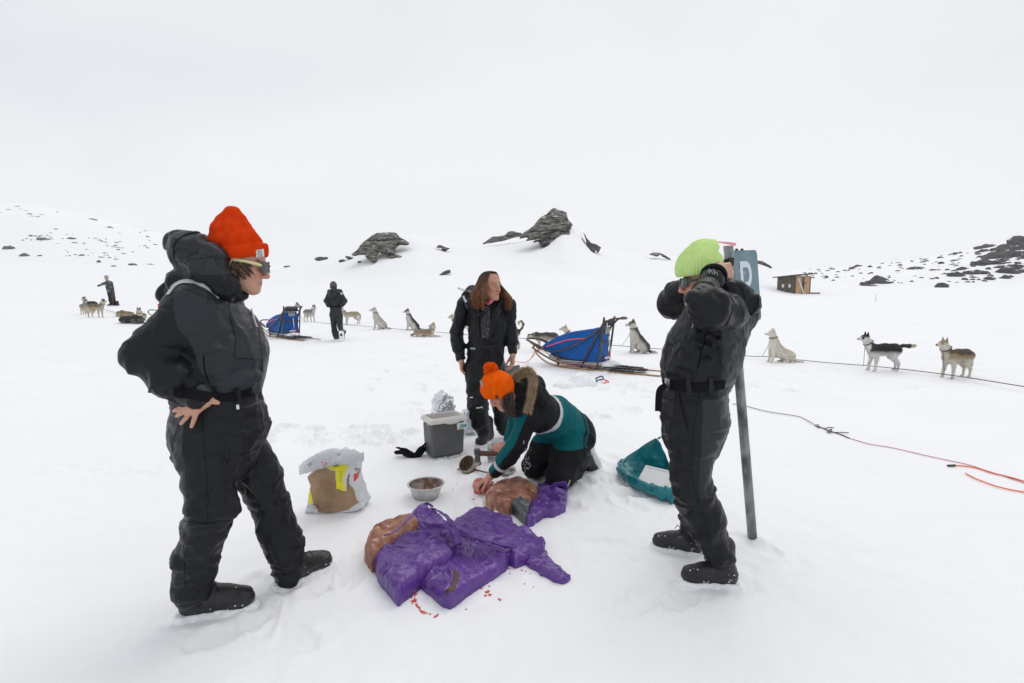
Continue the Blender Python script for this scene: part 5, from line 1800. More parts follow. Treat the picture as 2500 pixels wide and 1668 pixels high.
    boot(r, (.46, 4.19, .20), (.54, 4.25, -.03), up=(-.60, -.75, -.3), s=.9, laces=False)
    # snow grains on the knee
    mb = MB()
    for k in range(46):
        h_ = f.hit(1285 + rs.normal() * 7, 1130 + rs.normal() * 22)
        if h_[0] is not None:
            c = np.array(h_[0]); s = rs.uniform(.0015, .004)
            mb.box(c, (s, s, s * .7))
    if mb.V:
        o = mb.build('snow_grains', M['snow_bits'], r, smooth=False); o['kind'] = 'stuff'
    return f
M['plain_black_suit'] = mat('black_cloth_suit', (.0055, .006, .008), (.008, .009, .011), 6, .7, spec=.2, extra=wrinkle_bump(11, 60, 0.6, 0.15, 0.015))
M['ink_black'] = mat('ink_black', (.008, .008, .01), (.012, .012, .014), 30, .5)
M['label_grey'] = mat('label_grey', (.25, .25, .27), (.4, .4, .42), 60, .5)
M['dark_hair'] = mat('dark_hair', (.018, .009, .007), (.045, .02, .013), 60, .4)
figK = build_K()
# ================================================================== helpers for props
M['strap_blue'] = mat('navy_strap', (.004, .05, .10), (.006, .07, .13), 20, .6)
M['meat_dark'] = mat('dark_meat', (.06, .03, .022), (.13, .07, .05), 50, .7, bump=.6, bscale=90, bdist=.004)
M['lid_white'] = mat('lid_white', (.66, .67, .68), (.70, .71, .72), 4, .5)
M['walker_suit'] = mat('walker_suit', (.022, .027, .030), (.030, .036, .038), 3, .6, spec=.2)
M['grey_knit'] = mat('grey_knit', (.05, .05, .055), (.11, .11, .12), 20, .9)
M['check_cloth'] = mat('checked_cloth', (.03, .045, .055), (.14, .16, .17), 7, .9, pos=(.5, .56), stretch=(1, 1, 1.6))
M['brown_cloth'] = mat('brown_trousers', (.035, .022, .02), (.09, .045, .035), 9, .9)
M['tape_pink'] = mat('tape_pink', (.78, .28, .34), (.82, .36, .42), 20, .5)
def PZ(px, py, z):
    """point at height z above the datum seen at the pixel"""
    d = ray(px, py)
    t = (z - CAM_H) / d[2]
    return np.array([d[0] * t, d[1] * t, z])
def gz(x, y):
    x = np.atleast_1d(np.asarray(x, float)); y = np.atleast_1d(np.asarray(y, float))
    return ground_z(x, y) + snow_detail(x, y)
def vox_obj(name, v, mt, parent=None, sm=1, disp=None, smooth=True, loc=None, col=None, matfn=None):
    V, Q = v.mesh()
    if sm: V = relax(V, Q, sm, .5)
    if disp is not None:
        N = vnormals(V, Q)
        V = V + N * disp(V, N)[:, None]
    mi = matfn(V[Q].mean(1)) if matfn else None
    c = col(V) if col else None
    if parent is None and loc is None:
        loc = V.mean(0); loc[2] = V[:, 2].min()
    return mesh_obj(name, V, Q, mt, parent, smooth, mi, col=c, loc=loc)
def crease(V, s1, a1, s2=0, a2=0, seed=0):
    d = a1 * (np.abs(fbm(V * s1 + seed, 3)) * 2 - .5)
    if a2: d = d + a2 * (np.abs(fbm(V * s2 + seed + 9, 2)) * 2 - .5)
    return d
def crumple(V, seed, f0=9.0, amp=.010):
    """thin film: long nearly straight raised creases in changing directions"""
    rs = np.random.RandomState(seed + 100)
    d = np.zeros(len(V))
    for k in range(10):
        a = rs.uniform(0, math.pi); dr = np.array([math.cos(a), math.sin(a), rs.uniform(-.4, .4)])
        f = f0 * rs.uniform(.6, 2.2)
        w = np.abs((((V @ dr) * f + .55 * vnoise(V * 5 + k * 3.1 + seed) + rs.rand()) % 1) * 2 - 1)
        m = np.clip(vnoise(V * rs.uniform(5, 9) + k * 7.7 + seed) * 2.6 - .15, 0, 1)
        d += m * np.clip(1 - w * 3.0, 0, 1) ** 1.4 * (9.0 / f) * rs.uniform(.5, 1.1)
    return amp * (d - .15)
def text_mesh(txt, size, mt, origin, ux, uy, parent, name='lettering', ext=.0006):
    cu = bpy.data.curves.new('txt', 'FONT'); cu.body = txt; cu.size = size; cu.extrude = ext; cu.align_x = 'CENTER'; cu.align_y = 'CENTER'
    o = bpy.data.objects.new('txt', cu); COL.objects.link(o)
    dg = bpy.context.evaluated_depsgraph_get()
    me = bpy.data.meshes.new_from_object(o.evaluated_get(dg))
    bpy.data.objects.remove(o)
    ux = nrm(ux); uy = np.array(uy, float); uy = nrm(uy - ux * (ux @ uy)); n = np.cross(ux, uy)
    V = np.array([v.co[:] for v in me.vertices])
    V = np.array(origin) + V[:, :1] * ux + V[:, 1:2] * uy + V[:, 2:3] * n
    F = [tuple(p.vertices) for p in me.polygons]
    return mesh_obj(name, V, F, mt, parent, False)

# ================================================================== dogs
def make_dog(px, py, top, yaw, pose, coat, label, head_yaw=0.0, lean=0.0, tail='down', res=.014, head_low=False, seed=0, collar=(.01, .012, .02), Y=None, sc=None, slim=1.0, pup=0):
    base = G(px, py) if Y is None else np.array([P(px, py, Y)[0], Y, float(ground_z(P(px, py, Y)[0], Y))])
    nom = {'stand': .81, 'sit': .80, 'lie': .46, 'flat': .25}[pose]
    s = sc if sc is not None else (py - top) / (FPX / (base[1] * CP)) / nom
    root = thing('dog', label, 'dog', tuple(base), 'sled dogs tethered on the snow')
    v = Vox((-.72, -.34, -.02), (.72, .34, .92), res / s)
    f75 = ((0, 1, 0), .78)
    rs = np.random.RandomState(seed + 50)
    jit = lambda a: rs.uniform(-a, a)
    eyes = None
    if pose == 'stand':
        v.cap((.17, 0, .43, .135), (-.05, 0, .455, .115), .05, f75); v.cap((-.05, 0, .455, .115), (-.27, 0, .475, .105), .05, f75)
        nb, ne = np.array([.25, 0, .50]), np.array([.36, 0, .655])
        if head_low: ne = np.array([.42, 0, .44])
        v.cap((*nb, .095), (*ne, .072), .04)
        for q in (-1, 1):
            dx = jit(.035)
            v.cap((.19, q * .065, .42, .072), (.165, q * .075, .30, .045), .03); v.cap((.165, q * .075, .30, .042), (.19 + dx, q * .078, .14, .028), .015); v.cap((.19 + dx, q * .078, .14, .027), (.195 + dx, q * .078, .03, .025), .01)
            v.cap((.20 + dx, q * .078, .024, .025), (.235 + dx, q * .078, .02, .022), .01)
            dx = jit(.05)
            v.cap((-.26, q * .06, .45, .095), (-.19 + dx, q * .075, .31, .06), .03); v.cap((-.19 + dx, q * .075, .31, .055), (-.33 + dx, q * .075, .175, .028), .02)
            v.cap((-.33 + dx, q * .075, .175, .026), (-.315 + dx, q * .075, .04, .022), .008); v.cap((-.31 + dx, q * .075, .024, .024), (-.27 + dx, q * .075, .02, .022), .01)
        tb = np.array([-.35, 0, .51])
    elif pose == 'sit':
        v.cap((-.14 - lean, 0, .15, .135), (-lean * .3, 0, .30 - lean * .3, .125), .05, f75); v.cap((-lean * .3, 0, .30 - lean * .3, .125), (.09, 0, .42, .125), .05, f75)
        nb, ne = np.array([.10, 0, .50]), np.array([.135, 0, .655])
        v.cap((*nb, .10), (*ne, .074), .05)
        for q in (-1, 1):
            v.cap((.12, q * .065, .40, .068), (.135, q * .07, .22, .042), .03); v.cap((.135, q * .07, .22, .038), (.16, q * .07, .04, .026), .015); v.cap((.165, q * .07, .022, .025), (.20, q * .07, .018, .021), .01)
            v.cap((-.13 - lean, q * .09, .16, .10), (.02 - lean, q * .115, .175, .058), .03); v.cap((.02 - lean, q * .115, .17, .05), (-.06 - lean, q * .12, .045, .030), .02); v.cap((-.05 - lean, q * .12, .026, .028), (.055 - lean, q * .12, .020, .024), .01)
        tb = np.array([-.24 - lean, 0, .07])
    else:
        fl = pose == 'flat'
        v.cap((.18, 0, .15, .13), (-.22, 0, .13, .125), .05, ((0, 0, 1), .85))
        nb = np.array([.22, 0, .20]); ne = np.array([.30, 0, .315]) if not fl else np.array([.40, .03, .10])
        v.cap((*nb, .095), (*ne, .07), .04)
        for q in (-1, 1):
            v.cap((.20, q * .09, .09, .06), (.28, q * .09, .04, .038), .03); v.cap((.28, q * .09, .035, .034), (.50, q * .075, .022, .024), .015)
            v.cap((-.2, q * .10, .12, .09), (-.06, q * .14, .08, .05), .03); v.cap((-.06, q * .14, .05, .038), (-.14, q * .15, .03, .026), .02); v.cap((-.14, q * .15, .03, .026), (.0, q * .15, .022, .024), .01)
        tb = np.array([-.33, 0, .09])
    ch, sh_ = math.cos(head_yaw), math.sin(head_yaw)
    def H(x, y, z):
        y = y
        p = np.array([x * ch - y * sh_, x * sh_ + y * ch, z])
        if head_low: p = np.array([p[0] * .6 + p[2] * .5, p[1], p[2] * .6 - p[0] * .75])
        return ne + p
    v.cap((*H(.01, 0, .045), .068), (*H(.055, 0, .05), .058), .03)
    v.cap((*H(.075, 0, .035), .042), (*H(.165, 0, .022), .026), .02)
    v.cap((*H(.09, 0, .012), .026), (*H(.155, 0, .006), .019), .01)
    for q in (-1, 1):
        v.cap((*H(.0, q * .036, .080), .032), (*H(-.004, q * .046, .172), .008), .012)
        v.cap((*H(.03, q * .045, .01), .03), (*H(.0, q * .06, -.02), .03), .03)
    # tail
    if tail == 'down':
        T_ = [tb + (0, 0, 0), tb + (-.07, 0, -.10), tb + (-.06, .01, -.22), tb + (-.07, .01, -.28)]
    elif tail == 'out':
        T_ = [tb + (0, 0, .0), tb + (-.10, 0, .02), tb + (-.22, 0, .015), tb + (-.34, 0, .02)]
    elif tail == 'curl':
        T_ = [tb + (0, 0, 0), tb + (-.07, 0, .09), tb + (-.10, 0, .19), tb + (-.05, .0, .27), tb + (.03, .0, .25), tb + (.02, 0, .18)]
    else:
        T_ = [tb, tb + (-.07, .05, -.03), tb + (-.12, .10, -.035), tb + (-.15, .13, -.04)]
    tr = [.030, .036, .040, .034, .03, .02]
    for i in range(len(T_) - 1):
        a_, b_ = T_[i], T_[i + 1]
        v.cap((a_[0], a_[1], max(a_[2], .03), tr[i]), (b_[0], b_[1], max(b_[2], .03), tr[i + 1]), .02)
    V, Q = v.mesh(); V = relax(V, Q, 1, .4); N = vnormals(V, Q)
    fur_n = fbm(V * np.array([26, 26, 16]) + seed, 3)
    V = V + N * (.0055 * fur_n)[:, None]
    # coat
    n = fbm(V * 7 + seed * 3.3, 3); nf = fbm(V * 24 + seed, 2)
    x, y, z = V[:, 0], V[:, 1], V[:, 2]
    back, flank, pale = (np.array(c, float) for c in (coat['back'], coat['flank'], coat['pale']))
    def ss(a, b, t): return np.clip((t - a) / (b - a), 0, 1)
    if pose == 'stand':
        hb = z - .40; m = (x < .30)
        wf = ss(-.06, .03, hb + .05 * n) * m; wb = ss(coat.get('lo', .04), coat.get('lo', .04) + .05, hb + .06 * n) * ss(coat.get('xf', .36), coat.get('xf', .36) - .08, x + .04 * n) 
    elif pose == 'sit':
        ax = (x * -.55 + z * 0.0); t_ = -(x - (-.14 + .62 * (z - .12)))      # distance behind the spine line
        wf = ss(-.04, .05, t_ + .05 * n); wb = ss(.02, .08, t_ + .05 * n)
    else:
        wf = ss(.05, .12, z + .04 * n) * (x < .27); wb = ss(.13, .18, z + .05 * n) * (x < .24)
    col = pale[None] * (1 - wf[:, None]) + flank[None] * wf[:, None]
    col = col * (1 - wb[:, None]) + back[None] * wb[:, None]
    hq = (V - ne)
    hx = hq[:, 0] * ch + hq[:, 1] * sh_; hy = -hq[:, 0] * sh_ + hq[:, 1] * ch; hz = hq[:, 2]
    isH = (np.hypot(hx, hy) < .26) & (hz > -.06) & (np.linalg.norm(hq, axis=1) < .26)
    if head_low: isH = np.linalg.norm(hq, axis=1) < .14
    top_w = ss(.045, .075, hz + .012 * n - .25 * np.clip(hx - .06, 0, 1)) * isH
    top = np.array(coat['head'], float)
    col = np.where(isH[:, None], pale * (1 - top_w[:, None]) + top * top_w[:, None], col)
    if coat.get('mask'):
        mk = isH & (np.abs(np.abs(hy) - .035) < .02) & (hz > .02) & (hz < .07) & (hx > .03) & (hx < .11)
        col[mk] = top
    if coat.get('neckdark', 0):
        col = np.where((~isH & (hq[:, 0] < .0) & (z > ne[2] - .16) & (hx < -.02))[:, None], back, col)
    tip = np.linalg.norm(V - T_[-1], axis=1) < .11
    tl = (np.min([np.linalg.norm(V - (T_[i] * (1 - t) + T_[i + 1] * t), axis=1) for i in range(len(T_) - 1) for t in (0, .5, 1)], axis=0) < .055) & (x < tb[0] + .02 if tail != 'curl' else z > tb[2] + .03)
    col[tl] = back * .6 + flank * .4
    col[tip] = np.array(coat.get('tip', pale))
    nose = np.linalg.norm(V - H(.188, 0, .026), axis=1) < .020
    col[nose] = (.008, .008, .008)
    for q in (-1, 1):
        e = np.linalg.norm(V - H(.085, q * .036, .058), axis=1) < max(.011, res / s * .8)
        col[e] = (.012, .009, .007)
    col = col * (1 + .16 * nf[:, None] + .10 * n[:, None])
    col = np.clip(col, .004, .86)
    M4 = np.array([[math.cos(yaw), -math.sin(yaw), 0], [math.sin(yaw), math.cos(yaw), 0], [0, 0, 1]])
    W = base + (V * s) @ M4.T
    W[:, 2] -= .012
    mesh_obj('body', W, Q, M['fur'], root, True, col=col)
    if res < .0135:
        ok_ = np.where(V[:, 2] > .10)[0]; pick = ok_[rs.randint(0, len(ok_), 7000)]; Nw = (N @ M4.T)[pick]; Wp = W[pick]
        back_ = M4 @ np.array([-1, 0, -.5]); dr = Nw * .6 + back_ * .8 + rs.normal(size=Nw.shape) * .22; dr /= np.linalg.norm(dr, axis=1, keepdims=True)
        sd = np.cross(dr, rs.normal(size=dr.shape)); sd /= np.linalg.norm(sd, axis=1, keepdims=True); ln_ = (rs.uniform(.014, .030, len(pick)) * np.where(isH[pick], .45, 1.0))[:, None] * s
        TV = np.stack([Wp - sd * .0016 - Nw * .003, Wp + sd * .0016 - Nw * .003, Wp + dr * ln_], 1).reshape(-1, 3)
        fo = mesh_obj('fur', TV, np.arange(len(TV)).reshape(-1, 3), M['fur'], root, False, col=np.repeat(col[pick] * rs.uniform(.8, 1.2, (len(pick), 1)), 3, 0)); fo['kind'] = 'stuff'
    if collar is not None:
        c0 = nb * .45 + ne * .55; d0 = nrm(ne - nb); a0 = nrm(np.cross(d0, [0, 1, 0])); b0 = np.cross(d0, a0)
        ring = [base + (M4 @ (c0 + .092 * (math.cos(t) * a0 + math.sin(t) * b0))) * s for t in np.linspace(0, 2 * math.pi, 18, endpoint=False)]
        mb = MB(); mb.tube(ring, .010 * s, 6, closed=True); mb.build('collar', M['ink_black'], root)
    root['snout'] = [float(q) for q in base]
    return root, base + (M4 @ (nb * .5 + ne * .5 + np.array([.07, 0, -.06]))) * s

WHITE = (.62, .60, .56); CREAM = (.58, .50, .38); BLK = (.022, .022, .024); GREY = (.17, .165, .155); TAN = (.36, .26, .15); DGREY = (.07, .068, .065)
def coat(back, flank, pale, head, **k):
    d = dict(back=back, flank=flank, pale=pale, head=head); d.update(k); return d
LEFTW = R(180)
D_ = {}
D_['black'] = make_dog(2150, 905, 808, R(183), 'stand', coat(BLK, (.05, .045, .04), (.66, .65, .62), BLK, lo=-.005, xf=.27, tip=CREAM, mask=True), 'black backed white legged dog standing with its tail held straight out', tail='out', res=.012, seed=1)
D_['tan'] = make_dog(2330, 921, 820, R(197), 'stand', coat((.10, .075, .05), TAN, (.62, .57, .48), TAN, lo=.05, mask=True), 'tan and cream dog standing with lowered tail, rightmost of all the dogs', tail='down', res=.012, seed=2, head_yaw=-.15)
D_['white'] = make_dog(1897, 884, 800, R(182), 'sit', coat((.66, .60, .49), (.70, .65, .55), (.73, .69, .61), (.66, .59, .48), mask=False), 'plain white dog sitting leaning back, right of the sign post', res=.013, seed=3, lean=.14, tail='side')
D_['wolf'] = make_dog(1558, 862, 778, R(184), 'sit', coat(DGREY, GREY, (.62, .59, .53), (.10, .08, .06), mask=True), 'grey and tan wolf coloured dog sitting right behind the blue covered sled', res=.013, seed=4, tail='side')
D_['lying'] = make_dog(1036, 822, 0, R(-8), 'lie', coat((.24, .20, .15), TAN, (.60, .54, .44), TAN), 'tan dog lying in the snow with its head turned back, front legs stretched out', head_yaw=R(165), res=.017, seed=5, sc=.98, tail='side')
D_['blackwhite'] = make_dog(1006, 806, 752, R(200), 'sit', coat(BLK, DGREY, (.62, .60, .56), BLK, mask=True), 'black faced white chested dog sitting beside the lying tan dog', res=.016, seed=6, tail='side')
D_['pale'] = make_dog(926, 804, 748, R(195), 'sit', coat((.42, .38, .33), (.55, .51, .45), (.64, .62, .57), (.40, .37, .33), mask=True), 'pale grey and white dog sitting alone between the walking person and the black faced dog', res=.016, seed=7, tail='side')
D_['behind'] = make_dog(857, 792, 747, R(215), 'stand', coat((.34, .28, .20), (.46, .40, .31), (.60, .56, .49), (.40, .32, .22), mask=True), 'cream dog standing half hidden behind the walking person', res=.017, seed=8, tail='down')
D_['grey'] = make_dog(757, 786, 742, R(-38), 'stand', coat((.17, .165, .155), (.28, .27, .25), (.58, .56, .52), DGREY, mask=True), 'grey dog standing left of the walking person, facing the camera', res=.017, seed=9, tail='down')
D_['dark'] = make_dog(712, 780, 737, R(-22), 'stand', coat((.09, .09, .09), (.17, .17, .165), (.50, .49, .47), DGREY, mask=True), 'dark grey dog standing behind the far blue sled', res=.017, seed=10, tail='down')
D_['head'] = make_dog(1128, 818, 765, R(178), 'stand', coat(TAN, (.5, .42, .3), (.62, .56, .46), TAN), 'cream dog whose head shows left of the long-haired woman', res=.016, seed=11, tail='down')
D_['curl'] = make_dog(1238, 852, 780, R(186), 'stand', coat(BLK, (.30, .22, .13), (.56, .48, .36), BLK, lo=-.0), 'black and tan dog with a curled tail, behind the woman towards the sled', res=.014, seed=12, tail='curl')
D_['merle'] = make_dog(1330, 858, 790, R(178), 'stand', coat((.07, .065, .06), (.30, .27, .22), (.56, .52, .45), DGREY, mask=True), 'mottled grey dog with its head lowered to the snow behind the sled front', res=.014, seed=13, head_low=True, tail='down')
D_['ear'] = make_dog(1412, 862, 790, R(180), 'stand', coat(TAN, (.5, .42, .3), (.62, .56, .46), (.5, .4, .28)), 'cream dog with only its ears showing above the blue sled cover', res=.016, seed=14, tail='down')
make_dog(238, 775, 735, R(-12), 'stand', coat((.14, .12, .09), TAN, (.56, .50, .40), BLK, mask=True), 'tan and black dog standing, rightmost of the far left trio', res=.018, seed=15, sc=.85)
make_dog(222, 764, 722, R(165), 'stand', coat(BLK, DGREY, (.56, .52, .45), BLK, mask=True), 'black and white dog facing left behind the others of the far left trio', res=.018, seed=16, sc=.85)
make_dog(207, 768, 730, R(120), 'stand', coat(GREY, (.42, .37, .28), (.56, .50, .40), DGREY), 'cream dog turned away, leftmost of the far left trio', res=.018, seed=17, sc=.75)
make_dog(343, 778, 0, R(-60), 'lie', coat((.10, .085, .06), TAN, (.60, .55, .46), DGREY, mask=True), 'cream faced dog lying with its head up, topmost of the far left heap', res=.018, seed=18, sc=.9, tail='side')
make_dog(318, 789, 0, R(-14), 'flat', coat(BLK, BLK, (.12, .11, .10), BLK), 'black dog lying flat at the front of the far left heap', res=.018, seed=19, sc=1.0, tail='side')
make_dog(308, 774, 0, R(160), 'flat', coat((.20, .15, .10), TAN, (.50, .42, .30), TAN), 'tan dog lying curled at the back of the far left heap', res=.018, seed=20, sc=.9, tail='side')

# ================================================================== ropes
M['line_grey'] = mat('grey_line', (.11, .11, .12), (.16, .16, .17), 40, .6)
M['line_pink'] = mat('faded_red_line', (.50, .17, .17), (.56, .24, .24), 40, .7)
M['line_orange'] = mat('orange_line', (.78, .09, .015), (.82, .13, .02), 40, .6)
M['line_black'] = mat('black_line', (.012, .012, .014), (.03, .03, .03), 40, .6)
def rope(name, pts, r, mt, label, cat='rope', n=8, group=None):
    mb = MB(); pts = spline(pts, n); mb.tube(pts, r, 6)
    o = mb.build(name, mt, None, loc=tuple(pts[0]))
    return setp(o, label, cat, group)
def low(px, py, h=.012):
    q = G(px, py); q[2] = float(gz(q[0], q[1])[0]) + h; return q
rope('tether_line', [PZ(px, py, z) for px, py, z in [(655, 780, .10), (760, 787, .10), (880, 796, .10), (1000, 806, .10), (1120, 815, .11), (1300, 828, .12), (1520, 845, .12), (1620, 853, .10), (1800, 868, .07), (1890, 872, .06), (2000, 884, .05), (2150, 896, .05), (2320, 916, .06), (2500, 944, .08), (2700, 975, .08)]], .0075, M['line_grey'],
     'long grey tether line stretched low past all the dogs on the right', 'tether line')
rope('tether_line', [G(px, py, .06) for px, py in [(252, 758), (275, 765), (296, 775)]], .009, M['line_grey'], 'short grey tether line between the far left trio and heap of dogs', 'tether line')
for k, a, b in (('black', (2108, 893, .05), 'short leash from the collar of the black backed dog'), ('tan', (2306, 914, .05), 'short leash from the collar of the rightmost tan dog'), ('white', (1860, 871, .06), 'short leash from the collar of the plain white dog'),
             ('wolf', (1517, 845, .12), 'short leash from the collar of the wolf coloured dog'), ('pale', (948, 802, .10), 'short leash from the collar of the pale sitting dog'), ('dark', (739, 783, .10), 'short leash from the collar of the dark dog behind the far sled')):
    e = PZ(*a); c = D_[k][1]
    rope('leash', [c, (c * .5 + e * .5) + np.array([0, 0, -.03]), e], .0045, M['line_grey'], b, 'leash')
main = [low(px, py) for px, py in [(1789, 988), (1826, 995), (1872, 1007), (1939, 1018), (1961, 1024), (1994, 1043)]]
rope('ground_line', main, .0042, M['line_grey'], 'grey line on the snow starting behind the sign post', 'rope')
rope('ground_line', [low(px, py, .008) for px, py in [(1994, 1043), (2010, 1048), (2025, 1055), (2050, 1062), (2074, 1072)]], .0055, M['line_black'], 'knotted black piece joining the grey and the faded red line', 'rope')
for a in ([(2012, 1050), (2024, 1046), (2036, 1047)], [(2020, 1056), (2030, 1050), (2026, 1060), (2018, 1058)], [(2036, 1059), (2055, 1059), (2072, 1060)], [(1990, 1042), (1997, 1040), (2000, 1045), (1994, 1046)]):
    pass
mb = MB()
for a in ([(2012, 1050), (2024, 1046), (2036, 1047)], [(2020, 1056), (2030, 1050), (2026, 1060), (2018, 1058)], [(2036, 1059), (2055, 1059), (2072, 1060)], [(1990, 1042), (1997, 1040), (2000, 1045), (1994, 1046)]):
    mb.tube(spline([low(*p, .012) for p in a], 4), .0045, 5)
o = mb.build('snap_clips', M['line_black'], None, loc=tuple(low(2020, 1056))); setp(o, 'tangle of black snap clips on the knotted piece of line', 'clip')
rope('ground_line', [low(px, py, .008) for px, py in [(2074, 1072), (2123, 1086), (2178, 1095), (2276, 1118), (2362, 1136), (2408, 1151), (2500, 1181), (2600, 1218)]], .0036, M['line_pink'], 'faded red line running over the snow to the right edge', 'rope')
rope('orange_rope', [low(px, py, .01) for px, py in [(2331, 1140), (2362, 1142), (2393, 1148), (2418, 1156), (2460, 1167), (2500, 1178), (2600, 1212)]], .0050, M['line_orange'], 'upper orange rope beside the faded red line at the right edge', 'rope')
rope('orange_rope', [low(px, py, .01) for px, py in [(2357, 1158), (2378, 1170), (2423, 1188), (2460, 1198), (2500, 1205), (2600, 1222)]], .0048, M['line_orange'], 'lower orange rope with a knot at its left end, right edge', 'rope')
mb = MB(); mb.tube([low(2313, 1141), low(2322, 1141), low(2331, 1140)], .009, 6); o = mb.build('clip', M['line_black'], None, loc=tuple(low(2313, 1141))); setp(o, 'black clip at the left end of the upper orange rope', 'clip')

# ================================================================== sled
M['bag_blue'] = mat('blue_canvas', (.002, .075, .30), (.004, .10, .37), 5, .55, spec=.25, extra=wrinkle_bump(9, 60, .7, .2, .03))
M['sled_wood'] = mat('dark_sled_wood', (.035, .026, .022), (.09, .062, .045), 9, .5, stretch=(1, 1, 1), bump=.3, bscale=60)
M['runner_wood'] = mat('runner_wood', (.30, .165, .065), (.42, .25, .11), 14, .5, bump=.3, bscale=60)
M['board_white'] = mat('white_plastic_board', (.62, .63, .64), (.74, .75, .76), 4, .5)
M['strap_pink'] = mat('pink_strap', (.80, .07, .12), (.85, .12, .17), 20, .6)
M['plastic_black'] = mat('black_plastic', (.012, .013, .015), (.022, .023, .025), 12, .45)
def make_sled(base, yaw, label, s=1.0, detail=True):
    t = thing('dog_sled', label, 'sled', tuple(base))
    c_, s_ = math.cos(yaw), math.sin(yaw)
    A = np.array([[c_, -s_, 0], [s_, c_, 0], [0, 0, 1]])
    W = lambda p: base + s * (np.atleast_2d(np.array(p, float)) @ A.T)
    def L(*p): return W(p)[0]
    wd = .25
    def tb(name, pts, r, mt, n=6, seg=8, flat=None, m=0):
        mb = MB(); q = spline([L(*p) for p in pts], n) if len(pts) > 2 else [L(*p) for p in pts]
        mb.tube(q, r * s, seg, flat=flat); return mb.build(name, mt, t)
    for q in (-1, 1):
        tb('runner', [(1.30, q * wd, .42), (1.24, q * wd, .26), (1.08, q * wd, .12), (.85, q * wd, .04), (.5, q * wd, .015), (0, q * wd, .012), (-.5, q * wd, .012), (-1.12, q * wd, .012)], .020, M['runner_wood'], flat=((0, 0, 1), .7))
        tb('stanchion', [(0, q * wd, .02), (-.07, q * wd, .50), (-.12, q * wd, .95)], .019, M['sled_wood'])
        tb('brace', [(.31, q * wd, .03), (-.10, q * wd, .84)], .018, M['sled_wood'])
        tb('post', [(.76, q * wd, .02), (.78, q * wd, .30)], .015, M['sled_wood'])
        tb('side_rail', [(1.38, q * wd * .9, .44), (1.08, q * wd * 1.02, .31), (.76, q * wd * 1.04, .30), (.45, q * wd * 1.04, .42), (.20, q * wd * 1.04, .57), (-.03, q * wd * 1.04, .74), (-.17, q * wd * 1.0, .88), (-.28, q * wd * .9, .93), (-.38, q * wd * .6, .93), (-.42, 0, .925)], .017, M['sled_wood'])
        tb('lower_rail', [(1.32, q * wd, .34), (1.05, q * wd, .20), (.76, q * wd, .10), (.3, q * wd, .085), (0, q * wd, .08)], .014, M['sled_wood'])
    tb('brush_bow', [(1.05, wd, .33), (1.32, wd * .95, .43), (1.50, wd * .5, .47), (1.54, 0, .48), (1.50, -wd * .5, .47), (1.32, -wd * .95, .43), (1.05, -wd, .33)], .019, M['sled_wood'])
    for x, z in ((-.06, .50), (-.03, .20), (-.10, .80)):
        tb('crossbar', [(x, -wd, z), (x, wd, z)], .015, M['sled_wood'])
    for x in (.31, .78):
        tb('crossbar', [(x, -wd, .07), (x, wd, .07)], .014, M['sled_wood'])
    # cargo bag
    v = Vox((-.2, -.32, .0), (1.3, .32, .95), .0115)
    poly = [(1.13, .30), (1.15, .36), (1.08, .43), (.83, .57), (.65, .635), (.32, .70), (.05, .755), (-.06, .77), (-.03, .14), (.40, .15), (.75, .18), (.97, .24)]
    v.prism(poly, lambda U, V_, d2: -(.235 - .05 * np.clip(U, 0, 1.2) - .05 * np.clip((V_ - .55) / .2, 0, 1)), lambda U, V_, d2: (.235 - .05 * np.clip(U, 0, 1.2) - .05 * np.clip((V_ - .55) / .2, 0, 1)), rnd=.03,
            ax=np.array([[1, 0, 0], [0, 0, 1], [0, 1, 0]], float).T)
    V, Q = v.mesh(); V = relax(V, Q, 2); N = vnormals(V, Q)
    V = V + N * (.010 * fbm(V * 5, 2) + .012 * np.abs(fbm(V * np.array([4, 6, 9]) + 3, 2)) - .004)[:, None]
    bag = mesh_obj('cargo_bag', W(V), Q, M['bag_blue'], t)
    for q in ((-1, 1) if detail else (1,)):
        yy = q * .232
        mb = MB()
        path = [L(1.04, q * .215, .36), L(.80, q * .225, .45), L(.58, q * .228, .52), L(.40, q * .232, .545), L(.22, q * .238, .565)]
        mb.tube(spline(path, 5), .011 * s, 6, flat=(L(0, 1, 0) - L(0, 0, 0), .4)); mb.build('strap', M['strap_pink'], t)
    mb = MB(); mb.box(L(.38, 0, .115), (s * .40, s * .24, s * .03), A, bev=.01); mb.box(L(.86, 0, .16), (s * .13, s * .22, s * .03), A @ np.array([[.94, 0, -.34], [0, 1, 0], [.34, 0, .94]]), bev=.01)
    mb.build('basket_board', M['board_white'], t)
    # rear end: panel, box, mat and brake covered in snow
    mb = MB(); mb.box(L(-.105, 0, .84), (s * .03, s * .17, s * .05), A, bev=.006); mb.build('handle_bag', M['plastic_black'], t)
    mb = MB(); mb.box(L(-.085, .0, .70), (s * .006, s * .10, s * .055), A); mb.build('mesh_pocket', M['label_grey'], t)
    mb = MB(); mb.tube([L(-.10, -.03, .60), L(-.13, -.03, .33)], .012 * s, 6); mb.build('pole', M['board_white'], t)
    mb = MB(); mb.tube([L(-.13, -.03, .33), L(-.10, -.20, .06)], .005 * s, 5); mb.tube([L(-.13, -.03, .33), L(-.10, .15, .06)], .005 * s, 5); mb.build('cord', M['strap_pink'], t)
    v = Vox((-.4, -.3, -.05), (.2, .3, .35), .012)
    v.ell((-.14, 0, .10), (.16, .20, .06), None, .02); v.ell((-.26, .08, .13), (.10, .07, .05), None, .03); v.ell((-.09, 0, .215), (.03, .10, .02), None, .01)
    V, Q = v.mesh(); N = vnormals(V, Q); V = V + N * (.018 * fbm(V * 16, 3))[:, None]
    mesh_obj('snow_heap', W(V), Q, M['snow_bits'], t)
    mb = MB()
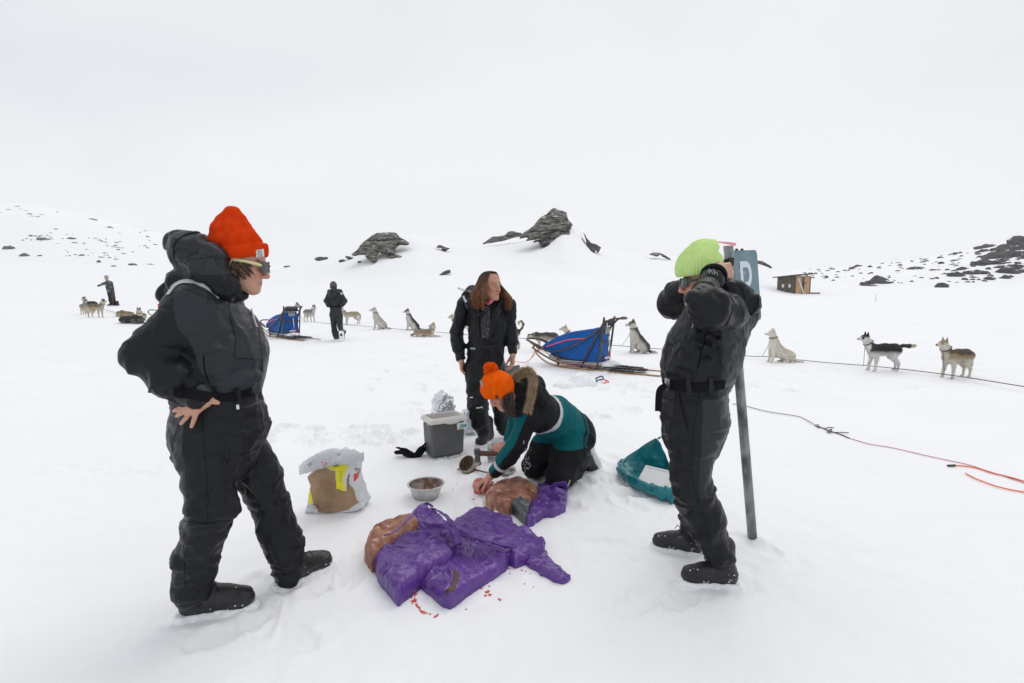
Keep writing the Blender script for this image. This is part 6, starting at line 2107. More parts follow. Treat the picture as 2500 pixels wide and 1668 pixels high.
    mb.box(L(-.52, 0, .045), (s * .30, s * .10, s * .008), A, bev=.003)
    for k in range(9):
        mb.box(L(-.26 - k * .066, 0, .056), (s * .012, s * .095, s * .006), A)
    mb.build('drag_mat', M['plastic_black'], t)
    mb = MB(); mb.tube([L(-.1, -.2, .06), L(-.42, -.14, .07), L(-.55, 0, .075), L(-.42, .14, .07), L(-.1, .2, .06)], .012 * s, 6); mb.tube([L(-.62, -.16, .055), L(-.80, -.02, .06), L(-.62, .14, .055)], .012 * s, 6); mb.build('brake_bar', M['plastic_black'], t)
    for q in (-1, 1):
        mb = MB(); mb.box(L(-.45, q * wd, .042), (s * .22, s * .035, s * .008), A)
        for k in range(14): mb.box(L(-.25 - k * .031, q * wd, .052), (s * .006, s * .034, s * .006), A)
        mb.build('foot_pad', M['plastic_black'], t)
    if detail:
        mb = MB(); mb.box(L(-.16, .20, .81), (s * .003, s * .016, s * .05), A @ np.array([[1, 0, 0], [0, .92, .38], [0, -.38, .92]])); mb.build('luggage_tag', M['label_white'], t)
        for pts in ([(1.10, .27, .33), (.80, .28, .15), (.42, .27, .04), (.15, .27, .03)], [(1.10, .27, .33), (.62, .29, .06), (.35, .28, .03)]):
            tb('bridle_rope', pts, .006, M['rope_tan'], seg=5)
        tb('bridle_rope', [(1.30, .1, .33), (1.42, .12, .10), (1.55, .1, .02)], .007, M['line_orange'], seg=5)
        tb('bridle_rope', [(1.30, -.1, .33), (1.45, .0, .12), (1.55, .1, .02), (1.8, .12, .02)], .006, M['line_orange'], seg=5)
        tb('bridle_rope', [(.6, .27, .09), (.3, .27, .10), (.0, .27, .06)], .006, M['line_pink'], seg=5)
    return t
M['rope_tan'] = mat('tan_rope', (.55, .25, .12), (.62, .32, .18), 40, .7)
b0 = G(1457, 906)
make_sled(b0 + np.array([math.cos(R(58)) * .25, math.sin(R(58)) * .25, 0]), R(180 - 32), 'dog sled with bright blue cargo bag behind the kneeling person')
b1 = G(688, 827)
make_sled(b1 + np.array([.20, .16, 0]), R(180 - 38), 'far dog sled with a blue cargo bag just right of the near left woman', s=.98, detail=False)
# part of another sled showing behind the elbow
q = G(392, 790)
t = thing('hidden_sled', 'small piece of a sled, dark loop and orange strap, peeking out behind the left elbow', 'sled', tuple(q))
mb = MB(); mb.tube(spline([P(385, 758, q[1]), P(366, 757, q[1]), P(362, 764, q[1]), P(372, 770, q[1]), P(392, 768, q[1])], 5), .014, 6); mb.build('handle_loop', M['plastic_black'], t)
mb = MB(); mb.tube([P(387, 742, q[1]), P(389, 760, q[1]), P(392, 790, q[1])], .03, 6); mb.tube([P(392, 768, q[1]), P(395, 792, q[1])], .02, 6); mb.build('strap', M['line_orange'], t)
# strap and rope bundle in front of the sled
q = G(1466, 934)
t = thing('tug_line_bundle', 'dark blue strap loop with an orange coiled rope on the snow before the sled', 'rope', tuple(q))
mb = MB(); mb.tube(spline([P(1458, 932, q[1]), P(1454, 925, q[1] + .02), P(1469, 919, q[1] + .06), P(1472, 926, q[1] + .05), P(1456, 929, q[1] + .03), P(1455, 936, q[1] - .02)], 5), .012, 6, flat=((0, 1, 0), .5)); mb.build('strap', M['strap_blue'] if 'strap_blue' in M else M['bag_blue'], t)
mb = MB(); mb.tube(spline([P(1474, 927, q[1]), P(1484, 931, q[1]), P(1486, 937, q[1] - .05), P(1476, 939, q[1] - .06), P(1478, 933, q[1] - .02), P(1484, 936, q[1] - .04), P(1470, 938, q[1] - .1)], 5), .010, 6); mb.build('coil', M['line_orange'], t)

# heap of snow in front of the sled
q = G(1424, 944)
v = Vox((q[0] - .5, q[1] - .45, -.1), (q[0] + .55, q[1] + .7, .55), .016)
v.ell((q[0] - .04, q[1] + .15, .04), (.14, .16, .14), None, .06); v.ell((q[0] + .02, q[1] + .2, .12), (.08, .09, .06), None, .03); v.ell((q[0] - .24, q[1] + .1, -.02), (.22, .2, .09), None, .08); v.ell((q[0] + .12, q[1] + .2, .0), (.10, .12, .08), None, .06)
o = vox_obj('snow_heap', v, M['snow'], None, 1, lambda V, N: .05 * fbm(V * 9, 3) + .014 * fbm(V * 30, 2)); setp(o, 'dug up heap of snow in front of the blue covered sled', 'snow heap')

# ================================================================== sign post
M['galv'] = mat('galvanised_steel', (.17, .185, .185), (.30, .32, .32), 26, .5, metal=.35, bump=.25, bscale=70, detail=8, c3=(.09, .10, .10), c3scale=9, c3pos=(.5, .62), stretch=(1, 1, .5))
M['sign_blue'] = mat('faded_sign_blue', (.085, .165, .205), (.115, .205, .245), 5, .5, c3=(.45, .5, .52), c3scale=14, c3pos=(.66, .70))
M['sign_white'] = mat('sign_white', (.55, .62, .66), (.62, .68, .71), 9, .5)
q0 = G(1837, 1312); pt = P(1778, 601, q0[1])
t = thing('sign_post', 'leaning galvanised post with a blue parking sign behind the lime beanie', 'sign', tuple(q0))
dirp = nrm(pt - q0)
mb = MB()
rings = []
for zt in (-.06, 1.0):
    c = q0 + (pt - q0) * zt if zt > 0 else q0 - dirp * .08
    rings.append(np.array([c + .0262 * (math.cos(a) * np.array([1, 0, 0]) + math.sin(a) * np.array([0, 1, 0])) for a in np.linspace(0, 2 * math.pi, 28, endpoint=False)]))
mb.loft(rings); mb.build('pole', M['galv'], t)
mb = MB()
bb = R(46)
u = nrm(np.array([math.cos(bb), math.sin(bb), .06])); nn_ = nrm(np.cross(u, dirp)); 
if nn_[1] > 0: nn_ = -nn_
up_ = nrm(np.cross(nn_, u)); up_ = up_ if up_[2] > 0 else -up_
tl = P(1783, 612, q0[1] - .035) ; sw, sh2 = .40, .42
def plate(cx, cy, w, h, r, z0, z1, m=0, nseg=5):
    pts = []
    for (sx, sy, a0) in ((1, 1, 0), (-1, 1, 90), (-1, -1, 180), (1, -1, 270)):
        for k in range(nseg):
            a = R(a0 + 90 * k / (nseg - 1))
            pts.append((cx + sx * (w / 2 - r) + r * math.cos(a), cy + sy * (h / 2 - r) + r * math.sin(a)))
    o0 = np.array([tl + u * x - up_ * y + nn_ * z0 for x, y in pts]); o1 = np.array([tl + u * x - up_ * y + nn_ * z1 for x, y in pts])
    mb_ = MB(); mb_.loft([o0, o1]); return mb_
plate(sw / 2, sh2 / 2, sw, sh2, .03, 0, .003).build('sign_plate', M['sign_blue'], t, smooth=False)
text_mesh('P', .40, M['sign_white'], tl + u * .185 - up_ * .215 + nn_ * .0045, u, up_, t, 'letter')
mb = MB()
for kx, ky in ((.09, -.004), (.17, -.004)):
    m2 = MB(); m2.box(tl + u * kx - up_ * ky, (.006, .006, .006)); m2.build('bolt', M['plastic_black'], t)
c = tl - up_ * .06 - u * .02
mb.box(c, (.018, .02, .022), bev=.004); mb.box(c - np.array([.024, 0, -.002]), (.008, .012, .012), bev=.003)
mb.build('clamp', M['plastic_black'], t)
mb = MB(); tp = spline([pt + (-.005, 0, .012), pt + (-.03, -.01, .022), pt + (-.055, 0, .020), pt + (-.075, .0, .026)], 4)
ribbon3('tape', [np.array(pt) + (.03, -.027, .006), np.array(pt) + (0, -.03, .010), np.array(pt) + (-.03, -.02, .018), np.array(pt) + (-.055, -.005, .020), np.array(pt) + (-.075, .01, .026)], [np.array([.1, -1, .6])] * 5, [.022, .02, .016, .010, .004], M['tape_pink'], 0, .001, t)
mb = MB(); rg = [np.array([q0 + .058 * k_ * np.array((math.cos(a), math.sin(a), 0)) + (0, 0, h_) for a in np.linspace(0, 2 * math.pi, 20, endpoint=False)]) for k_, h_ in ((.5, -.02), (.62, .012), (.9, .016), (1.5, .004), (1.9, -.01))]

# ================================================================== hut
M['hut_dark'] = mat('weathered_boards', (.065, .048, .040), (.16, .125, .10), 3, .85, stretch=(6, 6, .6), bump=.5, bscale=20)
M['hut_light'] = mat('pale_plywood', (.40, .25, .13), (.50, .33, .19), 3, .8, stretch=(3, 3, .6))
M['roof_grey'] = mat('roof_felt', (.07, .065, .065), (.12, .11, .11), 4, .8)
qh = G(1941, 717); A_ = R(12)
uf = np.array([math.cos(A_), math.sin(A_), 0]); us = np.array([-math.sin(A_), math.cos(A_), 0]); uz = np.array([0, 0, 1.])
t = thing('wooden_hut', 'small weathered wooden hut with slanting roof and pale front panels on the snow slope', 'hut', tuple(qh))
k_ = qh[1] / 52.0
def hb(name, x0, x1, y0, y1, z0, z1, mt):
    mb = MB(); mb.box(qh + uf * (x0 + x1) / 2 * k_ + us * (y0 + y1) / 2 * k_ + uz * (z0 + z1) / 2 * k_, np.array([(x1 - x0) / 2, (y1 - y0) / 2, (z1 - z0) / 2]) * k_, np.stack([uf, us, uz], 1)); return mb.build(name, mt, t, smooth=False)
hb('shell', .03, 1.72, .03, 2.57, -.3, 1.62, M['hut_dark'])
mb = MB()
rs = np.random.RandomState(2)
for i in range(17):
    y0 = i * .153
    mb.box(qh + (us * (y0 + .075) - uf * (.005 + .012 * (i % 2)) + uz * (.80 + .0)) * k_, np.array([.012, .070, 1.02 - .05 + .02 * rs.rand()]) * k_, np.stack([uf, us, uz], 1))
o = mb.build('wall_boards', M['hut_dark'], t, smooth=False); o['kind'] = 'stuff'
for name, x0, x1 in (('front_panel', .0, .70), ('front_panel', 1.0, 1.62)):
    hb(name, x0, x1, -.04, -.005, .0, 1.78, M['hut_light'])
hb('door', .70, 1.0, -.012, .02, .0, 1.75, M['hut_dark']); hb('corner_post', 1.62, 1.74, -.05, .05, -.05, 1.72, M['hut_dark']); hb('corner_post', -.06, .02, -.05, .05, -.05, 1.72, M['hut_dark'])
for yy in (.62, 1.55): hb('window', -.04, -.015, yy, yy + .30, .62, .95, M['board_white'])
mb = MB(); mb.box(qh + (uf * .62 - us * .07 + uz * .72) * k_, np.array([.06, .015, .85]) * k_, np.stack([uf, us, uz], 1) @ np.array([[math.cos(.42), 0, -math.sin(.42)], [0, 1, 0], [math.sin(.42), 0, math.cos(.42)]])); mb.build('leaning_board', M['board_white'], t, smooth=False)
mb = MB(); mb.box(qh + (uf * 1.02 - us * .05 + uz * 1.08) * k_, np.array([.28, .012, .03]) * k_, np.stack([uf, us, uz], 1)); mb.box(qh + (uf * .92 - us * .05 + uz * .90) * k_, np.array([.03, .012, .22]) * k_, np.stack([uf, us, uz], 1) @ np.array([[.8, 0, .6], [0, 1, 0], [-.6, 0, .8]])); mb.build('door_bracket', M['plastic_black'], t, smooth=False)
mb = MB()
R0 = [qh + (uf * -.35 + us * -.4 + uz * 1.80) * k_, qh + (uf * 2.15 + us * -.4 + uz * 1.98) * k_, qh + (uf * 2.15 + us * 2.95 + uz * 1.78) * k_, qh + (uf * -.35 + us * 2.95 + uz * 1.62) * k_]
mb.loft([np.array(R0), np.array(R0) + uz * .11 * k_]); mb.build('roof', M['roof_grey'], t, smooth=False)
q = G(2138, 736)
mb = MB(); mb.tube([q - (0, 0, .2), P(2138, 720, q[1])], .028, 6); o = mb.build('marker_stake', M['label_white'], None, loc=tuple(q)); setp(o, 'thin lone marker stake in the snow right of the hut', 'stake')
q = G(1988, 717); mb = MB(); mb.box(q + (0, 0, .04), (.45, .3, .07), bev=.03); o = mb.build('board', M['hut_dark'], None, loc=tuple(q)); setp(o, 'dark board lying in the snow beside the hut', 'board')

# ================================================================== feed bag
M['paper_white'] = mat('printed_paper_white', (.55, .57, .60), (.66, .68, .70), 4, .5, bump=.4, bscale=30, bdist=.004)
M['paper_brown'] = mat('brown_paper', (.25, .15, .075), (.36, .24, .14), 7, .6, bump=.5, bscale=30, bdist=.004)
M['print_yellow'] = mat('yellow_print', (.72, .66, .01), (.78, .72, .02), 5, .45)
M['print_red'] = mat('red_print', (.62, .04, .025), (.70, .06, .035), 5, .5)
M['kibble'] = mat('feed', (.10, .06, .03), (.18, .11, .06), 80, .8)
z2 = lambda x, y: (700 + x / 4.196, 930 + y / 4.196)
Yb = G(815, 1248)[1]
qb = G(815, 1248)
def F2(x, y, Y=None):
    """outline coordinate of the bag front plane at its distance"""
    p = P(*z2(x, y), Yb if Y is None else Y); return p
t = thing('feed_bag', 'open crumpled paper feed bag with brown, yellow and white print, standing on the snow', 'bag', tuple(qb))
axv = np.array([[1, 0, 0], [0, 0, 1], [0, 1, 0]], float).T
out = np.array([F2(x, y)[[0, 2]] for x, y in [(188, 1342), (225, 1200), (245, 1060), (212, 975), (300, 860), (500, 800), (700, 790), (735, 870), (715, 1010), (765, 1150), (802, 1285), (740, 1325), (560, 1342)]])
out[:, 1] = np.maximum(out[:, 1], -.01)
lo = np.array([out[:, 0].min() - .05, Yb - .12, -.03]); hi = np.array([out[:, 0].max() + .05, Yb + .28, out[:, 1].max() + .08])
v = Vox(lo, hi, .0052)
v.prism(out, lambda U, V_, d2: -.02 - .055 * np.sqrt(np.clip(-d2 / .12, 0, 1)) * (1.1 - 1.3 * np.clip(V_, 0, .4)), lambda U, V_, d2: .14 - .2 * np.clip(V_, 0, .4) * .6 + .03 * np.sqrt(np.clip(-d2 / .12, 0, 1)), rnd=.014, origin=(0, Yb, 0), ax=axv)
brown = np.array([F2(x, y)[[0, 2]] for x, y in [(215, 975), (320, 900), (430, 870), (525, 905), (545, 1060), (635, 1100), (640, 960), (665, 920), (660, 1010), (715, 1090), (755, 1225), (690, 1255), (655, 1290), (480, 1335), (345, 1312), (305, 1205), (245, 1100)]])
yel = np.array([F2(x, y)[[0, 2]] for x, y in [(425, 860), (640, 835), (640, 880), (600, 975), (635, 1100), (545, 1062), (525, 900)]])
yel2 = np.array([F2(x, y)[[0, 2]] for x, y in [(232, 1000), (262, 1070), (240, 1040), (300, 1215), (312, 1245), (240, 1215), (236, 1165)]])
red = np.array([F2(x, y)[[0, 2]] for x, y in [(700, 935), (738, 930), (735, 1000), (700, 1015)]])
def bagmat(c):
    mi = np.zeros(len(c), int)
    n = .008 * fbm(c * 30, 2)
    fr = c[:, 1] < Yb + .05
    mi[(poly_sdf(brown, c[:, 0] + n, c[:, 2] + n) < 0) & fr] = 1
    mi[(poly_sdf(yel2, c[:, 0], c[:, 2]) < 0) & fr] = 2
    mi[(poly_sdf(yel, c[:, 0], c[:, 2]) < 0) & fr] = 2
    mi[(poly_sdf(red, c[:, 0], c[:, 2]) < 0) & fr] = 3
    return mi
fb = vox_obj('bag_body', v, [M['paper_white'], M['paper_brown'], M['print_yellow'], M['print_red']], t, 2, lambda V, N: crease(V, 11, .010, 26, .004, 3), matfn=bagmat)
# rolled-back mouth
mb = MB()
pth = spline([F2(128, 915, Yb - .05), F2(200, 880, Yb - .075), F2(320, 828, Yb - .085), F2(450, 792, Yb - .085), F2(590, 780, Yb - .08), F2(700, 785, Yb - .06), F2(785, 790, Yb - .01)], 9)
G_ = []
m_ = len(pth)
for i, p in enumerate(pth):
    f_ = i / (m_ - 1)
    hgt = np.interp(f_, [0, .15, .4, .6, .8, 1], [.045, .080, .092, .085, .085, .04])
    bk = np.interp(f_, [0, .3, .7, 1], [.03, .08, .08, .03])
    ring = []
    for a in np.linspace(0, 2 * math.pi, 22, endpoint=False):
        ring.append(p + np.array([0, -bk * .45 * math.cos(a) + bk * .2, hgt * .62 * math.sin(a)]))
    G_.append(np.array(ring))
for i in range(m_):
    rg = G_[i]; c = rg.mean(0)
    d = crease(rg, 16, .014, 40, .005, 8)
    G_[i] = rg + (rg - c) / (np.linalg.norm(rg - c, axis=1, keepdims=True) + 1e-6) * d[:, None]
mb.loft(G_); flap = mb.build('rolled_mouth', M['paper_white'], t)
bvf = BVHTree.FromPolygons([tuple(x) for x in np.concatenate(G_)], [q_ for q_ in mb.F if len(q_) == 4])
bvb = BVHTree.FromPolygons([tuple(v_.co + fb.matrix_world.translation) if False else tuple(np.array(v_.co) + np.array(origin_of(t))) for v_ in fb.data.vertices], [tuple(p.vertices) for p in fb.data.polygons])
def hitb(bv, x, y):
    h = bv.ray_cast(Vector((0, 0, CAM_H)), Vector(ray(*z2(x, y))).normalized())
    return h
def label_text(bv, txt, x, y, size, mt, ang=0, parent=None, lift=.006):
    h = hitb(bv, x, y)
    if h[0] is None: return
    n = nrm(np.array(h[1]) + np.array([0, -1.2, .2])); p = np.array(h[0]) + n * (lift + .006)
    ux = nrm(np.cross(np.array([0, 0, 1.]), n)); uy = np.cross(n, ux)
    c_, s_ = math.cos(R(ang)), math.sin(R(ang))
    text_mesh(txt, size, mt, p, ux * c_ + uy * s_, -ux * s_ + uy * c_, parent or t)
label_text(bvf, '20 kg', 250, 838, .034, M['ink'], -135 + 165, flap)
label_text(bvb, 'The sledge dog feed', 400, 1268, .0125, M['ink'], -3) if False else None
for (x, y, w, a) in ((255, 1262, .10, -4), (290, 1290, .16, -6), (330, 1318, .18, -6)):
    pass
label_text(bvb, 'The dog', 300, 1268, .016, M['ink'], -6, fb)
label_text(bvb, 'Complete feed', 310, 1296, .013, M['ink'], -6, fb)
label_text(bvb, 'dog food', 430, 1285, .014, M['ink'], -2, fb)
label_text(bvb, '5', 728, 905, .045, M['ink'], 70, fb)
def scribble(bv, pts, r, mt, parent, name='print_line'):
    P_ = []
    for x, y in pts:
        h = hitb(bv, x, y)
        if h[0] is not None: P_.append(np.array(h[0]) + np.array(h[1]) * .0015)
    if len(P_) > 1:
        mb = MB(); mb.tube(P_, r, 4); mb.build(name, mt, parent)
for k in range(5):
    scribble(bvf, [(325 + k * 4, 760 + k * 14), (360 + k * 4, 748 + k * 14), (400 - k, 738 + k * 15)], .0011, M['ink'], flap)
    scribble(bvf, [(520 + k * 6, 752 + k * 8), (570, 758 + k * 9), (640 - k * 3, 772 + k * 7)], .0012, M['ink'], flap)
scribble(bvf, [(350, 838), (375, 828), (395, 845), (408, 835), (405, 862), (380, 868), (365, 850)], .004, M['print_red'], flap)
scribble(bvf, [(180, 800), (200, 792), (218, 796)], .003, M['print_red'], flap)
for k in range(3):
    cx_, cy_ = 485 + k * 16, 852
    scribble(bvf, [(cx_ + 12 * math.cos(a), cy_ + 24 * math.sin(a)) for a in np.linspace(0, 6.28, 12)], .0014, M['ink'], flap)
    scribble(bvb, [(cx_ + 12 * math.cos(a), cy_ + 24 * math.sin(a)) for a in np.linspace(0, 6.28, 12)], .0014, M['ink'], fb)
for k in range(6): scribble(bvb, [(540, 935 + k * 18), (565, 930 + k * 18)], .0008, M['ink'], fb)
scribble(bvb, [(225, 1215), (225, 1300), (330, 1325)], .0009, M['print_red'], fb); scribble(bvb, [(640, 1300), (680, 1290), (665, 1200)], .0009, M['print_red'], fb)
for k in range(4): scribble(bvb, [(672 + 9 * k, 840), (690 + 9 * k, 905)], .001, M['ink'], fb)

# ================================================================== steel bowl
M['steel'] = mat('steel', (.42, .42, .40), (.60, .60, .58), 14, .30, metal=.9, rough2=.5, detail=8)
M['steel_in'] = mat('dirty_steel', (.20, .17, .15), (.42, .40, .37), 18, .45, metal=.6, c3=(.16, .08, .06), c3scale=14, c3pos=(.5, .62))
M['meat'] = mat('frozen_meat', (.17, .05, .03), (.44, .21, .13), 13, .65, bump=.7, bscale=70, bdist=.004, detail=14, c3=(.55, .42, .36), c3scale=26, c3pos=(.60, .72), stretch=(1, 1, 1))
M['meat_red'] = mat('raw_meat', (.36, .045, .03), (.60, .25, .20), 36, .45, bump=.7, bscale=80, bdist=.005, c3=(.65, .45, .40), c3scale=30, c3pos=(.6, .7))
M['tape_pink'] = M.get('tape_pink') or mat('tape_pink', (.78, .28, .34), (.82, .36, .42), 20, .5)
def lathe(prof, c, seg=48, oval=(1, 1), rot=None):
    rings = []
    for r, z in prof:
        ring = np.array([(r * math.cos(a) * oval[0], r * math.sin(a) * oval[1], z) for a in np.linspace(0, 2 * math.pi, seg, endpoint=False)])
        if rot is not None: ring = ring @ np.array(rot).T
        rings.append(np.array(c) + ring)
    return rings
qb_ = G(1040, 1213)
t = thing('steel_bowl', 'round stainless steel bowl with scraps of meat on the snow', 'bowl', tuple(qb_))
c0 = qb_ - (0, 0, .008)
mb = MB(); mb.loft(lathe([(.001, .0), (.075, .0), (.086, .006), (.112, .085), (.116, .098), (.128, .101), (.130, .104), (.127, .107), (.116, .1045)], c0), cap=False); bo = mb.build('bowl', M['steel'], t)
mb = MB(); mb.loft(lathe([(.116, .1045), (.108, .085), (.082, .010), (.001, .008)], c0), cap=False); mb.build('inside', M['steel_in'], t)
v = Vox(c0 - (.12, .12, 0), c0 + (.12, .12, .12), .004)
for k in range(7):
    a = k * 1.1; v.ell(c0 + (-.045 + .022 * math.cos(a), .01 + .035 * math.sin(a), .022 + .006 * (k % 3)), (.020, .016, .016), None, .004)
o = vox_obj('meat_scraps', v, M['meat_red'], None, 0, lambda V, N: .004 * fbm(V * 60, 2)); setp(o, 'small raw meat scraps inside the steel bowl', 'meat')

# ================================================================== cool box
M['box_grey'] = mat('grey_plastic', (.075, .078, .078), (.10, .104, .104), 5, .5, bump=.1, bscale=100, c3=(.16, .165, .165), c3scale=9, c3pos=(.66, .72), rough2=.62)
M['box_white'] = mat('white_plastic', (.66, .64, .60), (.72, .70, .66), 4, .45)
c0 = G(1054, 1126); c1 = G(1138, 1111); uX = nrm(c1 - c0); uX[2] = 0; uX = nrm(uX); uY = np.array([-uX[1], uX[0], 0]); Wd = np.linalg.norm(c1 - c0); Dp = .215; Hc = .315
t = thing('cool_box', 'open grey cool box with white rim and a picture sticker', 'cool box', tuple(c0))
Rb = np.stack([uX, uY, [0, 0, 1.]], 1)
cen = c0 + uX * Wd / 2 + uY * Dp / 2
v = Vox(cen - (.3, .3, .03), cen + (.3, .3, .45), .0055)
v.box(cen + (0, 0, Hc / 2), (Wd / 2, Dp / 2, Hc / 2), Rb, .035)
zz = np.meshgrid(*[v.lo[i] + v.res * np.arange(v.n[i]) for i in range(3)], indexing='ij')[2]
v.F = v.F + (.014 * (1 - np.clip(zz / Hc, 0, 1))).astype(np.float32)
v.box(cen + (0, 0, Hc / 2 + .06), (Wd / 2 - .022, Dp / 2 - .022, Hc / 2), Rb, .03, 0, 'sub')
def scr(V, N): return -.0012 * np.exp(-((V @ uX * 9 + V[:, 2] * 14) % 1 - .5) ** 2 * 900)
vox_obj('box_body', v, M['box_grey'], t, 1)
v = Vox(cen - (.3, .3, -.2), cen + (.3, .3, .5), .0045)
v.box(cen + (0, 0, Hc + .012), (Wd / 2 + .012, Dp / 2 + .012, .022), Rb, .018); v.box(cen + (0, 0, Hc + .026), (Wd / 2 + .004, Dp / 2 + .004, .016), Rb, .014)
v.ell(cen - uY * (Dp / 2 + .004) + uX * .03 + (0, 0, Hc - .006), (.06, .012, .016), Rb, .01)
v.box(cen + (0, 0, Hc + .03), (Wd / 2 - .016, Dp / 2 - .016, .08), Rb, .025, .004, 'sub')
vox_obj('rim', v, M['box_white'], t, 1)
v = Vox(cen - (.3, .3, -.0), cen + (.3, .3, .5), .007)
v.box(cen + (0, 0, Hc / 2 + .03), (Wd / 2 - .016, Dp / 2 - .016, Hc / 2 - .012), Rb, .03); v.box(cen + (0, 0, Hc / 2 + .05), (Wd / 2 - .024, Dp / 2 - .024, Hc / 2), Rb, .025, 0, 'sub')
vox_obj('liner', v, M['box_white'], t, 1)
mb = MB(); a = cen - uX * (Wd / 2 + .008) - uY * .06 + (0, 0, Hc - .02); mb.tube(spline([a, a + (-.008, 0, .03), a + uY * .01 + (-.014, 0, .075), a + uY * .05 + (-.012, 0, .08), a + uY * .11 + (-.006, 0, .03)], 5), .004, 6); mb.build('handle', M['box_white'], t)
so = c0 + uX * (Wd * .74) - uY * .0045 + (0, 0, Hc * .845); sr = MB(); sr.box(so + uX * .048, (.050, .0012, .030), Rb); st_ = sr.build('sticker', M['label_white'], t, smooth=False)
M['st_blue'] = mat('sticker_blue', (.05, .26, .34), (.12, .42, .50), 30, .5); M['st_orange'] = mat('sticker_orange', (.70, .32, .12), (.75, .42, .2), 20, .5)
mb = MB()
for k, (dx, dz, r_) in enumerate(((.042, .002, .014), (.052, .006, .010), (.078, .008, .010), (.070, -.006, .008))):
    mb.tube([so + uX * dx - uY * .002 + (r_ * math.cos(a) * uX + np.array([0, 0, r_ * math.sin(a)])) for a in np.linspace(0, 6.28, 14, endpoint=False)], .0035, 5, closed=True)
mb.build('sticker_print', M['st_blue'], st_)
mb = MB(); mb.box(so + uX * .018 - uY * .002 - np.array([0, 0, .020]), (.016, .001, .006), Rb); mb.build('sticker_print', M['st_orange'], st_)
mb = MB()
rs = np.random.RandomState(6)
for k in range(60):
    f_ = rs.rand(); p = (c0 + uX * Wd * f_) - uY * .004 + (0, 0, rs.uniform(.0, .014)); s_ = rs.uniform(.003, .007); mb.box(p, (s_, s_, s_ * .7), bev=s_ * .3)
o = mb.build('snow_crumbs', M['snow_bits'], t); o['kind'] = 'stuff'
# sun-faded grey box standing behind the woman
q = G(1250, 958)
mb = MB(); tbx = thing('grey_box', 'dark grey storage box on the snow behind the pompom hat and the long-haired woman', 'box', tuple(q))
k0 = FPX / q[1]; hgt = (958 - 892) / k0
mb.box(q + (0, .12, hgt / 2), (.11, .10, hgt / 2), bev=.01); mb.build('box_body', M['box_grey'], tbx)
v = Vox(q + (-.16, -.05, hgt - .03), q + (.16, .3, hgt + .08), .008); v.ell(q + (0, .12, hgt), (.11, .10, .03), None, .02)
vox_obj('snow_cap', v, M['snow_bits'], tbx, 1, lambda V, N: .01 * fbm(V * 20, 2))

# ================================================================== foil
M['foil'] = mat('silver_foil', (.62, .64, .68), (.80, .82, .86), 9, .24, metal=.85, rough2=.38, c3=(.10, .10, .12), c3scale=18, c3pos=(.66, .70))
def foil(name, outline, Y, T, label, amp=.016, sc=15, seed=0, floor=True):
    pts = np.array([P(x, y, Y)[[0, 2]] for x, y in outline])
    v = Vox((pts[:, 0].min() - .05, Y - T - .06, pts[:, 1].min() - .03), (pts[:, 0].max() + .05, Y + T + .06, pts[:, 1].max() + .05), .0055)
    v.prism(pts, lambda U, V_, d2: -T * np.sqrt(np.clip(-d2 / .06, 0, 1)) - .008, lambda U, V_, d2: T * np.sqrt(np.clip(-d2 / .06, 0, 1)) + .008, rnd=.01, origin=(0, Y, 0), ax=axv)
    o = vox_obj(name, v, M['foil'], None, 1, lambda V, N: crease(V, sc, amp, sc * 2.6, amp * .4, seed), smooth=False)
    return setp(o, label, 'foil')
Yf = G(1085, 1083)[1]
foil('foil_bag', [(1053, 1000), (1054, 975), (1062, 962), (1079, 949), (1092, 958), (1102, 963), (1108, 972), (1107, 985), (1111, 998), (1116, 1020), (1116, 1082), (1058, 1082), (1056, 1020)], Yf, .07, 'tall crumpled silver foil bag standing behind the cool box', seed=2)
foil('foil_sheet', [(1124, 1010), (1132, 1000), (1145, 992), (1152, 1000), (1156, 1015), (1160, 1035), (1168, 1048), (1166, 1058), (1140, 1060), (1126, 1056)], G(1150, 1060)[1], .05, 'low crumpled foil sheet between the cool box and the woman', .012, 22, 5)

# ================================================================== glove pair
qg = G(1005, 1119)
t = thing('gloves', 'pair of black knit gloves lying on the snow beside the cool box', 'gloves', tuple(qg))
for k, (dx, dy, an) in enumerate(((-.035, .01, 2.7), (.055, .02, .9))):
    c = qg + (dx, dy + .02, .03)
    v = Vox(c - (.13, .13, .05), c + (.13, .13, .14), .0045)
    d = nrm(np.array([math.cos(an), math.sin(an) * .4, .45 if k == 0 else .8])); 
    hand_sdf(v, c - d * .05, d, (.3, -.6, -.5), 1 if k else -1, 1.0, curls=[(6, 20, 10), (14, 26, 18), (4, 12, 10), (20, 34, 20)], spread=14, thumb=(.2, .8, .6), k=.004)
    v.cap((*(c - d * .06), .026), (*(c + d * .03), .030), .02)
    v.F -= .001
    vox_obj('glove', v, M['plain_black_cloth'], t, 1, lambda V, N: .002 * fbm(V * 60, 2))

# ================================================================== ladle, axe, tins
M['ladle_out'] = mat('chalky_enamel', (.33, .28, .22), (.46, .41, .34), 18, .8, bump=.4, bscale=60, c3=(.12, .08, .05), c3scale=20, c3pos=(.58, .66))
M['ladle_in'] = mat('feed_crust', (.05, .035, .02), (.16, .12, .07), 60, .9, bump=.8, bscale=120, bdist=.004)
ql = G(1146, 1150)
t = thing('ladle', 'dirty deep feed ladle lying tipped on the snow by the axe', 'ladle', tuple(ql))
nU = nrm(np.array([-.45, -.55, .62])); aU = nrm(np.cross(nU, [0, 1, .2])); bU = np.cross(nU, aU); Rl = np.stack([aU, bU, nU], 1)
cl = P(1141, 1133, ql[1] + .02) + np.array([.01, 0, -.01])
mb = MB(); mb.loft(lathe([(.066, .034), (.070, .036), (.072, .030), (.066, -.010), (.052, -.040), (.030, -.055), (.001, -.058)], cl, 32, rot=Rl), cap=False); mb.build('cup', M['ladle_out'], t)
